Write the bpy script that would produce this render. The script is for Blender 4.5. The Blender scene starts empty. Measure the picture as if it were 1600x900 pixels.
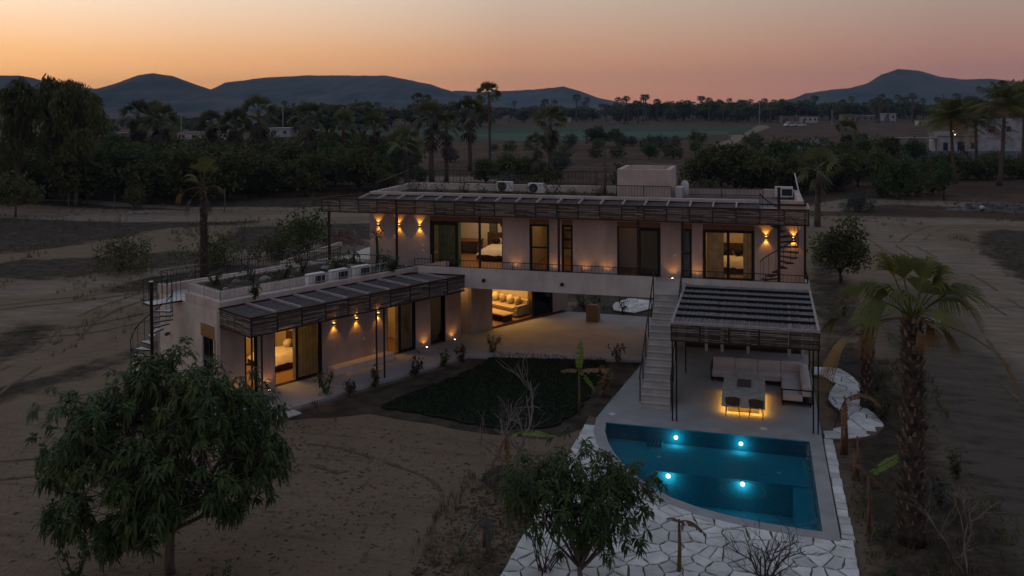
import bpy, math, random
from mathutils import Vector, Matrix
PI = math.pi
R = math.radians
rnd = random.Random(7)
scene = bpy.context.scene
col = scene.collection

# ------------------------------------------------------------------ camera, sky, exposure
YAW, PITCH, ROLL, FPX = .2775, .0197, -.0067, 1366.32
CAM = Vector((4.40, -32.86, 11.485))
r_ = Vector((math.cos(YAW), math.sin(YAW), 0))
f0 = Vector((-math.sin(YAW), math.cos(YAW), 0))
F_ = f0 * math.cos(PITCH) - Vector((0, 0, 1)) * math.sin(PITCH)
U_ = Vector((0, 0, 1)) * math.cos(PITCH) + f0 * math.sin(PITCH)
xr = r_ * math.cos(ROLL) + U_ * math.sin(ROLL)
yr = -r_ * math.sin(ROLL) + U_ * math.cos(ROLL)
cd = bpy.data.cameras.new('camera')
cam = bpy.data.objects.new('camera', cd)
col.objects.link(cam)
cam.matrix_world = Matrix((
    (xr.x, yr.x, -F_.x, CAM.x), (xr.y, yr.y, -F_.y, CAM.y), (xr.z, yr.z, -F_.z, CAM.z), (0, 0, 0, 1)))
cd.sensor_width = 36
cd.lens = FPX / 1600 * 36
cd.shift_y = -(450 - 190.36) / 1600
cd.clip_start = .1
cd.clip_end = 30000
scene.camera = cam
vs = scene.view_settings
vs.view_transform = 'Standard'
vs.look = 'None'
vs.exposure = 0
vs.gamma = 1
vs.use_curve_mapping = False
cy = scene.cycles
try:
    cy.use_denoising = True
    cy.denoiser = 'OPENIMAGEDENOISE'
except Exception:
    pass
cy.max_bounces = 7
cy.diffuse_bounces = 3
cy.transparent_max_bounces = 16
cy.volume_bounces = 0
cy.sample_clamp_indirect = 4
cy.caustics_reflective = False
cy.caustics_refractive = False


def lnk(nt, a, b):
    nt.links.new(a, b)


def ramp_set(rn, stops):
    e = rn.color_ramp.elements
    while len(e) > 1:
        e.remove(e[-1])
    e[0].position = stops[0][0]
    e[0].color = (*stops[0][1], 1)
    for p, c in stops[1:]:
        x = e.new(p)
        x.color = (*c, 1)


def g1(v):
    return (v, v, v)


def build_world():
    w = bpy.data.worlds.new('World')
    scene.world = w
    w.use_nodes = True
    nt = w.node_tree
    nt.nodes.clear()
    N = nt.nodes.new
    out = N('ShaderNodeOutputWorld')
    bg = N('ShaderNodeBackground')
    tc = N('ShaderNodeTexCoord')
    sep = N('ShaderNodeSeparateXYZ')
    lnk(nt, tc.outputs['Generated'], sep.inputs[0])
    # cosine of the azimuth from the place where the sun went down (left of the frame)
    az = YAW + R(40)
    sd = (-math.sin(az), math.cos(az), 0)
    flat = N('ShaderNodeVectorMath'); flat.operation = 'MULTIPLY'
    flat.inputs[1].default_value = (1, 1, 0)
    lnk(nt, tc.outputs['Generated'], flat.inputs[0])
    nrm = N('ShaderNodeVectorMath'); nrm.operation = 'NORMALIZE'
    lnk(nt, flat.outputs[0], nrm.inputs[0])
    dot = N('ShaderNodeVectorMath'); dot.operation = 'DOT_PRODUCT'
    dot.inputs[1].default_value = sd
    lnk(nt, nrm.outputs[0], dot.inputs[0])
    mp = N('ShaderNodeMapRange')
    mp.inputs[1].default_value = -1
    mp.inputs[2].default_value = 1
    lnk(nt, dot.outputs['Value'], mp.inputs[0])
    fac = N('ShaderNodeValToRGB')
    ramp_set(fac, [(.62, g1(0)), (.70, g1(.02)), (.883, g1(.31)), (.97, g1(.78)), (.9925, g1(1))])
    lnk(nt, mp.outputs[0], fac.inputs[0])
    dim = N('ShaderNodeValToRGB')
    ramp_set(dim, [(0, (.62, .62, .72)), (.35, (.75, .74, .8)), (.67, g1(1))])
    lnk(nt, mp.outputs[0], dim.inputs[0])
    # slightly uneven bands of air near the horizon
    nz = N('ShaderNodeTexNoise'); nz.inputs['Scale'].default_value = 2.2; nz.inputs['Detail'].default_value = 3
    st = N('ShaderNodeVectorMath'); st.operation = 'MULTIPLY'; st.inputs[1].default_value = (1, 1, 14)
    lnk(nt, tc.outputs['Generated'], st.inputs[0]); lnk(nt, st.outputs[0], nz.inputs['Vector'])
    nm = N('ShaderNodeMath'); nm.operation = 'MULTIPLY_ADD'; nm.inputs[1].default_value = .02; nm.inputs[2].default_value = -.01
    lnk(nt, nz.outputs[0], nm.inputs[0])
    za = N('ShaderNodeMath'); za.operation = 'ADD'
    lnk(nt, sep.outputs[2], za.inputs[0]); lnk(nt, nm.outputs[0], za.inputs[1])
    glow = N('ShaderNodeValToRGB')
    ramp_set(glow, [(0, (1.4, .58, .15)), (.03, (1.38, .64, .19)), (.06, (1.3, .69, .29)), (.115, (1.2, .91, .66)), (.2, (.80, .70, .60)),
                    (.32, (.45, .46, .48)), (.55, (.27, .31, .38)), (1, (.205, .25, .325))])
    base = N('ShaderNodeValToRGB')
    ramp_set(base, [(0, (.47, .195, .155)), (.05, (.46, .22, .165)), (.115, (.41, .315, .26)), (.22, (.34, .31, .32)),
                    (.5, (.26, .29, .35)), (1, (.205, .25, .325))])
    lnk(nt, za.outputs[0], glow.inputs[0]); lnk(nt, za.outputs[0], base.inputs[0])
    bm = N('ShaderNodeMix'); bm.data_type = 'RGBA'; bm.blend_type = 'MULTIPLY'; bm.inputs[0].default_value = 1
    lnk(nt, base.outputs[0], bm.inputs[6]); lnk(nt, dim.outputs[0], bm.inputs[7])
    mx = N('ShaderNodeMix'); mx.data_type = 'RGBA'
    lnk(nt, fac.outputs[0], mx.inputs[0]); lnk(nt, bm.outputs[2], mx.inputs[6]); lnk(nt, glow.outputs[0], mx.inputs[7])
    lnk(nt, mx.outputs[2], bg.inputs[0])
    bg.inputs[1].default_value = SKY
    lnk(nt, bg.outputs[0], out.inputs[0])


SKY = 1.0
build_world()

# ------------------------------------------------------------------ materials
M = {}


def mat(name, c, rough=.8, var=0., scale=6., bump=0., bscale=30., stretch=None, c2=None, metal=0., spec=.3, objvar=0., detail=6., thr=(.35, .65), streak=0.):
    """principled material: base colour varied by noise, fine relief by bump"""
    m = bpy.data.materials.new(name)
    m.use_nodes = True
    nt = m.node_tree
    N = nt.nodes.new
    b = nt.nodes['Principled BSDF']
    b.inputs['Roughness'].default_value = rough
    b.inputs['Metallic'].default_value = metal
    b.inputs['Specular IOR Level'].default_value = spec
    tc = N('ShaderNodeTexCoord')
    vec = tc.outputs['Object']
    if stretch:
        mp = N('ShaderNodeMapping'); mp.inputs['Scale'].default_value = stretch
        lnk(nt, vec, mp.inputs[0]); vec = mp.outputs[0]
    c2 = c2 or tuple(x * (1 - var) for x in c)
    c1 = c if c2 != c else c
    nz = N('ShaderNodeTexNoise'); nz.inputs['Scale'].default_value = scale; nz.inputs['Detail'].default_value = detail
    lnk(nt, vec, nz.inputs['Vector'])
    rp = N('ShaderNodeValToRGB'); ramp_set(rp, [(thr[0], c1), (thr[1], c2)])
    lnk(nt, nz.outputs[0], rp.inputs[0])
    out = rp.outputs[0]
    if streak:                      # rain marks and dust running down the face
        s2 = N('ShaderNodeMapping'); s2.inputs['Scale'].default_value = (1.7, 1.7, .30); lnk(nt, tc.outputs['Object'], s2.inputs[0])
        n3 = N('ShaderNodeTexNoise'); n3.inputs['Scale'].default_value = 1.6; n3.inputs['Detail'].default_value = 8; n3.inputs['Roughness'].default_value = .7; lnk(nt, s2.outputs[0], n3.inputs['Vector'])
        r3 = N('ShaderNodeValToRGB'); ramp_set(r3, [(.34, g1(1 - streak)), (.52, g1(1)), (.7, g1(1.0))]); lnk(nt, n3.outputs[0], r3.inputs[0])
        m3 = N('ShaderNodeMix'); m3.data_type = 'RGBA'; m3.blend_type = 'MULTIPLY'; m3.inputs[0].default_value = 1
        lnk(nt, out, m3.inputs[6]); lnk(nt, r3.outputs[0], m3.inputs[7]); out = m3.outputs[2]
    if objvar:
        oi = N('ShaderNodeObjectInfo')
        hs = N('ShaderNodeHueSaturation')
        ma = N('ShaderNodeMath'); ma.operation = 'MULTIPLY_ADD'; ma.inputs[1].default_value = 2 * objvar; ma.inputs[2].default_value = 1 - objvar
        lnk(nt, oi.outputs['Random'], ma.inputs[0]); lnk(nt, ma.outputs[0], hs.inputs['Value'])
        lnk(nt, out, hs.inputs['Color']); out = hs.outputs[0]
    lnk(nt, out, b.inputs['Base Color'])
    if bump:
        n2 = N('ShaderNodeTexNoise'); n2.inputs['Scale'].default_value = bscale; n2.inputs['Detail'].default_value = 5
        lnk(nt, vec, n2.inputs['Vector'])
        bp = N('ShaderNodeBump'); bp.inputs['Strength'].default_value = bump; bp.inputs['Distance'].default_value = .05
        lnk(nt, n2.outputs[0], bp.inputs['Height']); lnk(nt, bp.outputs[0], b.inputs['Normal'])
    M[name] = m
    return m


def groundmat():
    m = bpy.data.materials.new('ground_soil'); m.use_nodes = True
    nt = m.node_tree; N = nt.nodes.new; b = nt.nodes['Principled BSDF']
    b.inputs['Roughness'].default_value = .95; b.inputs['Specular IOR Level'].default_value = .15
    tc = N('ShaderNodeTexCoord')

    def noise(sc, det=8, stretch=None, rough=.6):
        n = N('ShaderNodeTexNoise'); n.inputs['Scale'].default_value = sc; n.inputs['Detail'].default_value = det; n.inputs['Roughness'].default_value = rough
        if stretch:
            mp = N('ShaderNodeMapping'); mp.inputs['Scale'].default_value = stretch[:3]; mp.inputs['Rotation'].default_value = (0, 0, stretch[3])
            lnk(nt, tc.outputs['Object'], mp.inputs[0]); lnk(nt, mp.outputs[0], n.inputs['Vector'])
        else:
            lnk(nt, tc.outputs['Object'], n.inputs['Vector'])
        return n.outputs[0]

    def ramp(src, stops):
        r = N('ShaderNodeValToRGB'); ramp_set(r, stops); lnk(nt, src, r.inputs[0]); return r.outputs[0]

    def mix(f, a, c):
        x = N('ShaderNodeMix'); x.data_type = 'RGBA'; lnk(nt, f, x.inputs[0]); lnk(nt, a, x.inputs[6]); lnk(nt, c, x.inputs[7]); return x.outputs[2]

    def mask(attr, sc, amt, lo, hi):
        a = N('ShaderNodeAttribute'); a.attribute_name = attr
        q = N('ShaderNodeMath'); q.operation = 'MULTIPLY_ADD'; q.inputs[1].default_value = amt; lnk(nt, noise(sc, 10, None, .68), q.inputs[0]); lnk(nt, a.outputs['Fac'], q.inputs[2])
        s = N('ShaderNodeMapRange'); s.inputs[1].default_value = lo; s.inputs[2].default_value = hi; lnk(nt, q.outputs[0], s.inputs[0]); return s.outputs[0]
    sand = ramp(noise(.55, 10), [(.3, (.34, .245, .155)), (.5, (.275, .195, .122)), (.7, (.175, .122, .076))])
    fleck = ramp(noise(7, 4), [(.3, (.11, .08, .055)), (.42, (.245, .175, .112)), (.6, (.275, .20, .128)), (.72, (.37, .28, .185))])
    f = N('ShaderNodeMix'); f.data_type = 'RGBA'; f.inputs[0].default_value = .5; lnk(nt, sand, f.inputs[6]); lnk(nt, fleck, f.inputs[7])
    drag = ramp(noise(1.1, 6, (.25, 2.2, 1, -.9)), [(.36, (.09, .068, .048)), (.46, (.215, .158, .11))])
    d2 = N('ShaderNodeMix'); d2.data_type = 'RGBA'; d2.inputs[0].default_value = .4; lnk(nt, f.outputs[2], d2.inputs[6]); lnk(nt, drag, d2.inputs[7])
    scrub = ramp(noise(1.6, 12, None, .7), [(.30, (.022, .021, .014)), (.46, (.055, .043, .030)), (.6, (.09, .066, .046)), (.75, (.14, .105, .078))])
    track = ramp(noise(.8, 9, (.5, 2, 1, .1)), [(.35, (.33, .26, .19)), (.65, (.21, .162, .118))])
    brown = ramp(noise(.09, 14, None, .7), [(.3, (.028, .026, .017)), (.45, (.075, .047, .031)), (.6, (.135, .075, .047)), (.72, (.115, .085, .05))])
    grey = ramp(noise(.9, 10, (.6, 1.6, 1, .5), .65), [(.3, (.055, .048, .040)), (.48, (.125, .103, .076)), (.62, (.145, .118, .086)), (.74, (.19, .158, .118))])  # greyer soil, with darkness toward the right frame edge put into its colour
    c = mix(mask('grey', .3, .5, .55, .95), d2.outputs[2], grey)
    c = mix(mask('pale', .5, .5, .62, 1.0), c, track)
    c = mix(mask('scrub', .7, 1.0, .86, 1.12), c, scrub)
    c = mix(mask('field', .06, .6, .55, .9), c, brown)
    c = mix(mask('path', .6, .45, .55, .85), c, track)
    lnk(nt, c, b.inputs['Base Color'])
    bp = N('ShaderNodeBump'); bp.inputs['Strength'].default_value = 1; bp.inputs['Distance'].default_value = .22
    h = N('ShaderNodeMath'); h.operation = 'MULTIPLY_ADD'; h.inputs[1].default_value = .45; lnk(nt, noise(6.5, 6), h.inputs[0]); lnk(nt, noise(1.5, 8), h.inputs[2])
    lnk(nt, h.outputs[0], bp.inputs['Height']); lnk(nt, bp.outputs[0], b.inputs['Normal'])
    M['ground_soil'] = m


groundmat()


def leafmat(name, c, c2, trans=.35, objvar=.25, scale=1.2):
    m = bpy.data.materials.new(name); m.use_nodes = True
    nt = m.node_tree; N = nt.nodes.new
    b = nt.nodes['Principled BSDF']; b.inputs['Roughness'].default_value = .55; b.inputs['Specular IOR Level'].default_value = .25
    tc = N('ShaderNodeTexCoord')
    nz = N('ShaderNodeTexNoise'); nz.inputs['Scale'].default_value = scale; nz.inputs['Detail'].default_value = 5
    lnk(nt, tc.outputs['Object'], nz.inputs['Vector'])
    rp = N('ShaderNodeValToRGB'); ramp_set(rp, [(.32, c), (.68, c2)]); lnk(nt, nz.outputs[0], rp.inputs[0])
    oi = N('ShaderNodeObjectInfo'); hs = N('ShaderNodeHueSaturation')
    ma = N('ShaderNodeMath'); ma.operation = 'MULTIPLY_ADD'; ma.inputs[1].default_value = 2 * objvar; ma.inputs[2].default_value = 1 - objvar
    lnk(nt, oi.outputs['Random'], ma.inputs[0]); lnk(nt, ma.outputs[0], hs.inputs['Value']); lnk(nt, rp.outputs[0], hs.inputs['Color'])
    lnk(nt, hs.outputs[0], b.inputs['Base Color'])
    t = N('ShaderNodeBsdfTranslucent'); lnk(nt, hs.outputs[0], t.inputs[0])
    mx = N('ShaderNodeMixShader'); mx.inputs[0].default_value = trans
    lnk(nt, b.outputs[0], mx.inputs[1]); lnk(nt, t.outputs[0], mx.inputs[2]); lnk(nt, mx.outputs[0], nt.nodes['Material Output'].inputs[0])
    M[name] = m


def glassmat(name, tint, refl=1.0, bump=0., ior=1.45):
    m = bpy.data.materials.new(name); m.use_nodes = True
    nt = m.node_tree; nt.nodes.clear(); N = nt.nodes.new
    o = N('ShaderNodeOutputMaterial'); t = N('ShaderNodeBsdfTransparent'); t.inputs[0].default_value = (*tint, 1)
    g = N('ShaderNodeBsdfGlossy'); g.inputs['Roughness'].default_value = .02
    g.inputs[0].default_value = (refl, refl, refl, 1)
    fr = N('ShaderNodeFresnel'); fr.inputs[0].default_value = ior
    mx = N('ShaderNodeMixShader')
    lnk(nt, fr.outputs[0], mx.inputs[0]); lnk(nt, t.outputs[0], mx.inputs[1]); lnk(nt, g.outputs[0], mx.inputs[2]); lnk(nt, mx.outputs[0], o.inputs[0])
    if bump:
        tc = N('ShaderNodeTexCoord'); nz = N('ShaderNodeTexNoise'); nz.inputs['Scale'].default_value = 5; nz.inputs['Detail'].default_value = 4
        lnk(nt, tc.outputs['Object'], nz.inputs['Vector'])
        bp = N('ShaderNodeBump'); bp.inputs['Strength'].default_value = bump; bp.inputs['Distance'].default_value = .03
        lnk(nt, nz.outputs[0], bp.inputs['Height']); lnk(nt, bp.outputs[0], g.inputs['Normal']); lnk(nt, bp.outputs[0], fr.inputs['Normal'])
    M[name] = m


def emimat(name, c, s):
    m = bpy.data.materials.new(name); m.use_nodes = True
    nt = m.node_tree; nt.nodes.clear()
    o = nt.nodes.new('ShaderNodeOutputMaterial'); e = nt.nodes.new('ShaderNodeEmission')
    e.inputs[0].default_value = (*c, 1); e.inputs[1].default_value = s
    lnk(nt, e.outputs[0], o.inputs[0]); M[name] = m


mat('stucco', (.58, .48, .425), .9, .38, 1.1, .3, 30, stretch=(1, 1, .45), thr=(.25, .8), detail=9, streak=.13)
mat('stucco_glow_lit', (.80, .71, .62), .9, .25, 1.1, .25, 35, streak=.13)  # end wall plaster: glow of the left sky put into a paler colour
mat('parapet_plaster', (.68, .57, .50), .9, .25, 1.5, .25, 35, streak=.12)
mat('slab_plaster', (.74, .67, .60), .88, .22, .9, .15, 35, streak=.12)
mat('deck_cement', (.42, .415, .41), .75, .18, .7, .12, 30)
mat('stair_cement', (.60, .56, .51), .8, .25, 2.2, .2, 40)
mat('tread_edge', (.42, .39, .355), .85, .2, 4)
mat('coping_stone', (.44, .42, .41), .75, .2, 1.5, .15, 40)
mat('flagstone', (.84, .83, .79), .8, .3, 1.9, .6, 14, objvar=.2, c2=(.60, .565, .52), thr=(.40, .72))
mat('mortar', (.19, .145, .118), .95, .3, 5, .4, 40)
mat('sand', (.27, .225, .185), .95, .35, .45, .6, 6, c2=(.19, .155, .125), detail=9)
mat('track_sand', (.31, .27, .23), .95, .3, .6, .5, 5, stretch=None)
mat('scrub_soil', (.135, .10, .075), .95, .5, .35, .6, 5, c2=(.055, .05, .036), detail=10)
mat('red_scrub', (.13, .085, .06), .95, .5, .05, .5, 1.2, c2=(.05, .048, .032), detail=12)
mat('bed_soil', (.10, .07, .048), .95, .5, 1.4, .8, 9, c2=(.036, .027, .019))
mat('red_soil', (.16, .085, .06), .95, .4, 1.6, .6, 6)
mat('lawn_soil', (.016, .024, .010), .95, .4, 2)
mat('crop_green', (.022, .062, .026), .95, .3, .02, stretch=(1, 6, 1))
mat('crop_teal', (.042, .11, .066), .95, .3, .02, stretch=(1, 6, 1))
mat('hill_scrub', (.03, .04, .03), .95, .5, .009, c2=(.10, .08, .062), detail=12, bump=.6, bscale=.05)
mat('black_steel', (.022, .02, .021), .5, .3, 8, metal=.3)
mat('brown_steel', (.06, .035, .028), .6, .4, 9, metal=.2)
mat('grey_steel', (.46, .41, .37), .6, .3, 6)
mat('frame_black', (.014, .014, .015), .45, .2, 9)
mat('woven_stick', (.33, .275, .23), .9, .5, 4, .5, 30, stretch=(.6, 1, 22), c2=(.10, .078, .062), objvar=.2)
mat('stick_dark', (.10, .08, .066), .9, .4, 4, .4, 30)
mat('stick_pale', (.40, .345, .30), .9, .35, 4, .4, 30)
mat('reed_mat', (.46, .43, .41), .9, .6, 6, .6, 25, stretch=(14, 1.5, 1), c2=(.17, .155, .15), objvar=.15)
mat('reed_mat_dark', (.25, .225, .225), .9, .6, 6, .6, 25, stretch=(14, 1.5, 1), c2=(.09, .08, .082), objvar=.15)
mat('lintel_wood', (.30, .16, .085), .75, .4, 3, stretch=(1, 6, 9))
mat('osb_board', (.42, .24, .10), .8, .4, 14)
mat('wood_floor', (.42, .24, .12), .45, .35, 3, stretch=(1, 7, 1))
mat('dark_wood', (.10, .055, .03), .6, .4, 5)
mat('interior_wall', (.62, .55, .46), .9, .06, 2)
mat('interior_white', (.72, .68, .62), .9, .06, 2)
mat('white_linen', (.75, .71, .66), .9, .15, 3, .5, 9)
mat('beige_linen', (.55, .47, .36), .9, .15, 3, .4, 9)
mat('dark_cushion', (.05, .035, .03), .9, .3, 6)
mat('outdoor_cushion', (.70, .62, .58), .9, .12, 3, .35, 14)
leafmat('curtain_fabric', (.55, .50, .40), (.36, .33, .25), .26, 0, 3)
leafmat('curtain_green', (.22, .30, .23), (.15, .21, .16), .45, 0, 3)
mat('curtain_blue', (.5, .56, .6), .9, .25, 9, stretch=(9, 9, .4))
mat('concrete_table', (.62, .61, .55), .75, .25, 3, .25, 30)
mat('table_dark', (.17, .14, .125), .7, .3, 6)
mat('chair_weave', (.12, .075, .045), .8, .4, 20)
mat('ac_white', (.74, .73, .72), .5, .08, 5)
mat('ac_grille', (.03, .045, .055), .5, .2, 20)
mat('pool_tile', (.010, .34, .44), .95, .25, 9, spec=.05)
mat('pool_tile_pale', (.03, .41, .50), .95, .2, 9, spec=.05)
mat('bark_grey', (.19, .16, .135), .95, .5, 6, .8, 20, stretch=(1, 1, .3))
mat('bark_dark', (.07, .055, .045), .95, .5, 6, .8, 20, stretch=(1, 1, .3))
mat('palm_bark', (.10, .075, .055), .95, .6, 6, .8, 14, c2=(.03, .023, .018))
mat('palm_boot', (.34, .25, .18), .9, .6, 4, objvar=.2, c2=(.05, .036, .026))
mat('palm_trunk_pale', (.17, .125, .10), .95, .5, 3, .6, 10, stretch=(1, 1, 4))
mat('twig', (.085, .065, .06), .95, .3, 4)
mat('twig_pale', (.30, .25, .22), .95, .4, 4)
mat('rock', (.34, .33, .315), .9, .35, 3, .6, 10)
mat('leaf_litter', (.16, .10, .06), .95, .5, .5, c2=(.05, .035, .022))
mat('debris_grey', (.20, .19, .18), .9, .5, 2)
mat('white_paint', (.50, .52, .54), .7, .3, .8)
mat('far_white', (.62, .60, .57), .8, .2, .6)
mat('far_roof', (.25, .23, .21), .8, .3, .5)
mat('far_tan', (.27, .22, .165), .8, .3, .5)
mat('window_dark', (.02, .022, .026), .25, 0, 3, spec=.5)
mat('netting_blue', (.19, .25, .30), .9, .5, 2, .5, 8, c2=(.08, .11, .14))
mat('tarp_blue', (.10, .30, .52), .6, .3, 4)
mat('car_white', (.70, .70, .70), .3, .05, 2, spec=.5)
mat('rut_soil', (.17, .125, .082), .95, .5, 5, .6, 14, c2=(.095, .07, .048))
mat('tyre', (.02, .02, .02), .9)
mat('picture_art', (.16, .045, .03), .8, .6, 5, c2=(.03, .03, .035))
mat('picture_mount', (.62, .52, .38), .8, .1, 3)
mat('brass', (.35, .20, .08), .4, .2, 5, metal=.7)
mat('terracotta', (.30, .19, .12), .85, .3, 4, .3, 12)
mat('grass_dry', (.20, .16, .10), .95, .4, 1, c2=(.09, .075, .05))
leafmat('leaf_mango', (.045, .085, .027), (.105, .145, .04), .25, .15)
leafmat('leaf_rust', (.10, .045, .035), (.06, .05, .03), .25, .2)
leafmat('leaf_dark', (.065, .072, .024), (.13, .135, .042), .25, .35, .5)
leafmat('leaf_bright', (.06, .10, .03), (.10, .14, .045), .3, .25, .6)
leafmat('leaf_grey', (.075, .085, .07), (.12, .125, .105), .25, .2, .6)
leafmat('leaf_bluegrey', (.14, .165, .18), (.22, .24, .25), .25, .1, .6)
leafmat('palm_green', (.10, .115, .028), (.20, .205, .05), .3, .2, .8)
leafmat('palm_dark', (.07, .08, .032), (.135, .14, .055), .25, .3, .8)
leafmat('palm_dry', (.30, .19, .07), (.19, .115, .045), .3, .2, .8)
leafmat('palm_skirt', (.11, .085, .058), (.055, .042, .03), .2, .25, .8)
leafmat('banana_leaf', (.20, .27, .05), (.12, .20, .035), .35, .15, 2)
leafmat('banana_dry', (.30, .17, .08), (.16, .09, .05), .2, .2, 2)
leafmat('grass_blade', (.014, .030, .008), (.030, .052, .014), .3, 0, .4)
glassmat('glass_clear', (.93, .94, .93), .8)
glassmat('glass_dim', (.70, .74, .72), .9)
glassmat('water', (.50, .86, .93), .75, .5, 1.33)
emimat('lamp_glow', (1, .5, .14), 4)
emimat('lamp_white', (1, .72, .5), 10)
emimat('pool_glow', (1.0, .52, .58), 34)
emimat('led_strip', (1, .48, .06), 3.5)
emimat('bulb_small', (1, .6, .22), 5)

# ------------------------------------------------------------------ mesh helpers
A0 = Vector((-15.82, -3.48, 0))
TH = R(62.3)
TV = Vector((math.cos(TH), math.sin(TH), 0))
NV = Vector((math.sin(TH), -math.cos(TH), 0))


def LW(t, n, z):            # frame of the low wing: along its front wall, out from it, up
    return A0 + TV * t + NV * n + Vector((0, 0, z))


def WX(x, y, z):
    return Vector((x, y, z))


class MB:
    def __init__(s):
        s.v = []; s.f = []; s.mi = []

    def add(s, vs_, fs_, m=0):
        b = len(s.v)
        s.v.extend(tuple(p) for p in vs_)
        for f in fs_:
            s.f.append(tuple(i + b for i in f)); s.mi.append(m)

    def box(s, a0, a1, b0, b1, c0, c1, fr=WX, m=0):
        P = [fr(a0, b0, c0), fr(a1, b0, c0), fr(a1, b1, c0), fr(a0, b1, c0), fr(a0, b0, c1), fr(a1, b0, c1), fr(a1, b1, c1), fr(a0, b1, c1)]
        fs = [(3, 2, 1, 0), (4, 5, 6, 7), (0, 1, 5, 4), (1, 2, 6, 5), (2, 3, 7, 6), (3, 0, 4, 7)]
        if (P[1] - P[0]).cross(P[3] - P[0]).dot(P[4] - P[0]) < 0:
            fs = [tuple(reversed(f)) for f in fs]
        s.add(P, fs, m); return s

    def beam(s, p, q, w, h, m=0):
        p, q = Vector(p), Vector(q); d = (q - p).normalized()
        up = Vector((0, 0, 1)) if abs(d.z) < .95 else Vector((0, 1, 0))
        sd = d.cross(up).normalized() * w / 2; u = sd.normalized().cross(d) * h / 2
        P = [p - sd - u, p + sd - u, p + sd + u, p - sd + u, q - sd - u, q + sd - u, q + sd + u, q - sd + u]
        s.add(P, [(3, 2, 1, 0), (4, 5, 6, 7), (0, 1, 5, 4), (1, 2, 6, 5), (2, 3, 7, 6), (3, 0, 4, 7)], m); return s

    def tube(s, pts, rad, seg=6, m=0, cap=True):
        pts = [Vector(p) for p in pts]
        rad = rad if isinstance(rad, (list, tuple)) else [rad] * len(pts)
        rings = []; ref = None
        for i, p in enumerate(pts):
            d = (pts[min(i + 1, len(pts) - 1)] - pts[max(i - 1, 0)])
            d = d.normalized() if d.length > 1e-9 else Vector((0, 0, 1))
            if ref is None:
                ref = d.orthogonal().normalized()
            ref = (ref - d * ref.dot(d))
            ref = ref.normalized() if ref.length > 1e-6 else d.orthogonal().normalized()
            b = d.cross(ref)
            rings.append([p + (ref * math.cos(2 * PI * k / seg) + b * math.sin(2 * PI * k / seg)) * rad[i] for k in range(seg)])
        V = [q for r in rings for q in r]
        Fc = [(i * seg + k, i * seg + (k + 1) % seg, (i + 1) * seg + (k + 1) % seg, (i + 1) * seg + k) for i in range(len(pts) - 1) for k in range(seg)]
        if cap:
            Fc += [tuple(range(seg - 1, -1, -1)), tuple((len(pts) - 1) * seg + k for k in range(seg))]
        s.add(V, Fc, m); return s

    def prism(s, poly, z0, z1, m=0, inset=0):
        n = len(poly)
        ar = sum(poly[i][0] * poly[(i + 1) % n][1] - poly[(i + 1) % n][0] * poly[i][1] for i in range(n))
        if ar < 0:
            poly = poly[::-1]
        V = [(x, y, z0) for x, y in poly]
        if inset:
            cx = sum(p[0] for p in poly) / n; cy_ = sum(p[1] for p in poly) / n
            V += [(x, y, z1 - inset) for x, y in poly]
            V += [(x + (cx - x) * min(.4, inset * 1.3 / max(.05, math.hypot(cx - x, cy_ - y))), y + (cy_ - y) * min(.4, inset * 1.3 / max(.05, math.hypot(cx - x, cy_ - y))), z1) for x, y in poly]
            L = 3
        else:
            V += [(x, y, z1) for x, y in poly]; L = 2
        Fc = [tuple(range(n - 1, -1, -1)), tuple((L - 1) * n + i for i in range(n))]
        for l in range(L - 1):
            Fc += [(l * n + i, l * n + (i + 1) % n, (l + 1) * n + (i + 1) % n, (l + 1) * n + i) for i in range(n)]
        s.add(V, Fc, m); return s

    def sheet(s, poly, z, m=0):
        n = len(poly)
        ar = sum(poly[i][0] * poly[(i + 1) % n][1] - poly[(i + 1) % n][0] * poly[i][1] for i in range(n))
        s.add([(x, y, z) for x, y in (poly if ar > 0 else poly[::-1])], [tuple(range(n))], m); return s

    def disc(s, c, r, z0, z1, seg=20, m=0):
        return s.prism([(c[0] + r * math.cos(2 * PI * k / seg), c[1] + r * math.sin(2 * PI * k / seg)) for k in range(seg)], z0, z1, m)

    def blob(s, c, r, seg=10, rings=6, jit=.0, rg=None, m=0):
        V = []; Fc = []
        for i in range(rings + 1):
            a = PI * i / rings
            for k in range(seg):
                b = 2 * PI * k / seg
                j = 1 + (rg.uniform(-jit, jit) if rg else 0)
                V.append((c[0] + r[0] * j * math.sin(a) * math.cos(b), c[1] + r[1] * j * math.sin(a) * math.sin(b), c[2] + r[2] * j * math.cos(a)))
        for i in range(rings):
            for k in range(seg):
                Fc.append((i * seg + k, (i + 1) * seg + k, (i + 1) * seg + (k + 1) % seg, i * seg + (k + 1) % seg))
        s.add(V, Fc, m); return s

    def mesh(s, name, mats, smooth=False, org=None):
        me = bpy.data.meshes.new(name)
        vv = s.v if org is None else [(p[0] - org[0], p[1] - org[1], p[2] - org[2]) for p in s.v]
        me.from_pydata(vv, [], s.f)
        for m_ in (mats if isinstance(mats, (list, tuple)) else [mats]):
            me.materials.append(M[m_])
        if any(s.mi):
            me.polygons.foreach_set('material_index', s.mi)
        if smooth:
            me.polygons.foreach_set('use_smooth', [True] * len(s.f))
        me.update()
        return me

    def build(s, name, mats, parent=None, smooth=False, **tags):
        org = None
        p = parent; off = Vector((0, 0, 0))
        while p is not None:
            off += p.location; p = p.parent
        o = bpy.data.objects.new(name, s.mesh(name, mats, smooth, off))
        col.objects.link(o)
        if parent is not None:
            o.parent = parent
        for k, v in tags.items():
            o[k] = v
        return o


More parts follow.
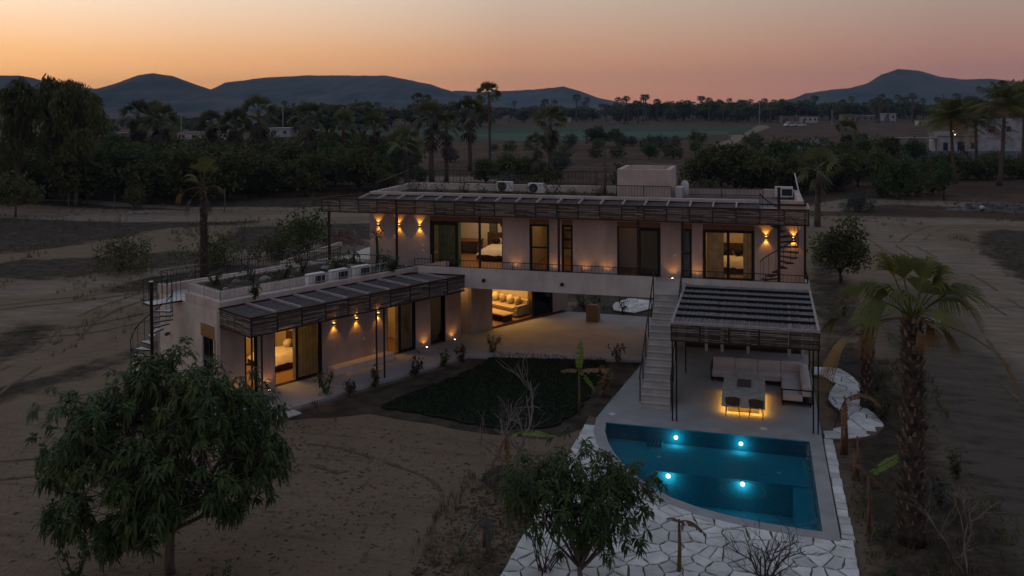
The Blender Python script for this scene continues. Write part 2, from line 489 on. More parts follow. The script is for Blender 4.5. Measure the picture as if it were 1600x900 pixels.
def thing(name, label, cat, loc=(0, 0, 0), group=None):
    o = bpy.data.objects.new(name, None); col.objects.link(o)
    o.location = loc; o.empty_display_size = .2
    o['label'] = label; o['category'] = cat
    if group:
        o['group'] = group
    return o


def tag(o, label, cat, group=None):
    o['label'] = label; o['category'] = cat
    if group:
        o['group'] = group
    return o


def inst(o, name, parent=None, loc=None):
    """another object sharing the same mesh"""
    c = o.copy(); c.name = name; col.objects.link(c)
    if parent is not None:
        c.parent = parent
    if loc is not None:
        c.location = loc
    return c


def from_mesh(name, me, parent=None, loc=(0, 0, 0), rot=0, sc=1.0):
    o = bpy.data.objects.new(name, me); col.objects.link(o)
    o.location = loc; o.rotation_euler = (0, 0, rot)
    o.scale = (sc, sc, sc) if not isinstance(sc, (tuple, list)) else sc
    if parent is not None:
        o.parent = parent
    return o


def copy_tree(o, label=None, loc=None, rz=None, sc=None, parent=None):
    c = o.copy(); col.objects.link(c)
    if parent is not None:
        c.parent = parent
    if label:
        c['label'] = label
    if loc is not None:
        c.location = loc
    if rz is not None:
        c.rotation_euler = (0, 0, rz)
    if sc is not None:
        c.scale = sc if isinstance(sc, (tuple, list)) else (sc, sc, sc)
    for ch in list(o.children):
        copy_tree(ch, parent=c)
    return c


def lamp(name, kind, loc, power, color, parent=None, radius=.04, rot=None, size=None, spot=None, blend=.5):
    ld = bpy.data.lights.new(name, kind)
    ld.energy = power; ld.color = color
    if kind == 'AREA':
        ld.shape = 'RECTANGLE'; ld.size, ld.size_y = size
    else:
        ld.shadow_soft_size = radius
    if kind == 'SPOT':
        ld.spot_size = spot; ld.spot_blend = blend
    o = bpy.data.objects.new(name, ld); col.objects.link(o)
    off = Vector((0, 0, 0)); p = parent
    while p is not None:
        off += p.location; p = p.parent
    o.location = Vector(loc) - off
    if parent is not None:
        o.parent = parent
    if rot:
        o.rotation_euler = rot
    return o


def wall(mb, fr, u0, u1, w0, w1, z0, z1, ops=(), m=0):
    c = u0
    for a, b, lo, hi in sorted(ops):
        if a > c:
            mb.box(c, a, w0, w1, z0, z1, fr, m)
        if lo > z0:
            mb.box(a, b, w0, w1, z0, lo, fr, m)
        if hi < z1:
            mb.box(a, b, w0, w1, hi, z1, fr, m)
        c = b
    if c < u1:
        mb.box(c, u1, w0, w1, z0, z1, fr, m)
    return mb


def struct(name, mb, m, parent=None, kind='structure', smooth=False):
    o = mb.build(name, m, parent, smooth); o['kind'] = kind
    return o


def rough_poly(pts, amp, step, seed):
    """an outline broken up so that its edge is not straight"""
    rg = random.Random(seed); out = []
    n = len(pts)
    for i in range(n):
        p = Vector((*pts[i], 0)); q = Vector((*pts[(i + 1) % n], 0)); L = (q - p).length
        k = max(1, int(L / step)); d = (q - p).normalized(); nn = Vector((-d.y, d.x, 0))
        for j in range(k):
            a = p.lerp(q, j / k) + nn * rg.uniform(-amp, amp) * (0 if j == 0 else 1)
            out.append((a.x, a.y))
    return out


def inside(p, poly):
    x, y = p; c = False; n = len(poly)
    for i in range(n):
        x1, y1 = poly[i]; x2, y2 = poly[(i + 1) % n]
        if (y1 > y) != (y2 > y) and x < (x2 - x1) * (y - y1) / (y2 - y1) + x1:
            c = not c
    return c


def near_edge(p, poly):
    best = (1e9, None); n = len(poly); P = Vector((*p, 0))
    for i in range(n):
        a = Vector((*poly[i], 0)); b = Vector((*poly[(i + 1) % n], 0)); ab = b - a
        t = max(0, min(1, (P - a).dot(ab) / max(1e-9, ab.length_squared)))
        q = a + ab * t; d = (P - q).length
        if d < best[0]:
            best = (d, q)
    return best


def voronoi_stones(poly, spacing, seed, joint=.03, jitter=.38, extra=()):
    rg = random.Random(seed)
    xs = [p[0] for p in poly]; ys = [p[1] for p in poly]
    S = []; row = 0; y = min(ys)
    while y < max(ys) + spacing:
        x = min(xs) + (row % 2) * spacing / 2
        while x < max(xs) + spacing:
            p = (x + rg.uniform(-jitter, jitter) * spacing, y + rg.uniform(-jitter, jitter) * spacing)
            if inside(p, poly):
                d, q = near_edge(p, poly)
                if d > spacing * .16:
                    S.append(p)
            x += spacing
        y += spacing * .82; row += 1
    S = [p for p in S if all(math.hypot(p[0] - q[0], p[1] - q[1]) > .3 for q in extra)] + list(extra)
    ghosts = []
    for p in S:
        d, q = near_edge(p, poly)
        if d < spacing * 1.3:
            ghosts.append((2 * q.x - p[0], 2 * q.y - p[1]))
    allp = S + ghosts
    cells = []
    for p in S:
        k_ = spacing * .95; c = [(p[0] - k_, p[1] - k_), (p[0] + k_, p[1] - k_), (p[0] + k_, p[1] + k_), (p[0] - k_, p[1] + k_)]
        for q in allp:
            dx, dy = q[0] - p[0], q[1] - p[1]; d = math.hypot(dx, dy)
            if d < 1e-6 or d > spacing * 3.2:
                continue
            nx, ny = dx / d, dy / d; lim = d / 2 - joint * rg.uniform(.6, 1.3) * .5
            o = []
            for i in range(len(c)):
                a, b = c[i], c[(i + 1) % len(c)]
                da = (a[0] - p[0]) * nx + (a[1] - p[1]) * ny - lim; db = (b[0] - p[0]) * nx + (b[1] - p[1]) * ny - lim
                if da <= 0:
                    o.append(a)
                if da * db < 0:
                    t = da / (da - db); o.append((a[0] + (b[0] - a[0]) * t, a[1] + (b[1] - a[1]) * t))
            c = o
            if len(c) < 3:
                break
        # nothing may leave the outline of the paving
        for i in range(len(c)):
            d, q = near_edge(c[i], poly)
            if not inside(c[i], poly):
                g = math.hypot(p[0] - q.x, p[1] - q.y) or 1
                c[i] = (q.x + (p[0] - q.x) / g * .02, q.y + (p[1] - q.y) / g * .02)
        # drop very short edges
        o = [c[i] for i in range(len(c)) if math.hypot(c[i][0] - c[i - 1][0], c[i][1] - c[i - 1][1]) > .04] if len(c) > 3 else c
        if len(o) >= 3:
            # a point or two pushed in along long edges, so that no edge is ruler straight
            e = []
            for i in range(len(o)):
                a, b = o[i], o[(i + 1) % len(o)]; e.append(a)
                L = math.hypot(b[0] - a[0], b[1] - a[1])
                for t in ([.33, .68] if L > .3 else [.5] if L > .14 else []):
                    t += rg.uniform(-.1, .1); k = rg.uniform(-.004, .03)
                    mx, my = a[0] + (b[0] - a[0]) * t, a[1] + (b[1] - a[1]) * t
                    g = math.hypot(p[0] - mx, p[1] - my) or 1
                    e.append((mx + (p[0] - mx) / g * k, my + (p[1] - my) / g * k))
            cells.append(e)
    return cells

# ------------------------------------------------------------------ ground, roads, fields, hills
GZ = -.12


def noise2(x, y):
    from mathutils import noise
    return noise.noise(Vector((x, y, 3.7)))


SCRUB = [[(-120, 20), (-70, 24), (-53, 22), (-50.5, 27), (-49.5, 38), (-43, 42), (-44, 46), (-60, 43), (-90, 40), (-130, 40)],
         [(-44.5, 14), (-40.6, 15.6), (-39, 19), (-35, 22.4), (-36.6, 25.6), (-41, 28.8), (-44, 25), (-50, 21), (-53, 17)],
         [(-33.5, 12.2), (-30, 14), (-28, 19), (-30, 24), (-34, 23.5), (-36.5, 17), (-36, 12)],
         [(-33.4, 2.4), (-34.2, 5.6), (-31, 5.2), (-29.4, 1.6), (-28.5, -1.6), (-33, -6), (-40, -6), (-38, 0)],
         [(-28, -6), (-25.9, -3.4), (-25.2, -.3), (-25, 4.2), (-23.5, 7), (-22.6, 4.4), (-23.3, 1.6), (-23.1, -2), (-23.8, -6.3), (-26, -9)],
         [(-34, 27), (-30, 34), (-24, 40), (-18, 46), (-26, 49), (-37, 45), (-44, 40), (-42, 34), (-40, 30)],
         [(-20, 14), (-16, 24), (-8, 30), (6, 32), (6, 22), (-2, 20), (-8, 16)],
         [(22.5, 52.5), (25, 55), (34, 56), (40, 40), (26, 26), (20.4, 27.5), (20, 38), (21, 46)],
         [(9, 49.5), (9.6, 45.8), (8.2, 40), (7.4, 34), (6.5, 20), (7.2, 13), (9.6, 12), (10.4, 20), (10.2, 30), (10.2, 38), (10.6, 46)],
         [(-8, 62), (14, 64), (24, 67), (34, 70), (34, 64), (26, 62.5), (10, 60.8), (-8, 60.5)],
         [(-130, 52), (-62, 50), (-44, 56.5), (-20, 60.5), (-20, 66), (-130, 66)],
         [(-2.7, -7.6), (-1.9, -7.2), (-1.7, -14), (-3.3, -14), (-2.6, -10.5)],
         [(6.5, 9), (7.2, 13), (9.2, 12), (10.2, 9), (10.1, 6), (10.7, 2.4), (10.35, -2), (10.7, -4.8), (11.2, -8.2), (12.4, -14), (6.6, -14), (6.7, -1.2), (6.5, 3)]]
PATHS = [([(-125, 50.5), (-80, 43.5), (-62, 42.8), (-50.5, 44.8), (-39, 51.5), (-30, 54.8), (-13, 57.2), (8, 56.5)], 1.4), ([(-110, 60), (-60, 53.5), (-46, 56), (-34, 59.8)], .8), ([(9, 57), (29, 59.5), (90, 59.5)], 1.3),
         ([(11.5, 68.5), (16.3, 77), (25, 76), (33, 74.2), (60, 73.8)], 1.9), ([(-3, 300), (6, 420)], 2.5), ([(-8, 190), (-4, 240), (-1, 300)], 1.4), ([(-64, 84), (-44, 95), (-32, 97)], 3.2)]
PALE = [([(-60, 6), (-45, 10), (-38.5, 14), (-34, 20), (-33, 26), (-40, 34), (-36, 40), (-30, 48)], 2.2), ([(-52, -4), (-38, 3), (-33, 9), (-29, 14)], 1.6), ([(22, 30), (17.5, 40), (14, 50), (12, 56)], 3.0), ([(18, 0), (17, 14), (18, 26)], 2.2)]


def seg_dist(p, line):
    best = 1e9
    for (x0, y0), (x1, y1) in zip(line, line[1:]):
        dx, dy = x1 - x0, y1 - y0; t = max(0, min(1, ((p[0] - x0) * dx + (p[1] - y0) * dy) / (dx * dx + dy * dy)))
        best = min(best, math.hypot(p[0] - x0 - dx * t, p[1] - y0 - dy * t))
    return best


def lift(x, y):
    if -95 < x < 50 and -30 < y < 76:
        far = max(0, min(1, (max(-17.5 - x, x - 12.5, -16 - y, y - 19) - 1) / 6))
        return far * (noise2(x * .11, y * .11) * .22 + noise2(x * .5, y * .5) * .06)
    return 0


def ground():
    """one sheet out past the hills; soil kinds and a painted darkening on the right are laid out by soft edged masks"""
    mb = MB()
    xs = [-4200, -2500, -1500, -800, -500, -300, -200, -150, -120, -105] + [-95 + i * .9 for i in range(160)] + [50, 56, 64, 75, 90, 120, 170, 250, 600, 1500, 2500, 4200]
    ys = [-300, -100, -50] + [-30 + i * .8 for i in range(132)] + [77, 80, 84, 90, 97, 105, 115, 130, 150, 180, 220, 260, 300, 350, 400, 480, 600, 900, 1800, 3000, 4200]
    xs = sorted([x for x in xs if not (-2.2 < x < 7.2)] + [-2.1, -1.6, -.9, 0, 1, 2, 3, 4, 5, 6, 6.6, 7.1]); ys = sorted([y for y in ys if not (-9.5 < y < -.9)] + [-9.4, -8.9, -8, -7, -6, -5, -4, -3, -2, -1.5, -1])
    nx = len(xs); A = {k: [] for k in ('scrub', 'path', 'pale', 'field', 'grey')}
    bb = [(min(p[0] for p in q) - 2, max(p[0] for p in q) + 2, min(p[1] for p in q) - 2, max(p[1] for p in q) + 2) for q in SCRUB]
    for y in ys:
        for x in xs:
            h = lift(x, y)
            mb.v.append((x, y, GZ + h))
            s = 0
            for q, b in zip(SCRUB, bb):
                if b[0] < x < b[1] and b[2] < y < b[3]:
                    d = near_edge((x, y), q)[0]; d = d if inside((x, y), q) else -d
                    s = max(s, max(0, min(1, .5 + d / 2.0)))
            A['scrub'].append(s * .66)
            A['grey'].append(max(0, min(1, (x - 8.5) / 3)) * max(.25, min(1, (34 - y) / 16)) if y < 62 else 0)  # where the painted darkening of the right-hand ground sets in and fades
            A['path'].append(max([0] + [max(0, min(1, 1.25 - seg_dist((x, y), l) / (2 * w))) for l, w in PATHS]))
            A['pale'].append(max([0] + [max(0, min(1, 1.1 - seg_dist((x, y), l) / (2 * w))) for l, w in PALE]) if y < 66 else 0)
            A['field'].append(max(0, min(1, (y - 60 - .02 * max(0, abs(x) - 40)) / 6)))
    for j in range(len(ys) - 1):
        for i in range(nx - 1):
            # a hole where the pool is sunk
            if -1.6 < (xs[i] + xs[i + 1]) / 2 < 6.6 and -8.9 < (ys[j] + ys[j + 1]) / 2 < -1.5:
                continue
            mb.f.append((j * nx + i, j * nx + i + 1, (j + 1) * nx + i + 1, (j + 1) * nx + i)); mb.mi.append(0)
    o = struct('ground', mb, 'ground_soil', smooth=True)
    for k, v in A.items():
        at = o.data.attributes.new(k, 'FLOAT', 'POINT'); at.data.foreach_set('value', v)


ground()


def rut(line, w, seed, gap=1.5):
    """a pair of tyre tracks pressed into the sand, broken along the way"""
    rg = random.Random(seed); pts = []
    for (x0, y0), (x1, y1) in zip(line, line[1:]):
        n = max(1, int(math.hypot(x1 - x0, y1 - y0) / .45))
        pts += [(x0 + (x1 - x0) * i / n, y0 + (y1 - y0) * i / n) for i in range(n)]
    for k in range(3):
        pts = [pts[0]] + [((a[0] + 2 * b[0] + c[0]) / 4, (a[1] + 2 * b[1] + c[1]) / 4) for a, b, c in zip(pts, pts[1:], pts[2:])] + [pts[-1]]
    mb = MB()
    for side in (-gap / 2, gap / 2):
        V = []; on = []
        for i, p in enumerate(pts):
            a, b = pts[max(0, i - 1)], pts[min(len(pts) - 1, i + 1)]
            dx, dy = b[0] - a[0], b[1] - a[1]; L = math.hypot(dx, dy) or 1; nx, ny = -dy / L, dx / L
            ww = w * rg.uniform(.35, 1.15); o = side + .12 * math.sin(i * .21 + seed)
            x, y = p[0] + nx * o, p[1] + ny * o
            for s in (-ww / 2, ww / 2):
                V.append((x + nx * s, y + ny * s, GZ + lift(x, y) + .018))
            on.append(noise2(x * .35 + seed, y * .35) > -.18)
        mb.add(V, [(2 * i, 2 * i + 2, 2 * i + 3, 2 * i + 1) for i in range(len(pts) - 1) if on[i]])
    struct('tyre_rut', mb, 'rut_soil')


rut([(-27, -13), (-24.5, -8), (-27.5, -1), (-31, 6), (-32, 14), (-36, 22), (-37, 33), (-31, 44), (-22, 52)], .2, 3)
rut([(-50, 2), (-40, 7), (-34.5, 11), (-31, 17), (-28, 26), (-31, 38), (-37, 48)], .2, 5)
rut([(-46, -4), (-36, 0), (-29.5, 5), (-26.5, 12), (-25.5, 22), (-28, 34)], .18, 8)
rut([(15.5, -12), (15, 0), (14.2, 12), (15, 26), (13.5, 38), (12.2, 48), (13.5, 57)], .22, 9)
rut([(21, 6), (18, 18), (17.5, 30), (15.5, 44), (20, 55), (30, 58)], .2, 12)
rut([(-21, -12), (-15, -8.2), (-10, -6.8), (-5.5, -8.5), (-4.4, -13)], .16, 14)


def patch(name, pts, m, z, amp=.4, step=1.2, seed=1, kind='structure'):
    return struct(name, MB().sheet(rough_poly(pts, amp, step, seed), GZ + z), m, kind=kind)


# dark scrub and worn tracks, as sheets a few millimetres over one another
patch('crop_field', [(-300, 375), (-146, 381), (-89, 418), (2, 420), (-2, 300), (-41, 238), (-75, 225), (-112, 250), (-170, 300)], 'crop_green', .02, 1, 30, 15)
patch('crop_field', [(-115, 292), (-60, 330), (-10, 340), (-6, 300), (-38, 246), (-70, 232)], 'crop_teal', .06, 1, 30, 16)


def hill(name, prof, dist, depth, seed):
    """prof: (pixel column, pixel row) of the skyline, turned into a ridge at that distance"""
    from mathutils import noise
    pts = []
    for u, v in prof:
        a, b = u - 800, v - 190.36
        ca, sa = math.cos(ROLL), math.sin(ROLL)
        x, y = ca * a + sa * b, -sa * a + ca * b
        d = r_ * (x / FPX) - U_ * (y / FPX) + F_
        k = dist / d.dot(f0)
        pts.append(CAM + d * k)
    # resample along the ridge
    rid = []
    n = 260
    for i in range(n + 1):
        s = i / n * (len(pts) - 1); j = min(int(s), len(pts) - 2); t = s - j
        t = t * t * (3 - 2 * t) * .5 + t * .5
        rid.append(pts[j].lerp(pts[j + 1], t))
    mb = MB(); m_ = 40
    for i, p in enumerate(rid):
        for k in range(m_ + 1):
            q = k / m_ * 2 - 1
            w = (1 - abs(q)) ** 1.15
            pos = p + f0 * q * depth
            nz = noise.fractal(Vector((pos.x * .004 + seed, pos.y * .004, seed)), .9, 2.1, 6)
            gl = abs(noise.noise(Vector((pos.x * .011 + seed, pos.y * .0035, seed * 2)))) + .5 * abs(noise.noise(Vector((pos.x * .026, pos.y * .008, seed * 3))))
            ed = noise.fractal(Vector((pos.x * .03, pos.y * .03, seed)), 1, 2.1, 4) * 1.2
            h = max(GZ - 3, (p.z - GZ) * w * (1 + nz * .30 * (1 - w)) - gl * 55 * w * (1 - w) * 1.6 + ed * w + GZ - 3 * (1 - w))
            mb.v.append((pos.x, pos.y, h))
    for i in range(n):
        for k in range(m_):
            a = i * (m_ + 1) + k
            mb.f.append((a, a + m_ + 1, a + m_ + 2, a + 1)); mb.mi.append(0)
    struct(name, mb, 'hill_scrub', smooth=True)


hill('hill', [(-330, 150), (-180, 120), (-60, 118), (30, 118), (75, 127), (110, 133), (150, 139), (190, 127), (215, 117.5), (240, 114), (268, 118), (300, 130), (335, 141), (380, 153), (440, 163)], 1900, 420, 2)
hill('hill', [(240, 162), (290, 151), (335, 138), (352, 129), (415, 121), (490, 117.5), (545, 118), (603, 118), (640, 125), (670, 131), (700, 141), (735, 154), (790, 164)], 2300, 600, 7)
hill('hill', [(600, 166), (660, 150), (712, 141.5), (760, 144), (805, 141.5), (850, 138.5), (880, 135), (905, 142), (935, 153), (965, 159), (1010, 163)], 2900, 420, 11)
hill('hill', [(1180, 164), (1240, 154), (1258, 146), (1300, 140), (1330, 137), (1355, 130), (1378, 116), (1403, 108), (1435, 110), (1470, 120), (1500, 124), (1545, 123), (1600, 128), (1680, 124), (1800, 140), (1900, 158)], 2500, 500, 17)

# ------------------------------------------------------------------ terrace, pool, paving
CURVE = [(-.98, -1.81), (-.86, -2.7), (-.60, -3.6), (-.26, -4.45), (.12, -5.2), (.6, -5.95), (1.15, -6.65), (1.9, -7.3), (2.75, -7.75), (3.6, -8.02), (4.6, -8.2), (5.96, -8.31)]


def offset_curve(c, d):
    out = []
    for i, p in enumerate(c):
        a = c[max(0, i - 1)]; b = c[min(len(c) - 1, i + 1)]
        dx, dy = b[0] - a[0], b[1] - a[1]; L = math.hypot(dx, dy)
        out.append((p[0] + dy / L * d, p[1] - dx / L * d))
    return out


OUT = [(p[0], p[1]) for p in offset_curve(CURVE, .42)]
OUT[0] = (-1.42, -1.35); OUT[-1] = (6.4, -8.75)


def LWP(t, n):
    p = LW(t, n, 0); return (p.x, p.y)


def deck():
    mb = MB()
    # walkway of the low wing, breezeway, pool side: three slabs butted together
    w0, w1 = LWP(-.9, .0), LWP(-.9, 2.62)
    mb.prism([w0, w1, LWP(10.75, 2.62), LWP(14, .0)], -.3, 0)
    a, b = LWP(10.75, 2.62), LWP(14, 0)
    mb.prism([a, (-.62, 6.2), (-.62, 14.2), (-5.9, 14.4), b], -.3, 0)
    mb.prism([(-.62, 6.2), (-1.4, -1.33), (6.4, -1.33), (6.45, 8.9), (-.62, 8.9)], -.3, 0)
    struct('terrace', mb, 'deck_cement')
    cp = MB()
    n = len(CURVE)
    ins = offset_curve(CURVE, .012); ins[0] = (-.992, -1.80); ins[-1] = (5.97, -8.322); out = OUT
    for i in range(n - 1):
        V = [(*ins[i], 0.004), (*ins[i + 1], 0.004), (*out[i + 1], 0.004), (*out[i], 0.004)]
        V += [(x, y, -.3) for x, y, z in V]
        cp.add(V, [(3, 2, 1, 0), (4, 5, 6, 7), (0, 1, 5, 4), (2, 3, 7, 6)])
    struct('pool_coping', cp, 'coping_stone')
    c2 = MB()
    c2.prism([(5.97, -8.322), (6.4, -8.75), (6.4, -1.332), (5.97, -1.80)], -.3, .004)
    c2.prism([(-.992, -1.80), (5.97, -1.80), (6.4, -1.332), (-1.4, -1.332)], -.3, .002)
    struct('pool_coping', c2, 'coping_stone')


deck()


def pool():
    inner = CURVE + [(5.96, -1.81)]
    t = thing('swimming_pool', 'teal swimming pool with one curved side sunk in the pale terrace', 'swimming pool', (2.5, -5, 0))
    sh = MB(); n = len(inner)
    for i in range(n):
        a, b = inner[i], inner[(i + 1) % n]
        sh.add([(*a, -.01), (*b, -.01), (*b, -1.6), (*a, -1.6)], [(3, 2, 1, 0)])
    sh.build('pool_wall', 'pool_tile', t)
    MB().sheet(inner, -1.55).build('pool_floor', 'pool_tile', t)
    # shallow shelf along the back, bench along the right
    shelf = [(-.95, -1.83), (5.94, -1.83), (5.94, -4.25), (-.30, -4.25), (-.58, -3.6), (-.84, -2.7)]
    MB().prism(shelf, -1.54, -.55).build('step', 'pool_tile_pale', t)
    MB().prism([(5.35, -4.27), (5.94, -4.27), (5.94, -8.25), (5.35, -8.2)], -1.54, -.58).build('step', 'pool_tile_pale', t)
    for k in range(5):
        x = .55 + k * .12
        MB().box(x, x + .02, -2.3, -1.84, -.549, -.42).build('grab_rail', 'pool_tile_pale', t)
    ring = MB(); c = (3.85, -5.55)
    for k in range(28):
        a0, a1 = 2 * PI * k / 28, 2 * PI * (k + 1) / 28
        P = []
        for a, r1 in ((a0, .655), (a1, .655), (a1, .69), (a0, .69)):
            P.append((c[0] + r1 * math.cos(a), c[1] + r1 * math.sin(a)))
        ring.add([(x, y, -.30) for x, y in P] + [(x, y, -.315) for x, y in P], [(0, 1, 2, 3), (0, 4, 5, 1), (2, 6, 7, 3)])
    ring.build('spa_ring', 'coping_stone', t)
    for x, y, z in ((1.05, -3.1, -.548), (4.95, -3.4, -.548), (2.2, -6.6, -1.548), (3.05, -6.4, -1.548), (4.05, -6.5, -1.548)):
        MB().disc((x, y), .075, z, z + .012, 14).build('floor_inlet', 'ac_white', t)
    w = MB()
    wi = offset_curve(CURVE, .02); wi[0] = (-1.0, -1.80); wi[-1] = (5.97, -8.33)
    w.sheet(wi + [(5.97, -1.80)], -.045)
    o = w.build('water', 'water', None); o['kind'] = 'structure'
    for lab, (x, y, z), p in (('round pool light low on the back pool wall, left of the pair by the pergola', (1.5, -1.80, -.30), 1.8), ('round pool light on the back pool wall, right one near the sofa side', (3.72, -1.80, -.30), 1.8),
                              ('pool light in the step face, left of the round spa ring', (1.48, -4.25, -.66), 2.4), ('pool light in the step face inside the round spa ring', (3.82, -4.25, -.66), 2.4)):
        L = thing('pool_light', lab, 'pool light', (x, y, z), 'underwater lights in the pool')
        MB().tube([(x, y + .0, z), (x, y - .035, z)], .085, 14).build('bezel', 'ac_white', L)
        MB().tube([(x, y - .036, z), (x, y - .055, z)], [.034, .024], 14).build('lens', 'pool_glow', L)
        lamp('pool_lamp', 'POINT', (x, y - .16, z), p * POOL, (.62, .84, 1), L, .12)


POOL = 2.3
pool()

# pool skimmer lids
tag(MB().disc((-.92, -.92), .13, 0, .012, 18).build('skimmer_lid', 'ac_white'), 'round white skimmer lid on the terrace near the left end of the pool', 'skimmer lid', 'skimmer lids')
tag(MB().disc((4.48, -1.02), .13, 0, .012, 18).build('skimmer_lid', 'ac_white'), 'round white skimmer lid on the terrace in front of the fire table chairs', 'skimmer lid', 'skimmer lids')


def paving():
    root = MB()
    front = OUT[:]
    poly = [(-1.72, -1.2), (-1.45, -1.35)] + [(x + .07, y + .09) for x, y in front[1:-1]] + [(6.3, -8.62), (6.3, -8.53), (6.74, -8.53), (6.66, -13.4), (-1.75, -13.4)]
    root.prism(poly, -.3, -.035)
    root.prism([(6.43, -1.36), (6.78, -1.36), (6.72, -8.52), (6.43, -8.52)], -.3, -.035)
    rp = [(6.5, 7.1), (7.1, 7.35), (7.7, 7.1), (8.15, 6), (8.35, 4.7), (8.1, 3.5), (8.15, 2.5), (8.5, 1.4), (8.62, .5), (8.2, -.5), (7.6, -1.05), (6.8, -1.33), (6.47, -1.33), (6.47, -.62),
          (7.0, -.15), (7.35, .6), (7.2, 1.6), (6.85, 2.7), (7.0, 3.9), (7.3, 4.9), (6.95, 5.7), (6.5, 5.9)]
    root.prism(rp, -.3, -.035)
    bk = [(-3.5, 15.3), (-2.3, 15.0), (-1.5, 16.4), (-1.7, 18.4), (-3.2, 18.6), (-3.9, 16.8)]
    root.prism(bk, -.3, -.035)
    g = struct('flagstone_paving', root, 'mortar')
    n = 0
    big = voronoi_stones(poly, .52, 6, .028, .6, [(6.52, -8.74), (4.95, -8.86), (5.45, -8.95), (5.95, -8.98), (6.45, -9.2), (4.4, -8.95)])
    path = voronoi_stones(rp, .58, 9, .035, .55)
    back = voronoi_stones(bk, .75, 4)
    rows = []
    y = -1.40; rg = random.Random(5)
    while y > -8.3:
        h = rg.uniform(.38, .62); y1 = max(y - h, -8.52)
        xa = 6.44 + rg.uniform(0, .02); xb = 6.77 - rg.uniform(0, .04)
        rows.append([(xa, y - .01), (xb, y - .01 + rg.uniform(-.02, .02)), (xb + rg.uniform(-.02, .01), y1 + .02), (xa, y1 + .02)])
        y = y1
    if len(big + path + back + rows) > 300:
        print('stones', len(big), len(path), len(back), len(rows))
    for c in big + path + back + rows:
        z = rg.uniform(-.012, .004)
        MB().prism(c, -.2, z, 0, .014).build('flagstone', 'flagstone', g)


paving()

# lawn, planting beds
LAWN = [(-7.4, 5.75), (-4.9, 6.0), (-2.4, 6.15), (-2.0, 4.2), (-2.2, 1.5), (-2.3, -.9), (-2.9, -2.6), (-4.6, -3.2), (-7.0, -2.7), (-9.6, -2.25), (-9.2, -.6), (-8.4, 1.2), (-7.7, 3.2)]
patch('planting_bed', [(-7.9, 6.3), (-.7, 6.15), (-1.5, -1.2), (-1.8, -2.4), (-2.6, -3.6), (-4.7, -3.7), (-7, -3.3), (-9.8, -2.9), (-12.3, -4.3), (-13.1, -4.1)], 'bed_soil', .012, .1, .6, 31)
struct('lawn', MB().prism(rough_poly(LAWN, .13, .3, 2), -.2, GZ + .09), 'lawn_soil')
patch('mulch_ring', [(-3.0 + 1.0 * math.cos(k * PI / 6), -6.95 + 1.05 * math.sin(k * PI / 6)) for k in range(12)], 'bed_soil', .02, .08, .3, 34)
patch('planting_bed', [(-5.9, 14.5), (-.7, 14.4), (1, 17), (-1, 24), (-6, 23)], 'bed_soil', .012, .15, .6, 35)
patch('gravel_strip', [LWP(-.9, 2.66), LWP(10.6, 2.66), LWP(10.6, 2.9), LWP(-.9, 2.95)], 'mortar', .02, .04, .4, 36)


def grass_blades():
    rg = random.Random(11); mb = MB()
    for i in range(15000):
        x, y = rg.uniform(-9.8, -1.9), rg.uniform(-3.3, 6.2)
        if not inside((x, y), LAWN):
            continue
        a = rg.uniform(0, 2 * PI); w = .02; h = rg.uniform(.04, .09); t = rg.uniform(-.04, .04); u = rg.uniform(-.04, .04)
        mb.add([(x - w * math.cos(a), y - w * math.sin(a), GZ + .085), (x + w * math.cos(a), y + w * math.sin(a), GZ + .085), (x + t, y + u, GZ + .11 + h)], [(0, 1, 2)])
    struct('lawn_grass', mb, 'grass_blade', kind='stuff')


grass_blades()


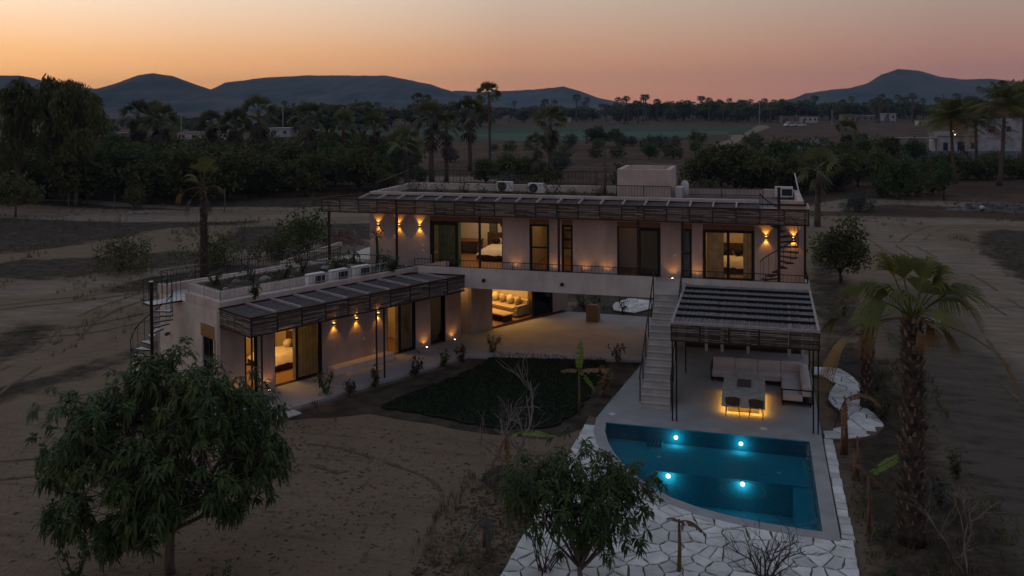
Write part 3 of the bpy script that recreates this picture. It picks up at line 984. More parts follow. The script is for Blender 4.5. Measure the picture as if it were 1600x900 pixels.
def dry_tufts():
    """dead stalks and low dry weeds on the beds and along the tracks"""
    rg = random.Random(12); mb = MB(); m2 = MB()
    areas = [((6.9, 11.2, -13, 9), 620, .26), ((-4.4, -1.8, -13, -6.5), 130, .22), ((-12.5, -8, -4, 0), 90, .18), ((-50, -24, -6, 45), 1500, .3), ((-84, -40, 20, 56), 900, .38),
             ((8, 34, 46, 80), 700, .38), ((20, 34, 26, 56), 400, .34), ((-60, 10, 62, 130), 1400, .55), ((-6, 1, 15, 24), 80, .3)]
    for (x0, x1, y0, y1), n, h in areas:
        for i in range(n):
            x, y = rg.uniform(x0, x1), rg.uniform(y0, y1)
            if noise2(x * .16 + 9, y * .16) < -.02:
                continue
            if 6.4 < x < 8.7 and -1.5 < y < 7.5:
                continue
            q = mb if rg.random() < .75 else m2
            for j in range(rg.randint(4, 8)):
                a = rg.uniform(0, 2 * PI); l = h * rg.uniform(.4, 1.2); sp = rg.uniform(.1, .8) * l
                w = .012 + .02 * h; cx, cy_ = x + rg.uniform(-.2, .2) * h * 2, y + rg.uniform(-.2, .2) * h * 2
                q.add([(cx - w * math.sin(a), cy_ + w * math.cos(a), GZ + .05), (cx + w * math.sin(a), cy_ - w * math.cos(a), GZ + .05), (cx + sp * math.cos(a), cy_ + sp * math.sin(a), GZ + .1 + l)], [(0, 1, 2)])
    struct('dry_weeds', mb, 'grass_dry', kind='stuff')
    struct('green_weeds', m2, 'leaf_dark', kind='stuff')
    lit = MB()
    for i in range(5200):
        k = rg.random()
        if k < .5:
            x, y = rg.gauss(-9.5, 6.5), rg.gauss(-9, 4.5)
        elif k < .75:
            x, y = rg.uniform(6.8, 11), rg.uniform(-13, 9)
        else:
            x, y = rg.uniform(-4, -1.8), rg.uniform(-13, -5)
        if -1.8 < x < 6.8 and y > -14 or (y > -4.2 and x > -13.5 and x < 6):
            continue
        a = rg.uniform(0, 6.3); L = rg.uniform(.03, .10); w = L * rg.uniform(.15, .4); c, s = math.cos(a), math.sin(a); z = GZ + .012
        lit.add([(x - c * L, y - s * L, z), (x + s * w, y - c * w, z + rg.uniform(0, .03)), (x + c * L, y + s * L, z + rg.uniform(0, .02)), (x - s * w, y + c * w, z)], [(0, 1, 2, 3)])
    struct('leaf_litter', lit, 'leaf_litter', kind='stuff')
    peb = MB()
    for i in range(1500):
        x, y = (rg.uniform(-26, -3), rg.uniform(-15, -3)) if rg.random() < .6 else (rg.uniform(10, 24), rg.uniform(-8, 40))
        s = rg.uniform(.015, .055)
        peb.add([(x - s, y, GZ), (x, y - s, GZ), (x + s, y, GZ), (x, y + s, GZ), (x, y, GZ + s)], [(0, 1, 4), (1, 2, 4), (2, 3, 4), (3, 0, 4)])
    struct('pebbles', peb, 'debris_grey', kind='stuff')


dry_tufts()

# ------------------------------------------------------------------ the low wing
def door_leaf(parent, fr, u0, u1, w, z0, z1, glass='glass_clear', fw=.07, name='sliding_door', mid=None, d=.05):
    """one framed leaf: frame mesh with its pane as a sub-part"""
    f = MB()
    f.box(u0, u0 + fw, w - d, w, z0, z1, fr); f.box(u1 - fw, u1, w - d, w, z0, z1, fr)
    f.box(u0 + fw, u1 - fw, w - d, w, z0, z0 + fw, fr); f.box(u0 + fw, u1 - fw, w - d, w, z1 - fw, z1, fr)
    if mid:
        f.box(u0 + fw, u1 - fw, w - d, w, mid - .035, mid + .035, fr)
    o = f.build(name, 'frame_black', parent)
    MB().box(u0 + fw, u1 - fw, w - d * .6, w - d * .4, z0 + fw, z1 - fw, fr).build('glass_pane', glass, o)
    return o


def jamb(parent, fr, u0, u1, w0, w1, z0, z1, t=.045):
    f = MB()
    f.box(u0, u0 + t, w0, w1, z0, z1, fr); f.box(u1 - t, u1, w0, w1, z0, z1, fr); f.box(u0 + t, u1 - t, w0, w1, z1 - t, z1, fr)
    return f.build('door_frame', 'frame_black', parent)


def low_wing():
    t = thing('low_wing', 'long single storey wing with planted roof, plastered walls and lit bedrooms', 'house', tuple(LW(6, -2.7, 0)))
    H = 3.87; HD = 2.42
    ops = [(1.04, 1.63, 0, HD), (2.38, 4.67, 0, HD), (8.19, 9.87, 0, HD), (10.79, 11.76, 0, HD), (12.78, 13.5, 0, 2.75), (14.97, 19.7, 0, 2.75)]
    mb = wall(MB(), LW, 0, 12.6, -.25, 0, 0, 3.5, [o for o in ops if o[0] < 12.6])
    mb.build('front_wall', 'stucco', t)
    wall(MB(), LW, 12.6, 21, -.25, 0, 0, 3.06, [o for o in ops if o[0] > 12.6]).build('front_wall', 'stucco', t)
    # gable end with a small window and the opening for the spiral stair
    e = MB()
    def EN(n, d, z):
        return LW(d, -n, z)
    wall(e, EN, .25, 5.45, 0, .25, 0, 3.5, [(.55, 1.45, .75, 2.35)])
    e.build('end_wall', 'stucco_glow_lit', t)
    MB().box(.42, 1.55, -.012, .02, 2.35, 2.85, EN).build('lintel_board', 'osb_board', t)
    MB().box(.36, .46, -.012, .05, 1.0, 2.35, EN).build('lintel_board', 'osb_board', t)
    wf = MB()
    for a, b, c, d in ((.55, .62, .75, 2.35), (1.38, 1.45, .75, 2.35), (.62, 1.38, .75, .82), (.62, 1.38, 2.28, 2.35), (.97, 1.03, .82, 2.28)):
        wf.box(a, b, .06, .12, c, d, EN)
    w = wf.build('window', 'frame_black', t)
    MB().box(.62, 1.38, .085, .095, .82, 2.28, EN).build('glass_pane', 'glass_dim', w)
    MB().box(.66, 1.1, .2, .23, .8, 2.3, EN).build('curtain', 'curtain_blue', t)
    wall(MB(), LW, 0, 21, -5.45, -5.2, 0, 3.5).build('rear_wall', 'stucco', t)
    # roof slab with parapet
    MB().box(.25, 12.6, -5.2, -.25, 3.2, 3.5, LW).build('roof_slab', 'slab_plaster', t)
    pp = MB()
    pp.box(0, 12.0, -.25, 0, 3.502, H, LW)
    pp.box(.0, .25, -2.86, -.252, 3.502, H, LW)
    pp.box(.0, .25, -5.45, -4.67, 3.502, H, LW)
    pp.box(.252, 9.4, -5.45, -5.2, 3.502, H - .05, LW)
    pp.build('parapet', 'parapet_plaster', t)
    pl = MB()
    pl.box(1.0, 9.4, -2.1, -1.95, 3.502, 3.84, LW); pl.box(1.0, 9.4, -4.75, -4.6, 3.502, 3.84, LW); pl.box(1.0, 1.15, -4.6, -2.1, 3.502, 3.84, LW); pl.box(9.25, 9.4, -4.6, -2.1, 3.502, 3.84, LW)
    pl.build('planter_wall', 'parapet_plaster', t)
    MB().box(1.15, 9.25, -4.6, -2.1, 3.501, 3.76, LW).build('planter_soil', 'bed_soil', t)
    # doors
    jamb(t, LW, 1.04, 1.63, -.16, -.06, 0, HD); door_leaf(t, LW, 1.085, 1.585, -.08, .02, HD - .05, mid=1.18, name='window')
    jamb(t, LW, 2.38, 4.67, -.2, -.03, 0, HD)
    door_leaf(t, LW, 3.42, 4.62, -.05, .02, HD - .05, 'glass_dim', .1)
    jamb(t, LW, 8.19, 9.87, -.2, -.03, 0, HD); door_leaf(t, LW, 8.9, 9.82, -.05, .02, HD - .05, 'glass_dim', .12)
    jamb(t, LW, 10.79, 11.76, -.2, -.03, 0, HD); door_leaf(t, LW, 10.84, 11.71, -.14, .02, HD - .05, 'glass_dim', .09)
    jamb(t, LW, 14.97, 19.7, -.2, -.03, 0, 2.75); door_leaf(t, LW, 18.1, 19.65, -.05, .02, 2.7, 'glass_dim', .14)
    # bench cast along the wall
    MB().box(4.95, 8.15, .004, .55, .002, .28, LW).build('bench', 'slab_plaster', t)
    # partitions, floors, ceilings of the rooms behind
    fl = MB()
    for a, b in ((.25, 5.6), (5.75, 10.3), (10.45, 12.7), (13.6, 20.8)):
        fl.box(a, b, -5.2, -.25, -.2, .012, LW)
    fl.build('floor', 'wood_floor', t)
    MB().box(12.7, 13.6, -2.2, -.02, -.25, .004, LW).build('floor', 'deck_cement', t)
    for a, b in ((5.6, 5.75), (10.3, 10.45), (12.62, 12.76), (13.5, 13.62), (18.6, 18.72), (20.8, 20.95)):
        MB().box(a, b, -5.2, -.252, 0, 3.06, LW).build('partition_wall', 'interior_wall', t)
    MB().box(12.76, 13.5, -1.5, -1.35, 0, 3.06, LW).build('partition_wall', 'interior_wall', t)
    lin = MB()
    lin.box(.252, 20.8, -5.198, -5.15, 0.013, 3.05, LW); lin.box(.252, .3, -5.1, -1.6, 0.013, 3.05, LW)
    lin.build('inner_lining', 'interior_wall', t)
    MB().box(13.62, 20.8, -5.2, -.25, 2.95, 3.06, LW).build('ceiling', 'interior_white', t)
    for s, lab in ((6.81, 'p'),):
        MB().box(s, s + .09, .001, .014, 1.05, 1.17, LW).build('light_switch', 'ac_white', t)
    MB().box(7.4, 7.48, .001, .012, .38, .5, LW).build('light_switch', 'ac_white', t)
    return t


low_wing()


def curtain(fr, u0, u1, w, z0, z1, m, label):
    mb = MB(); n = max(6, int((u1 - u0) / .05))
    V = []
    for i in range(n + 1):
        u = u0 + (u1 - u0) * i / n
        V += [fr(u, w + .035 * math.sin(i * 1.9), z0), fr(u, w + .035 * math.sin(i * 1.9), z1)]
    mb.add(V, [(2 * i, 2 * i + 2, 2 * i + 3, 2 * i + 1) for i in range(n)])
    return tag(mb.build('curtain', m, smooth=True), label, 'curtain')


curtain(LW, 3.5, 4.75, -.45, .03, 2.6, 'curtain_fabric', 'pale curtain behind the sliding door of the near bedroom')
curtain(LW, 9.0, 9.95, -.45, .03, 2.6, 'curtain_fabric', 'pale curtain behind the second sliding door of the low wing')
curtain(LW, 18.2, 19.7, -.5, .03, 2.75, 'curtain_fabric', 'olive lit curtain behind the dark door right of the living room')

AMB = (1, .50, .12)
lamp('room_light', 'AREA', LW(2.9, -2.6, 3.1), 95, AMB, None, size=(2, 2))
lamp('room_light', 'AREA', LW(8.2, -2.6, 3.1), 70, AMB, None, size=(2, 2))
lamp('room_light', 'AREA', LW(11.5, -2.8, 3.0), 5, AMB, None, size=(1, 1))
lamp('room_light', 'AREA', LW(17.0, -2.4, 2.9), 150, AMB, None, size=(4, 2.5))
lamp('room_light', 'POINT', LW(13.1, -.7, 2.5), 6, (1, .55, .16), None, .1)
# the breezeway is lit from the slab above it
for p in ((-3.6, 8.2), (-2.2, 10.5), (-5, 11)):
    lamp('downlight', 'SPOT', (p[0], p[1], 3.0), 13, (1, .38, .07), None, .05, rot=(0, 0, 0), spot=R(130), blend=1)


def bed(lab, fr, u0, u1, w0, w1, z, cover, head='u', pillows='white_linen', throw=None):
    """double bed: the mattress runs from the head board at w1 (or u1) to the foot"""
    c = fr((u0 + u1) / 2, (w0 + w1) / 2, z)
    t = thing('bed', lab, 'bed', tuple(c))
    MB().box(u0, u1, w0, w1, z + .08, z + .28, fr).build('bed_base', 'dark_wood', t)
    d = MB(); n = 10; rg = random.Random(3)
    V = []
    for i in range(n + 1):
        for j in range(n + 1):
            a, b = i / n, j / n; e = min(a, 1 - a, b, 1 - b)
            V.append(fr(u0 - .04 + (u1 - u0 + .08) * a, w0 - .04 + (w1 - w0 + .08) * b, z + .30 + .28 * min(1, (e * 7) ** .5) + rg.uniform(-.035, .05)))
    d.add(V, [(i * (n + 1) + j, (i + 1) * (n + 1) + j, (i + 1) * (n + 1) + j + 1, i * (n + 1) + j + 1) for i in range(n) for j in range(n)])
    d.build('duvet', cover, t, True)
    if head == 'u':
        MB().box(u1, u1 + .09, w0 - .1, w1 + .1, z, z + 1.15, fr).build('headboard', 'dark_wood', t)
        for k in range(2):
            ww = w0 + (w1 - w0) * (.27 + .46 * k)
            MB().blob(fr(u1 - .28, ww, z + .72), (.2, .3, .2), 10, 6, .06, rg).build('pillow', pillows, t, True)
    else:
        MB().box(u0 - .1, u1 + .1, w1, w1 + .09, z, z + 1.15, fr).build('headboard', 'dark_wood', t)
        for k in range(2):
            uu = u0 + (u1 - u0) * (.27 + .46 * k)
            MB().blob(fr(uu, w1 - .22, z + .72), (.3, .2, .2), 10, 6, .06, rg).build('pillow', pillows, t, True)
            if throw:
                MB().blob(fr(uu, w1 - .5, z + .82), (.24, .12, .2), 8, 5, .05, rg).build('cushion', throw, t, True)
    return t


bed('low bed with a rumpled white duvet in the near lit bedroom of the low wing', LW, 3.2, 5.2, -3.6, -1.7, .012, 'white_linen', 'u')
bed('bed with a folded cover seen through the second door of the low wing', LW, 8.0, 9.9, -4.4, -2.6, .012, 'beige_linen', 'w')


def picture(lab, fr, u0, u1, w, z0, z1, art='picture_art'):
    t = thing('picture', lab, 'picture', tuple(fr((u0 + u1) / 2, w, z0)))
    MB().box(u0, u1, w - .03, w, z0, z1, fr).build('picture_frame', 'dark_wood', t)
    a, b = (u1 - u0) * .06, (z1 - z0) * .06
    MB().box(u0 + a, u1 - a, w - .036, w - .03, z0 + b, z1 - b, fr).build('picture_mount', 'picture_mount', t)
    a, b = (u1 - u0) * .2, (z1 - z0) * .2
    MB().box(u0 + a, u1 - a, w - .042, w - .036, z0 + b, z1 - b, fr).build('picture_print', art, t)


def living_room():
    t = thing('indoor_sofa', 'long beige sofa with scatter cushions in the lit living room', 'sofa', tuple(LW(17.9, -2.6, .012)))
    MB().box(17.35, 18.2, -5.0, -.55, .1, .40, LW).build('sofa_base', 'beige_linen', t)
    MB().box(18.2, 18.48, -5.0, -.55, .1, .82, LW).build('backrest', 'beige_linen', t)
    MB().box(17.4, 18.2, -.75, -.55, .402, .62, LW).build('arm', 'beige_linen', t)
    rg = random.Random(2)
    for i in range(4):
        MB().box(17.33, 18.18, -4.98 + i * 1.05, -3.96 + i * 1.05, .402, .52, LW).build('seat_cushion', 'beige_linen', t)
    for i in range(7):
        MB().blob(LW(18.06, -4.6 + i * .58, .76), (.19, .29, .26), 9, 6, .06, rg).build('cushion', ['beige_linen', 'white_linen'][i % 2], t, True)
    c = thing('coffee_table', 'low wooden coffee table with a slatted base in front of the indoor sofa', 'table', tuple(LW(16.6, -1.1, .012)))
    MB().box(16.2, 17.0, -2.1, -.35, .34, .40, LW).build('table_top', 'beige_linen', c)
    for i in range(6):
        MB().box(16.25, 16.95, -2.05 + i * .3, -1.98 + i * .3, .013, .34, LW).build('slat', 'dark_wood', c)


living_room()
picture('small dark framed picture above the bed of the near bedroom', LW, 3.4, 4.3, -5.1, 1.6, 2.3, 'beige_linen')


# ------------------------------------------------------------------ the two storey wing
YW = 7.49
FZ = 3.5


def UW(x, d, z):            # x along the facade, d out from the wall towards the camera
    return Vector((x, YW - d, z))


def main_wing():
    t = thing('main_wing', 'upper storey wing on a long slab with a row of black framed doors', 'house', (-4, 10, 0))
    Z1 = 5.78
    ops = [(-11.36, -7.61, FZ, Z1), (-6.27, -5.29, FZ, Z1), (-4.7, -4.15, FZ, Z1), (-2.05, -.04, FZ, Z1), (.88, 1.37, FZ, Z1), (1.85, 4.12, FZ, Z1)]
    wall(MB(), UW, -14.6, 6.2, -.25, 0, FZ, 6.8, [(a, b, c, d + .24) for a, b, c, d in ops]).build('front_wall', 'stucco', t)
    for a, b, c, d in ops:
        MB().box(a + .002, b - .002, -.2, -.006, d, d + .24, UW).build('lintel_board', 'lintel_wood', t)
    p = MB()
    p.box(-14.6, 4.3, YW - .0, YW + .25, 6.802, 7.15); p.box(5.15, 6.2, YW, YW + .25, 6.802, 7.15)
    p.box(-14.6, -14.35, YW + .25, 12.4, 6.802, 7.14); p.box(5.95, 6.2, YW + .25, 12.4, 6.802, 7.16)
    p.box(-14.35, 5.95, 12.15, 12.4, 6.802, 7.2)
    p.build('parapet', 'parapet_plaster', t)
    MB().box(-14.35, 5.95, YW + .25, 12.15, 6.55, 6.8).build('roof_slab', 'slab_plaster', t)
    w = MB(); w.box(-14.6, -14.35, YW + .25, 12.4, FZ, 6.8); w.box(5.95, 6.2, YW + .25, 12.4, FZ, 6.8); w.box(-14.35, 5.95, 12.15, 12.4, FZ, 6.55)
    w.build('side_wall', 'stucco', t)
    # slab and its upstand
    s = MB(); s.box(-14.6, 6.36, 5.03, 12.9, 3.08, FZ); s.build('floor_slab', 'slab_plaster', t)
    k = MB(); k.box(-11.0, 0, 5.032, 5.2, FZ + .001, 3.98); k.box(1.13, 6.34, 5.032, 5.2, FZ + .001, 3.98); k.box(6.18, 6.34, 5.2, 7.4, FZ + .001, 3.96)
    k.build('balcony_upstand', 'slab_plaster', t)
    # terrace of the far left end
    q = MB(); q.box(-18.6, -14.6, 5.6, 12, 3.1, FZ + .02); q.build('balcony_slab', 'mortar', t)
    q = MB(); q.box(-18.6, -12.9, 5.62, 5.8, FZ + .021, 3.78); q.box(-18.6, -18.42, 5.8, 12, FZ + .021, 3.78); q.build('balcony_upstand', 'parapet_plaster', t)
    MB().box(-16.6, -12.4, 8.0, 11.6, FZ + .022, 3.62).build('bench', 'slab_plaster', t)
    g = MB(); g.box(-18.5, -14.7, 6, 11.8, 0, 3.1); g.build('ground_floor_wall', 'stucco', t)
    MB().box(-14.34, -2.4, YW + .26, 12.14, 6.801, 6.84).build('planter_soil', 'bed_soil', t)
    MB().box(-2.38, 5.94, YW + .26, 12.14, 6.801, 6.806).build('roof_membrane', 'table_dark', t)
    # roof box
    b = MB(); b.box(-2.3, .25, 9.2, 9.42, 6.81, 8.33); b.box(-2.3, .25, 12.0, 12.148, 6.801, 8.33); b.box(-2.3, -2.08, 9.42, 12.0, 6.801, 8.33); b.box(.03, .25, 9.42, 12.0, 6.801, 8.33)
    b.box(-2.08, .03, 9.42, 12.0, 6.801, 7.7)
    b.build('roof_box', 'parapet_plaster', t)
    # ground floor behind the pergola
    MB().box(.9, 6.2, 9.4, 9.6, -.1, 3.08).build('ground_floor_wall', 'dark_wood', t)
    for x in (1.95, 2.66, 3.82, 5.62, 6.2):
        MB().box(x - .07, x + .07, 8.35, 8.5, .002, 3.08).build('column', 'slab_plaster', t)
    MB().box(-.2, .9, 9.2, 9.45, -.1, 3.08).build('ground_floor_wall', 'stucco', t)
    # doors, from left to right
    D = lambda *a, **k: door_leaf(t, UW, *a, **k)
    jamb(t, UW, -11.36, -7.61, -.2, -.03, FZ, Z1); D(-11.32, -9.9, -.05, FZ + .02, Z1 - .05, glass='glass_dim', fw=.16)
    jamb(t, UW, -6.27, -5.29, -.16, -.04, FZ, Z1); D(-6.22, -5.34, -.06, FZ + .02, Z1 - .05, mid=4.65, name='window')
    jamb(t, UW, -4.7, -4.15, -.16, -.04, FZ, Z1); D(-4.66, -4.19, -.06, FZ + .02, Z1 - .05, mid=4.67, name='window')
    jamb(t, UW, -2.05, -.04, -.2, -.03, FZ, Z1); D(-1.08, -.08, -.05, FZ + .02, Z1 - .05, glass='glass_dim', fw=.12)
    jamb(t, UW, .88, 1.37, -.16, -.04, FZ, Z1); D(.92, 1.33, -.06, FZ + .02, Z1 - .05, mid=4.65, name='window')
    jamb(t, UW, 1.85, 4.12, -.2, -.03, FZ, Z1); D(1.9, 3.0, -.05, FZ + .02, Z1 - .05, fw=.09); D(2.94, 4.07, -.11, FZ + .02, Z1 - .05, fw=.09)
    # rooms
    for x in (-6.6, -3.4, -2.3, .2, 4.5):
        MB().box(x, x + .12, YW + .252, 12.148, FZ, 6.549).build('partition_wall', 'interior_wall', t)
    MB().box(-2.18, .2, 9.3, 9.42, FZ, 6.549).build('partition_wall', 'interior_wall', t)
    MB().box(-14.34, 5.94, 12.1, 12.148, FZ + .013, 6.54).build('inner_lining', 'interior_white', t)
    MB().box(-14.34, 5.94, YW + .02, 12.1, FZ + .001, FZ + .012).build('floor', 'wood_floor', t)
    for x, z in ((-11.75, 4.5), (.55, 4.5), (-11.75, 4.25)):
        MB().box(x, x + .09, YW - .014, YW - .001, z, z + .1).build('light_switch', 'ac_white', t)
    return t


main_wing()
curtain(UW, -11.1, -9.9, -.5, FZ + .03, 6.2, 'curtain_green', 'grey green curtain behind the wide left door of the upper floor')
curtain(UW, .9, 1.35, -.35, FZ + .03, 6.2, 'curtain_blue', 'bluish curtain filling the narrow window right of the stair head')
curtain(UW, 2.0, 2.75, -.6, FZ + .03, 6.2, 'curtain_fabric', 'pale curtain at the left side of the right hand lit bedroom')
curtain(UW, 3.62, 4.2, -.5, FZ + .03, 6.2, 'curtain_fabric', 'pale curtain at the right side of the right hand lit bedroom')
curtain(UW, -5.45, -5.25, -.4, FZ + .03, 6.2, 'interior_white', 'white curtain at the right edge of the lit half glazed window')
WRM = (1, .60, .24)
lamp('room_light', 'AREA', (-9, 10, 6.3), 46, (1, .60, .27), None, size=(3, 2.5))
lamp('room_light', 'AREA', (-5, 9.8, 6.3), 13, (1, .52, .15), None, size=(1.5, 1.5))
lamp('room_light', 'POINT', (-1.4, 8.6, 6.1), 1.2, (1, .5, .25), None, .1)
lamp('room_light', 'AREA', (2.9, 10, 6.3), 34, (1, .52, .13), None, size=(2, 2))
lamp('room_light', 'POINT', (.8, 9, 5.4), 2.4, (.6, .85, 1), None, .2)


def upper_furniture():
    def BK(x, y, z):
        return Vector((x, y, z))
    bed('wide bed with pale bedspread and two dark cushions in the upper left bedroom', BK, -9.6, -7.6, 9.5, 11.7, FZ + .012, 'white_linen', 'w', 'white_linen', 'dark_cushion')
    bed('low bed with rumpled patterned cover in the right hand lit bedroom', BK, 2.25, 3.75, 9.0, 11.0, FZ + .012, 'white_linen', 'w', 'beige_linen', 'dark_cushion')
    picture('large red and black print in a pale mount above the upper left bed', BK, -9.1, -7.5, 12.09, 4.95, 5.9)
    t = thing('desk', 'small wooden desk against the wall of the upper left bedroom', 'desk', (-10.6, 11.5, FZ + .012))
    MB().box(-11.3, -10.0, 11.1, 12.0, 4.2, 4.26).build('table_top', 'lintel_wood', t)
    for x in (-11.25, -10.1):
        MB().box(x, x + .06, 11.15, 11.95, FZ + .013, 4.2).build('leg', 'lintel_wood', t)
    d = thing('wall_mirror', 'tall dark mirror on the back wall left of the upper left bed', 'mirror', (-9.5, 12.08, 4.6))
    MB().box(-9.7, -9.25, 12.05, 12.098, 4.3, 6.1).build('mirror_frame', 'frame_black', d)
    MB().box(-9.66, -9.29, 12.04, 12.05, 4.34, 6.06).build('mirror_glass', 'curtain_green', d)
    p = thing('pendant_lamp', 'small glowing bulb hanging in the upper left bedroom', 'lamp', (-8.75, 10.6, 5.9))
    MB().tube([(-8.75, 10.6, 6.548), (-8.75, 10.6, 5.95)], .012, 5).build('cord', 'frame_black', p)
    MB().blob((-8.75, 10.6, 5.88), (.07, .07, .07), 8, 6).build('bulb', 'lamp_white', p, True)
    p = thing('pendant_lamp', 'tiny amber bulb behind the narrow window of the upper floor', 'lamp', (-4.5, 8.4, 5.7))
    MB().tube([(-4.5, 8.4, 6.548), (-4.5, 8.4, 5.72)], .01, 5).build('cord', 'frame_black', p)
    MB().blob((-4.5, 8.4, 5.66), (.05, .05, .05), 8, 6).build('bulb', 'bulb_small', p, True)
    v = thing('shelf_unit', 'dark shelf with pots seen through the lit half glazed window', 'shelf', (-5.6, 11.6, FZ))
    for z in (4.4, 4.9, 5.4):
        MB().box(-6.0, -5.2, 11.5, 12.05, z, z + .04).build('shelf', 'dark_wood', v)
        MB().blob((-5.6, 11.7, z + .16), (.12, .12, .13), 8, 5).build('pot', 'terracotta', v, True)


upper_furniture()

# ------------------------------------------------------------------ pergolas with woven fascias
def woven_mesh(w, h, seed, n=17):
    """a woven panel: rows of uneven sticks tied over uprights (local x across, z up)"""
    rg = random.Random(seed); mb = MB()
    for i in range(n):
        z = h * (i + .5) / n; x = 0
        while x < w:
            L = min(rg.uniform(.5, 1.2), w - x)
            dz = rg.uniform(-.008, .008); r = h / n * rg.uniform(.40, .58); y = rg.uniform(-.012, .012)
            mb.tube([(x, y, z + dz), (x + L, y + rg.uniform(-.01, .01), z + rg.uniform(-.012, .012))], r, 4, rg.choice((0, 0, 1, 1, 2)))
            x += L
    for x in (.02, w * .5, w - .02):
        mb.tube([(x, .018, 0), (x, .018, h)], .014, 4)
    return mb.mesh('woven_panel', ['woven_stick', 'stick_dark', 'stick_pale'])


WOVEN = {}


def woven(w, h, k):
    key = (round(w, 2), round(h, 2), k % 4)
    if key not in WOVEN:
        WOVEN[key] = woven_mesh(w, h, len(WOVEN) + 3)
    return WOVEN[key]


def mat_mesh(w, d, seed, mt='reed_mat_dark'):
    """reed mat: many thin canes side by side (local x across the canes, y along them)"""
    rg = random.Random(seed); mb = MB()
    n = max(8, int(w / .035))
    for i in range(n):
        x = w * (i + .5) / n
        z = rg.uniform(-.01, .012); r = w / n * rg.uniform(.40, .56)
        mb.tube([(x + rg.uniform(-.006, .006), 0, z), (x + rg.uniform(-.006, .006), d, z + rg.uniform(-.008, .008))], r, 4, cap=False)
    return mb.mesh('reed_mat', mt)


def place(me, name, parent, p, ang):
    off = Vector((0, 0, 0)); q = parent
    while q is not None:
        off += q.location; q = q.parent
    return from_mesh(name, me, parent, Vector(p) - off, ang)


def pergola_low():
    t = thing('pergola', 'long reed roofed pergola with woven fascia along the low wing', 'pergola', tuple(LW(5, 1.2, 0)))
    N1, ZT, ZB = 2.38, 3.68, 2.93

    def tend(n):            # where the pergola is cut off by the slab of the upper floor
        return (5.0 - A0.y - NV.y * n) / TV.y
    te0, te1 = tend(0), tend(N1)
    b = MB()
    b.box(-.06, te1, N1 - .06, N1, ZT - .07, ZT, LW); b.box(-.06, te1, N1 - .06, N1, ZB, ZB + .05, LW)
    b.box(-.06, te0, .004, .07, ZT - .07, ZT, LW); b.box(-.06, 0, .07, N1 - .06, ZT - .07, ZT, LW); b.box(-.06, 0, .07, N1 - .06, ZB, ZB + .05, LW)
    b.beam(LW(te0, .05, ZT - .03), LW(te1, N1 - .03, ZT - .03), .06, .07)
    b.build('beam', 'brown_steel', t)
    n = 10; step = te1 / n
    ang = TH
    for i in range(n):
        u = i * step
        place(woven(step - .05, ZT - ZB - .1, i), 'woven_panel', t, LW(u + .03, N1 - .02, ZB + .05), ang)
        MB().box(u - .02, u + .02, N1 - .012, N1 + .02, ZB, ZT - .07, LW).build('upright', 'brown_steel', t)
    for i in range(2):
        place(woven(1.12, ZT - ZB - .1, i), 'woven_panel', t, LW(-.03, .06 + 1.15 * (i + 1), ZB + .05), ang + PI / 2)
    k = 0
    for i in range(n + 1):
        u = i * step
        if i:
            e = N1 - .06 if u <= te0 else None
            a = .07 if u <= te0 else .07 + (u - te0) / (te1 - te0) * (N1 - .1)
            MB().box(u - .035, u + .035, a, N1 - .06, ZT - .035, ZT + .05, LW).build('rafter', 'grey_steel', t)
        if i < n:
            u1 = u + step
            if u1 <= te0 + .02:
                me = WOVEN.get('m') or mat_mesh(N1 - .16, step - .08, 4); WOVEN['m'] = me
                o = place(me, 'reed_mat', t, LW(u + .04, .08, ZT - .05), 0)
                # canes run along the wing: local x -> out from the wall, local y -> along it
                o.matrix_basis = Matrix.Translation(o.location) @ Matrix(((NV.x, TV.x, 0, 0), (NV.y, TV.y, 0, 0), (0, 0, 1, 0), (0, 0, 0, 1)))
            else:
                a0 = .07 + max(0, (u - te0)) / (te1 - te0) * (N1 - .1); a1 = .07 + (u1 - te0) / (te1 - te0) * (N1 - .1)
                m = MB(); P = [LW(u + .04, a0, ZT - .05), LW(u1 - .04, a1, ZT - .05), LW(u1 - .04, N1 - .07, ZT - .05), LW(u + .04, N1 - .07, ZT - .05)]
                m.add(P + [p - Vector((0, 0, .02)) for p in P], [(0, 1, 2, 3), (7, 6, 5, 4), (0, 4, 5, 1), (1, 5, 6, 2), (2, 6, 7, 3), (3, 7, 4, 0)])
                m.build('reed_mat', 'reed_mat_dark', t)
    for u in (-.0, 5.75):
        for dn, du in ((0, 0), (-.02, .42)):
            MB().box(u + du, u + du + .055, N1 - .075 + dn, N1 - .02 + dn, 0, ZB + .0, LW).build('post', 'brown_steel', t)


pergola_low()


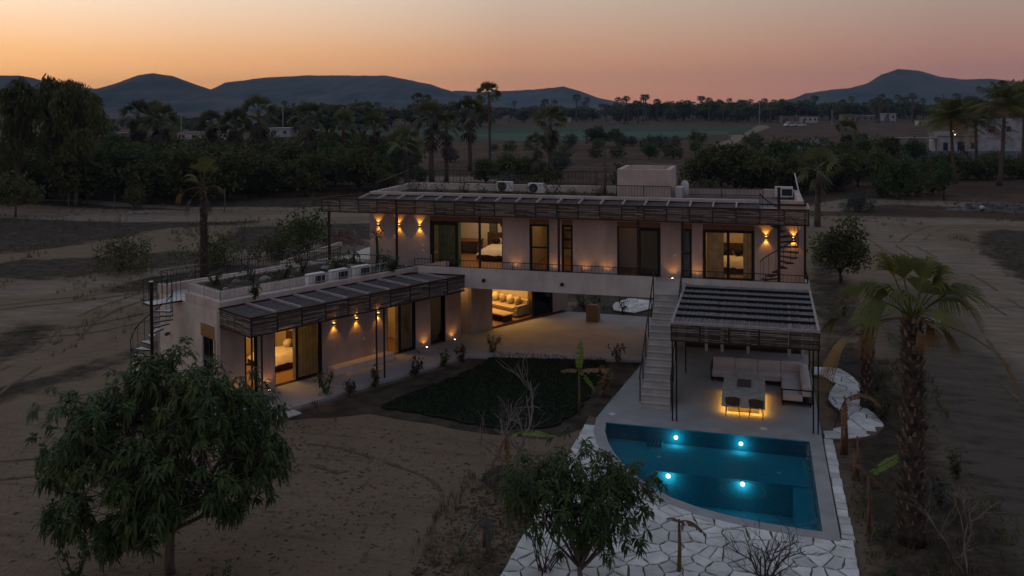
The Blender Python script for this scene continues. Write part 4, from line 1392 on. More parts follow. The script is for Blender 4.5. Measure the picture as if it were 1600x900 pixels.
def pergola_upper():
    t = thing('pergola', 'long reed roofed pergola with woven fascia across the upper storey', 'pergola', (-5, 6.8, FZ))
    X0, X1, YF, ZT, ZB = -16.6, 6.35, 6.25, 6.93, 6.22
    b = MB()
    b.box(X0, X1, YF, YF + .06, ZT - .06, ZT); b.box(X0, X1, YF, YF + .06, ZB, ZB + .05)
    b.box(-14.58, X1, YW - .07, YW - .006, 6.95, 7.02)
    b.beam((X0 + .03, YF + .06, ZT - .03), (-14.6, 8.6, 7.0), .06, .07)
    b.beam((X0 + .03, YF + .06, ZB + .03), (X0 + .03, YF + .9, ZB + .03), .05, .05)
    b.build('beam', 'brown_steel', t)
    n = 23; st = (X1 - X0) / n
    for i in range(n):
        x = X0 + i * st
        place(woven(st - .04, ZT - ZB - .09, i), 'woven_panel', t, (x + .03, YF + .015, ZB + .05), 0)
        MB().box(x - .02, x + .02, YF - .025, YF - .002, ZB, ZT - .06).build('upright', 'brown_steel', t)
    MB().box(X1 - .02, X1 + .02, YF - .025, YF - .002, ZB, ZT - .06).build('upright', 'brown_steel', t)
    m = mat_mesh(.95, st - .07, 8)
    for i in range(n + 1):
        x = X0 + i * st
        if i in (21, 22):
            continue
        if x > -14.6 - st:
            MB().beam((x, YF + .06, ZT - .02), (x, YW - .08, 7.03), .07, .11).build('rafter', 'grey_steel', t)
        if i < n - 2 and x > -15.0:
            o = place(m, 'reed_mat', t, (0, 0, 0), 0)
            sl = (7.0 - (ZT - .04)) / 1.1
            o.matrix_basis = Matrix.Translation(Vector((x + .035, YF + .08, ZT - .045)) - t.location) @ Matrix(((0, 1, 0, 0), (1.16, 0, 0, 0), (sl * 1.1, 0, 1, 0), (0, 0, 0, 1)))
    MB().box(X1 - .06, X1, YF + .06, YW - .08, ZT - .06, ZT + .03).build('rafter', 'grey_steel', t)
    for i, x in enumerate((-16.27, -12.64, -8.40, -4.57, -.92, 1.05, 6.2)):
        MB().box(x - .05, x + .05, YF + .07, YF + .17, FZ + .022 if x < -11 else FZ, ZT - .06).build('post', 'brown_steel', t)


pergola_upper()


def pergola_patio():
    t = thing('pergola', 'square reed roofed pergola with woven fascia over the outdoor sofa beside the pool', 'pergola', (3.8, 2, 0))
    X0, X1, Y0, Y1 = 1.26, 6.35, -1.14, 4.98
    ZF, ZR, ZB = 3.63, 3.82, 2.92

    def zz(y):
        return ZF + (ZR - ZF) * (y - Y0) / (Y1 - Y0)
    for x in (X0, X1 - .09):
        m = MB(); V = []
        for y in (Y0, Y1):
            V += [(x, y, zz(y) - .1), (x + .09, y, zz(y) - .1), (x + .09, y, zz(y)), (x, y, zz(y))]
        m.add(V, [(0, 1, 2, 3), (7, 6, 5, 4), (0, 4, 5, 1), (1, 5, 6, 2), (2, 6, 7, 3), (3, 7, 4, 0)]); m.build('beam', 'grey_steel', t)
        m = MB(); m.box(x + .01, x + .07, Y0 + .06, Y1, ZB, ZB + .06); m.build('beam', 'brown_steel', t)
    MB().box(X0 + .09, X1 - .09, Y0, Y0 + .07, ZF - .09, ZF - .002).build('beam', 'grey_steel', t)
    MB().box(X0, X1, Y0, Y0 + .05, ZB, ZB + .05).build('beam', 'brown_steel', t)
    n = 5; st = (X1 - X0) / n
    for i in range(n):
        x = X0 + i * st
        place(woven(st - .05, ZF - ZB - .14, i), 'woven_panel', t, (x + .03, Y0 + .02, ZB + .05), 0)
        MB().box(x - .0, x + .035, Y0 - .02, Y0 - .002, ZB, ZF - .1).build('upright', 'brown_steel', t)
    MB().box(X1 - .035, X1, Y0 - .02, Y0 - .002, ZB, ZF - .1).build('upright', 'brown_steel', t)
    for i in range(6):
        for x, s in ((X0 + .02, 1), (X1 - .02, 1)):
            place(woven((Y1 - Y0) / 6 - .04, ZF - ZB - .14, i), 'woven_panel', t, (x, Y0 + .08 + i * (Y1 - Y0 - .1) / 6, ZB + .06), PI / 2)
    k = 7; sy = (Y1 - Y0 - .08) / k
    me = mat_mesh(X1 - X0 - .2, sy - .08, 5, 'reed_mat')
    for i in range(k):
        y = Y0 + .08 + i * sy
        o = place(me, 'reed_mat', t, (X0 + .1, y + .04, zz(y) - .07), 0)
        o.rotation_euler = (math.atan((ZR - ZF) / (Y1 - Y0)), 0, 0)
        if i:
            MB().box(X0 + .09, X1 - .09, y - .025, y + .025, zz(y) - .09, zz(y) + .035).build('rafter', 'black_steel', t)
    for x in (X0 + .02, X0 + .17, X1 - .24, X1 - .08):
        MB().box(x, x + .05, Y0 + .07, Y0 + .12, .0, ZF - .1 if x < X0 + .1 or x > X1 - .1 else ZF - .1).build('post', 'black_steel', t)
    for x in (X0 + .02, X1 - .08):
        MB().box(x, x + .05, Y1 - .2, Y1 - .15, .0, ZB).build('post', 'black_steel', t)


pergola_patio()


# ------------------------------------------------------------------ stairs and railings
def main_stair():
    t = thing('staircase', 'straight cement staircase with dark handrails rising from the pool terrace to the upper floor', 'staircase', (.55, 2.5, 0))
    n = 18; h = FZ / n; d = 5.03 / 17
    for i in range(n - 1):
        m = MB(); y = i * d; z = (i + 1) * h
        m.box(0, 1.11, y, y + d + .25, max(.001, z - h - .16), z - .004)
        o = m.build('step', 'stair_cement', t)
        MB().box(.0, 1.11, y - .006, y + .045, z - .05, z).build('nosing', 'tread_edge', o)
    for x in (-.025, 1.135):
        r = MB(); zt = .92
        P = lambda i: (x, (i - 1) * d + .14, i * h)
        r.beam((x, .0, h + zt), (x, 17 * d - .1, FZ + zt - .02), .045, .05)
        r.beam((x, 17 * d - .1, FZ + zt - .02), (x, 17 * d + 1.0, FZ + zt - .02), .045, .05)
        o = r.build('handrail', 'brown_steel', t)
        for i in (1, 4, 7, 10, 13, 16):
            y = (i - 1) * d + .16
            MB().box(x - .02, x + .02, y - .02, y + .02, i * h, i * h + zt + .03).build('rail_post', 'brown_steel', o)
        MB().box(x - .02, x + .02, 5.15, 5.19, FZ, FZ + zt - .03).build('rail_post', 'brown_steel', o)


main_stair()


def railing(lab, pts, h=.95, step=.13, mt='black_steel', bottom=.1, post=1.6):
    c = sum((Vector(p) for p in pts), Vector()) / len(pts)
    t = thing('railing', lab, 'railing', tuple(c))
    bal = MB(); top = MB()
    for a, b in zip(pts, pts[1:]):
        a, b = Vector(a), Vector(b); L = (b - a).length; n = max(1, int(L / step))
        top.beam(a + Vector((0, 0, h)), b + Vector((0, 0, h)), .035, .03)
        top.beam(a + Vector((0, 0, bottom)), b + Vector((0, 0, bottom)), .03, .025)
        for i in range(n + 1):
            p = a.lerp(b, i / n)
            bal.tube([p + Vector((0, 0, bottom)), p + Vector((0, 0, h))], .008, 4, cap=False)
        k = max(1, round(L / post))
        for i in range(k + 1):
            p = a.lerp(b, i / k)
            MB().tube([p, p + Vector((0, 0, h))], .02, 5).build('rail_post', mt, t)
    top.build('top_rail', mt, t)
    o = bal.build('baluster', mt, t); o['kind'] = 'stuff'


railing('low dark railing along the balcony edge left of the stair head', [(-11.2, 5.12, 3.98), (-.06, 5.12, 3.98)], .34, .16, 'brown_steel', .04)
railing('low dark railing along the balcony edge behind the patio pergola', [(1.2, 5.12, 3.98), (6.26, 5.12, 3.98), (6.26, 7.3, 3.96)], .34, .16, 'brown_steel', .04)
railing('dark railing along the front edge of the low planted roof', [LW(.12, -2.8, 3.87), LW(.12, -.15, 3.87), LW(11.0, -.15, 3.87)], .42, .2, 'grey_steel')
railing('dark railing along the rear edge of the low planted roof', [LW(.12, -4.72, 3.86), LW(.12, -5.32, 3.86), LW(9.4, -5.32, 3.82)], .55, .14)
railing('railing round the far left end of the upper terrace', [(-12.9, 5.7, 3.78), (-18.5, 5.7, 3.78), (-18.5, 11.8, 3.78)], .5, .15)
railing('thin railing along the planted roof edge left of the roof box', [(-14.4, 7.9, 6.8), (-14.4, 12.2, 7.14), (-2.4, 12.3, 7.2)], .75, .2)
railing('dark railing in front of the roof box on the top roof', [(-2.3, 9.0, 6.8), (.3, 9.0, 6.8)], .75, .14)
railing('thin railing along the rear roof edge right of the roof box', [(.5, 12.0, 6.8), (4.5, 12.0, 6.8)], .42, .18)


def spiral(lab, c, z0, z1, r, n, a0, turn, mt, cap='black_steel', plat=None, tread_mt=None):
    t = thing('spiral_staircase', lab, 'staircase', (c[0], c[1], z0))
    MB().tube([(c[0], c[1], z0), (c[0], c[1], z1 + .95)], .065, 10).build('column', mt, t)
    MB().tube([(c[0], c[1], z1 + .951), (c[0], c[1], z1 + .985)], .085, 10).build('column_cap', 'ac_white' if tread_mt else mt, t)
    pts = []; h = (z1 - z0) / (n + 1); da = turn / n
    for i in range(n):
        a = a0 + da * i; z = z0 + h * (i + 1); b = a + da * 1.12
        m = MB()
        P = [(c[0] + .05 * math.cos(a), c[1] + .05 * math.sin(a)), (c[0] + r * math.cos(a), c[1] + r * math.sin(a)), (c[0] + r * math.cos((a + b) / 2), c[1] + r * math.sin((a + b) / 2)), (c[0] + r * math.cos(b), c[1] + r * math.sin(b)), (c[0] + .05 * math.cos(b), c[1] + .05 * math.sin(b))]
        m.prism(P, z - .045, z)
        o = m.build('tread', mt, t)
        if tread_mt:
            q = [(c[0] + (x - c[0]) * .96, c[1] + (y - c[1]) * .96) for x, y in P]
            MB().prism(q, z + .001, z + .012).build('tread_top', tread_mt, o)
        am = (a + b) / 2
        p = Vector((c[0] + (r - .02) * math.cos(am), c[1] + (r - .02) * math.sin(am), z)); pts.append(p + Vector((0, 0, .9)))
        MB().tube([p, p + Vector((0, 0, .9))], .011, 5).build('baluster', mt, t)
    MB().tube(pts, .022, 6).build('handrail', mt, t)
    return t


cl = LW(-1.28, -3.15, 0)
sp = spiral('outdoor spiral staircase with pale treads at the left end of the low wing', (cl.x, cl.y), GZ, FZ, .82, 15, PI * .0 - .5, -PI * 1.78, 'black_steel', tread_mt='ac_white')
pf = MB(); pf.box(-1.3, -.004, -3.95, -3.12, FZ - .05, FZ, LW); pf.build('landing', 'black_steel', sp)
pf = MB(); pf.box(-1.26, -.02, -3.92, -3.15, FZ + .001, FZ + .012, LW); pf.build('landing_top', 'ac_white', sp)
pr = MB()
for i in range(7):
    for n_ in (-3.93, -3.14):
        pr.tube([LW(-1.25 + i * .2, n_, FZ), LW(-1.25 + i * .2, n_, FZ + .95)], .011, 5)
for n_ in (-3.93, -3.14):
    pr.beam(LW(-1.28, n_, FZ + .95), LW(-.02, n_, FZ + .95), .03, .03)
pr.build('landing_railing', 'black_steel', sp)
spiral('dark spiral staircase from the balcony to the top roof beside the amber wall lamps', (5.14, 6.62), FZ, 6.84, .82, 16, PI, PI * 2.0, 'brown_steel')
tag(MB().box(4.32, 5.06, 6.9, 7.48, 6.82, 6.86).build('landing_plate', 'grey_steel'), 'grey metal landing plate where the spiral stair reaches the top roof', 'landing')


# ------------------------------------------------------------------ outside lamps
SC = thing('wall_sconce', '', 'wall lamp', (0, 0, 0), 'up and down wall lamps')
MB().box(-.06, .06, -.11, 0, -.05, .05).build('body', 'frame_black', SC)
MB().box(-.045, .045, -.1, -.012, .0505, .056).build('lens', 'lamp_glow', SC)
MB().box(-.045, .045, -.1, -.012, -.056, -.0505).build('lens', 'lamp_glow', SC)
lamp('sconce_lamp', 'SPOT', (0, -.075, .075), 14, (1, .40, .035), SC, .02, rot=(PI - .10, 0, 0), spot=R(88), blend=.55)
lamp('sconce_lamp', 'SPOT', (0, -.075, -.075), 14, (1, .40, .035), SC, .02, rot=(.10, 0, 0), spot=R(88), blend=.55)
sc_spots = [((-14.11, YW, 5.48), 0, 'leftmost up and down lamp on the upper storey wall, behind the yucca'), ((-12.98, YW, 5.48), 0, 'up and down lamp just right of the second pergola post of the upper storey'),
            ((-11.88, YW, 5.48), 0, 'up and down lamp nearest the wide green curtained door'), ((4.61, YW, 5.5), 0, 'up and down lamp left of the upper spiral stair column'),
            ((5.77, YW, 5.5), 0, 'up and down lamp at the right end wall behind the upper spiral stair'),
            (tuple(LW(5.25, 0, 2.06)), TH, 'up and down lamp on the low wing next to the near bedroom door'), (tuple(LW(6.44, 0, 2.06)), TH, 'middle up and down lamp over the wall bench of the low wing'),
            (tuple(LW(7.64, 0, 2.08)), TH, 'up and down lamp of the low wing half hidden by the pergola posts')]
for i, (p, a, lab) in enumerate(sc_spots):
    o = SC if i == 0 else copy_tree(SC)
    o.location = p; o.rotation_euler = (0, 0, a); o['label'] = lab

UP = thing('ground_uplight', '', 'floor lamp', (0, 0, 0), 'small uplights at the foot of the walls')
MB().disc((0, 0), .055, .0, .05, 14).build('body', 'frame_black', UP)
MB().disc((0, 0), .036, .0505, .058, 14).build('lens', 'lamp_white', UP)
lamp('uplight_lamp', 'SPOT', (0, 0, .09), 7.5, (1, .40, .06), UP, .03, rot=(PI - .35, 0, 0), spot=R(110), blend=.9)


def up_spot(i, p, a, lab):
    o = UP if i == 0 else copy_tree(UP)
    o.location = p; o.rotation_euler = (0, 0, a); o['label'] = lab


ups = [(tuple(LW(1.95, .28, 0)), TH, 'glowing uplight on the walkway left of the near bedroom door'), (tuple(LW(.45, .25, 0)), TH, 'glowing uplight at the near corner of the low wing behind the mango leaves'),
       (tuple(LW(10.35, .22, 0)), TH, 'glowing uplight between the second and third door of the low wing'), (tuple(LW(12.15, .22, 0)), TH, 'glowing uplight at the far end of the low wing near the breezeway'),
       ((.52, YW - .3, FZ), 0, 'glowing uplight at the head of the straight stairs'), ((-6.95, YW - .3, FZ), 0, 'uplight behind the railing left of the lit half glazed window'),
       ((-5.0, YW - .3, FZ), 0, 'uplight behind the railing between the two narrow upper windows'), ((-3.55, YW - .3, FZ), 0, 'uplight behind the railing, left of the pair between window and dark door'),
       ((-2.55, YW - .3, FZ), 0, 'uplight behind the railing next to the dark sliding door'), ((1.6, YW - .3, FZ), 0, 'uplight between the bluish narrow window and the lit right bedroom')]
for i, (p, a, lab) in enumerate(ups):
    up_spot(i, p, a, lab)


def flood(lab, p, d):
    t = thing('wall_floodlight', lab, 'floodlight', p, 'small dark floodlights')
    d = Vector(d)
    P = Vector(p)
    MB().tube([P, P + d * .07], .03, 8).build('bracket', 'frame_black', t)
    MB().beam(P + d * .07, P + d * .2 - Vector((0, 0, .06)), .13, .10).build('head', 'frame_black', t)


flood('small dark floodlight on the balcony slab above the living room', (-7.75, 5.03, 3.52), (0, -1, 0))
flood('small dark floodlight on the balcony slab nearer the staircase', (-4.1, 5.03, 3.52), (0, -1, 0))
flood('small dark floodlight on the end wall beside the spiral staircase', tuple(LW(0, -4.3, 1.95)), tuple(-TV))
flood('small dark floodlight on the end wall nearer the window', tuple(LW(0, -2.9, 1.95)), tuple(-TV))

# ------------------------------------------------------------------ air conditioners, roof things
def ac_unit(lab, fr, u, w, z, side=0):
    t = thing('air_conditioner', lab, 'air conditioner', tuple(fr(u, w, z)), 'outdoor air conditioner units on the roofs')
    W, D, H = .84, .32, .50
    MB().box(u, u + W, w - D, w, z + .06, z + .06 + H, fr).build('casing', 'ac_white', t)
    for x in (u + .1, u + W - .16):
        MB().box(x, x + .06, w - D, w, z - (.19 if side and fr is LW else 0), z + .06, fr).build('foot', 'frame_black', t)
    if side == 0:
        c = (u + .3, z + .06 + H / 2)
        g = MB(); k = 20; r = .235
        V = [fr(c[0] + r * math.cos(2 * PI * i / k), w + .006, c[1] + r * math.sin(2 * PI * i / k)) for i in range(k)]
        g.add(V, [tuple(range(k))]); o = g.build('fan_grille', 'ac_grille', t)
        h = MB(); V = [fr(c[0] + .07 * math.cos(2 * PI * i / k), w + .012, c[1] + .07 * math.sin(2 * PI * i / k)) for i in range(k)]
        h.add(V, [tuple(range(k))]); h.build('fan_hub', 'debris_grey', o)
        MB().box(u + .62, u + .68, w + .001, w + .008, z + .44, z + .5, fr).build('badge', 'red_soil', t)
    else:
        o = MB().box(u + .32, u + W - .04, w + .001, w + .01, z + .14, z + .06 + H - .1, fr).build('rear_grille', 'ac_grille', t)


def RF(x, d, z):
    return Vector((x, 11.3 - d, z))


ac_unit('white air conditioner on the top roof, left of the two near the roof box', RF, -9.05, .0, 6.86)
ac_unit('white air conditioner with a red badge on the top roof, right of the two', RF, -7.2, .55, 6.86)
ac_unit('white air conditioner on the low planted roof, nearest the camera', LW, 4.35, -.45, 3.70, 1)
ac_unit('white air conditioner in the middle of the row on the low planted roof', LW, 5.55, -.45, 3.70, 1)
ac_unit('white air conditioner at the far end of the row on the low planted roof', LW, 6.75, -.45, 3.70, 1)
ac_unit('white air conditioner at the right end of the top roof behind the spiral stair', lambda x, d, z: Vector((x, 11.7 - d, z)), 5.05, 0, 6.82, 1)
ac_unit('white air conditioner right against the roof box', lambda x, d, z: Vector((.42 + d + .32, 10.0 + x, z)), .0, 0, 6.86)
tk = thing('gas_cylinder', 'small white gas cylinder right of the roof box', 'gas cylinder', (.75, 11.2, 6.81))
MB().tube([(.75, 11.2, 6.81), (.75, 11.2, 7.5), (.75, 11.2, 7.62), (.75, 11.2, 7.66)], [.2, .2, .13, .06], 12).build('tank', 'ac_white', tk, True)
MB().tube([(.75, 11.2, 7.66), (.75, 11.2, 7.74)], .05, 8).build('valve', 'brass', tk)
wp = thing('roof_ladder_rail', 'pale metal pole leaning out at the right rear corner of the top roof', 'pole', (6.25, 12.2, 7))
MB().tube([(6.22, 11.6, 6.85), (6.0, 12.5, 8.0)], .03, 6).build('pole', 'ac_white', wp)

# ------------------------------------------------------------------ pool side furniture
def outdoor_sofa():
    t = thing('outdoor_sofa', 'large L shaped outdoor sofa with pale cushions and thin dark frame', 'sofa', (4.6, 4, 0))
    f = MB()
    f.box(2.42, 5.16, 3.95, 4.92, .10, .16); f.box(5.16, 6.24, 1.68, 5.0, .10, .16)
    f.build('frame', 'black_steel', t)
    g = MB()
    for p, q in (((2.40, 3.95, .1), (2.40, 3.95, .6)), ((2.40, 4.95, .1), (2.40, 4.95, .6)), ((2.40, 3.95, .6), (2.40, 4.95, .6)), ((5.16, 1.66, .1), (5.16, 1.66, .62)), ((6.24, 1.66, .1), (6.24, 1.66, .62)), ((5.16, 1.66, .62), (6.24, 1.66, .62)),
                 ((5.16, 1.66, .12), (6.24, 1.66, .12)), ((6.26, 1.66, .62), (6.26, 5.0, .62)), ((6.26, 5.0, .1), (6.26, 5.0, .62)), ((2.4, 4.97, .62), (6.26, 4.97, .62))):
        g.beam(p, q, .04, .04)
    g.build('arm_frame', 'black_steel', t)
    for x, y in ((2.45, 4.0), (2.45, 4.85), (5.2, 1.72), (6.18, 1.72), (6.18, 4.9)):
        MB().box(x - .03, x + .03, y - .03, y + .03, 0, .1).build('leg', 'black_steel', t)

    def cush(name, a, b, c, d, e, f_):
        rg = random.Random(int(a * 100 + c * 37)); m = MB(); r = .06
        # soft block: rounded by three rings
        V = []
        for z, k in ((e, r), (e + r * .6, 0), (f_ - r * .6, 0), (f_, r)):
            for x, y in ((a + k, c + k), ((a + b) / 2, c + k - .012), (b - k, c + k), (b - k + .012, (c + d) / 2), (b - k, d - k), ((a + b) / 2, d - k + .012), (a + k, d - k), (a + k - .012, (c + d) / 2)):
                V.append((x, y, z + rg.uniform(-.006, .006)))
        F = [(i * 8 + j, i * 8 + (j + 1) % 8, (i + 1) * 8 + (j + 1) % 8, (i + 1) * 8 + j) for i in range(3) for j in range(8)]
        V.append(((a + b) / 2, (c + d) / 2, f_ + .03)); F += [(24 + j, 24 + (j + 1) % 8, 32) for j in range(8)]; F.append(tuple(range(7, -1, -1)))
        m.add(V, F); m.build(name, 'outdoor_cushion', t, False)
    for i in range(3):
        cush('seat_cushion', 2.45 + i * .905, 2.45 + i * .905 + .885, 3.97, 4.72, .16, .42)
        cush('back_cushion', 2.45 + i * .905, 2.45 + i * .905 + .885, 4.66, 4.93, .36, .78)
    cush('back_cushion', 5.17, 6.0, 4.68, 4.95, .36, .78)
    cush('seat_cushion', 5.17, 5.95, 3.88, 4.66, .16, .42)
    for i in range(3):
        cush('seat_cushion', 5.18, 5.9, 1.70 + i * .725, 1.70 + i * .725 + .715, .16, .42)
    for i in range(4):
        cush('back_cushion', 5.9, 6.22, 1.70 + i * .78, 1.70 + i * .78 + .76, .36, .76)


outdoor_sofa()


def fire_table():
    t = thing('fire_table', 'square concrete fire table with amber light glowing underneath', 'table', (3.76, 1.65, 0))
    MB().box(2.98, 4.54, .26, 3.0, .24, .62).build('table_top', 'concrete_table', t)
    MB().box(3.2, 4.32, .5, 2.76, 0, .238).build('plinth', 'table_dark', t)
    MB().box(3.5, 4.02, 1.5, 2.5, .621, .628).build('burner_lid', 'table_dark', t)
    MB().box(3.52, 3.755, 1.52, 2.48, .6285, .634).build('burner_panel', 'table_dark', t)
    MB().box(3.765, 4.0, 1.52, 2.48, .6285, .634).build('burner_panel', 'table_dark', t)
    s = MB(); s.box(3.05, 4.47, .40, .43, .21, .236); s.box(3.05, 3.08, .43, 2.85, .21, .236); s.box(4.44, 4.47, .43, 2.85, .21, .236)
    s.build('led_strip', 'led_strip', t)
    for c, sz, r in (((3.76, .38, .2), (1.4, .05), 0), ((3.06, 1.6, .2), (.05, 2.3), 0), ((4.46, 1.6, .2), (.05, 2.3), 0)):
        lamp('table_light', 'AREA', c, 6, (1, .46, .05), t, size=sz)


fire_table()


def chair(lab, x, y, a, first=None):
    t = thing('chair', lab, 'chair', (0, 0, 0), 'woven chairs at the fire table')
    # seat faces +y (towards the table)
    P = []
    for k in range(9):
        th = PI + PI * k / 8
        P.append((.25 * math.cos(th), -.02 + .24 * math.sin(th)))
    seat = MB(); seat.prism([(-.25, .22), (-.25, 0)] + P[1:-1] + [(.25, 0), (.25, .22)], .42, .45); seat.build('seat', 'chair_weave', t)
    MB().prism([(-.22, .2), (-.22, 0)] + [(x_ * .85, y_ * .85) for x_, y_ in P[1:-1]] + [(.22, 0), (.22, .2)], .451, .49, 0, .02).build('seat_pad', 'dark_cushion', t)
    bk = MB()
    for k in range(8):
        (x0, y0), (x1, y1) = P[k], P[k + 1]
        h0, h1 = .62 + .14 * math.sin(PI * k / 8), .62 + .14 * math.sin(PI * (k + 1) / 8)
        bk.add([(x0, y0, .45), (x1, y1, .45), (x1 * 1.08, y1 * 1.1, h1), (x0 * 1.08, y0 * 1.1, h0), (x0 * .93, y0 * .93, .45), (x1 * .93, y1 * .93, .45), (x1 * 1.01, y1 * 1.03, h1), (x0 * 1.01, y0 * 1.03, h0)],
               [(0, 1, 2, 3), (5, 4, 7, 6), (3, 2, 6, 7)])
    bk.build('backrest', 'chair_weave', t)
    for sx in (-1, 1):
        for sy in (-1, 1):
            MB().tube([(.2 * sx, .17 * sy, .42), (.25 * sx, .22 * sy, 0)], .014, 6).build('leg', 'brown_steel', t)
    t.location = (x, y, 0); t.rotation_euler = (0, 0, a)
    return t


ch = chair('woven chair at the fire table on the left, nearer the staircase', 3.38, .12, .05)
c2 = copy_tree(ch, 'woven chair at the fire table on the right, nearer the long sofa arm', (4.22, .06, 0), -.06)

# small block under the breezeway, step slab, etc.
pd = thing('stone_pedestal', 'pale stone block standing at the back edge of the breezeway', 'pedestal', (-4.15, 12.7, 0))
MB().prism([(-4.5, 12.4), (-3.85, 12.4), (-3.85, 13.0), (-4.5, 13.0)], 0, .78, 0, .03).build('block', 'far_tan', pd)
MB().prism([(-4.42, 12.48), (-3.93, 12.48), (-3.93, 12.92), (-4.42, 12.92)], .781, .86, 0, .02).build('cap', 'far_tan', pd)
s_ = LW(.95, 3.05, 0)
tag(MB().box(.55, 1.5, 2.75, 3.3, GZ + .04, -.03, LW).build('step_slab', 'slab_plaster'), 'loose pale step slab beside the near end of the walkway', 'slab')

# ------------------------------------------------------------------ vegetation
def rvec(rg):
    while True:
        v = Vector((rg.uniform(-1, 1), rg.uniform(-1, 1), rg.uniform(-1, 1)))
        if .05 < v.length < 1:
            return v.normalized()


def leaf(mb, p, d, L, w, droop, rg, m=0):
    """one narrow leaf of four facets, bent along its length"""
    d = d.normalized(); s = d.cross(Vector((0, 0, 1)))
    s = s.normalized() if s.length > .05 else Vector((1, 0, 0))
    s = (s + rvec(rg) * .35).normalized() * w
    a = p + d * L * .5 - Vector((0, 0, droop * L * .25)); e = p + d * L - Vector((0, 0, droop * L))
    k = Vector((0, 0, w * .3))
    mb.add([p, a - s + k, a, a + s + k, e], [(0, 2, 1), (0, 3, 2), (1, 2, 4), (2, 3, 4)], m)


def leaf2(mb, p, d, L, w, rg, m=0):
    d = d.normalized(); s = (d.cross(rvec(rg)))
    s = s.normalized() * w if s.length > .05 else Vector((w, 0, 0))
    a = p + d * L * .45
    mb.add([p, a - s, p + d * L, a + s], [(0, 1, 2, 3)], m)


def limb(mb, p, q, r0, r1, rg, sag=.12, seg=6, k=4):
    p, q = Vector(p), Vector(q); L = (q - p).length; pts = []
    o = rvec(rg) * L * sag
    for i in range(k + 1):
        t = i / k
        pts.append(p.lerp(q, t) + o * math.sin(PI * t) * .6 + rvec(rg) * L * .02 * (0 < i < k))
    mb.tube(pts, [r0 + (r1 - r0) * i / k for i in range(k + 1)], seg)
    return pts


def tree_meshes(seed, H, rad, trunk_h, trunk_r, clusters, per, L, w, kind='round', shell=.55, twigs=True, squash=1.0, skirt=0., more=()):
    """trunk with limbs, and a crown of leaves gathered in clumps over an uneven volume"""
    rg = random.Random(seed); tr = MB(); cr = MB()
    top = Vector((rg.uniform(-.1, .1) * H * .3, rg.uniform(-.1, .1) * H * .3, trunk_h))
    limb(tr, (0, 0, 0), top, trunk_r, trunk_r * .72, rg, .06, 8)
    cz = trunk_h * .8 + (H - trunk_h * .8) * .5; rz = (H - trunk_h * .8) * .5
    # lobes: several overlapping masses give an uneven outline
    lobes = []
    nl = 7 if kind != 'mango' else 13
    for i in range(nl):
        a = 2 * PI * i / nl + rg.uniform(-.4, .4); e = rg.uniform(-.6, .85)
        k = rg.uniform(.35, .62) if kind != 'mango' else rg.uniform(.34, .80)
        lobes.append((Vector((rad * k * math.cos(a) * (1 - .3 * abs(e)), rad * k * math.sin(a) * (1 - .3 * abs(e)), cz + rz * .62 * e)), rad * (rg.uniform(.38, .6) if kind != 'mango' else rg.uniform(.26, .52))))
    lobes.append((Vector((rg.uniform(-.15, .15) * rad, rg.uniform(-.15, .15) * rad, cz + rz * .58)), rad * .5))
    for x, z, r, y in more:
        lobes.append((r_ * x + f0 * y + Vector((0, 0, z)), r))
    limbs = []
    for c, r in lobes:
        if c.z > trunk_h * .7:
            limbs.append(limb(tr, top.lerp(Vector((0, 0, trunk_h * .6)), rg.random() * .5), c, trunk_r * .5, trunk_r * .12, rg, .15))
    allp = [p for l in limbs for p in l[1:]]
    for i in range(clusters):
        c, r = lobes[i % len(lobes)]
        v = rvec(rg); v.z *= squash
        p = c + v * r * (shell + (1 - shell) * rg.random()) * rg.uniform(.75, 1.12)
        if p.z < trunk_h * .45:
            p.z = trunk_h * .45 + rg.random() * .4
        if twigs and allp and rg.random() < .5:
            q = min(rg.sample(allp, min(8, len(allp))), key=lambda b: (b - p).length)
            limb(tr, q, p, trunk_r * .10, trunk_r * .03, rg, .1, 4, 2)
        if kind == 'mango':
            ax = (v + Vector((0, 0, .35)) + rvec(rg) * .3).normalized()
            for j in range(per):
                a = 2 * PI * j / per + rg.uniform(-.3, .3)
                s1 = ax.orthogonal().normalized(); s2 = ax.cross(s1)
                d = (s1 * math.cos(a) + s2 * math.sin(a)) + ax * rg.uniform(-.1, .7)
                leaf(cr, p + ax * rg.uniform(-.1, .05), d, L * rg.uniform(.7, 1.15), w, rg.uniform(.25, .85), rg)
        else:
            for j in range(per):
                d = rvec(rg); o = rvec(rg) * r * .22
                if kind == 'weep':
                    d = (d + Vector((0, 0, -1.3))).normalized()
                leaf2(cr, p + o, d, L * rg.uniform(.6, 1.2), w * rg.uniform(.7, 1.2), rg)
    return tr, cr


def make_tree(name, label, cat, loc, seed, H, rad, trunk_h, trunk_r, clusters, per, L, w, leafm, barkm, kind='round', group=None, rot=0, **k):
    t = thing(name, label, cat, (0, 0, 0), group)
    tr, cr = tree_meshes(seed, H, rad, trunk_h, trunk_r, clusters, per, L, w, kind, **k)
    tr.build('trunk', barkm, t, True); cr.build('crown', leafm, t)
    t.location = loc; t.rotation_euler = (0, 0, rot)
    return t


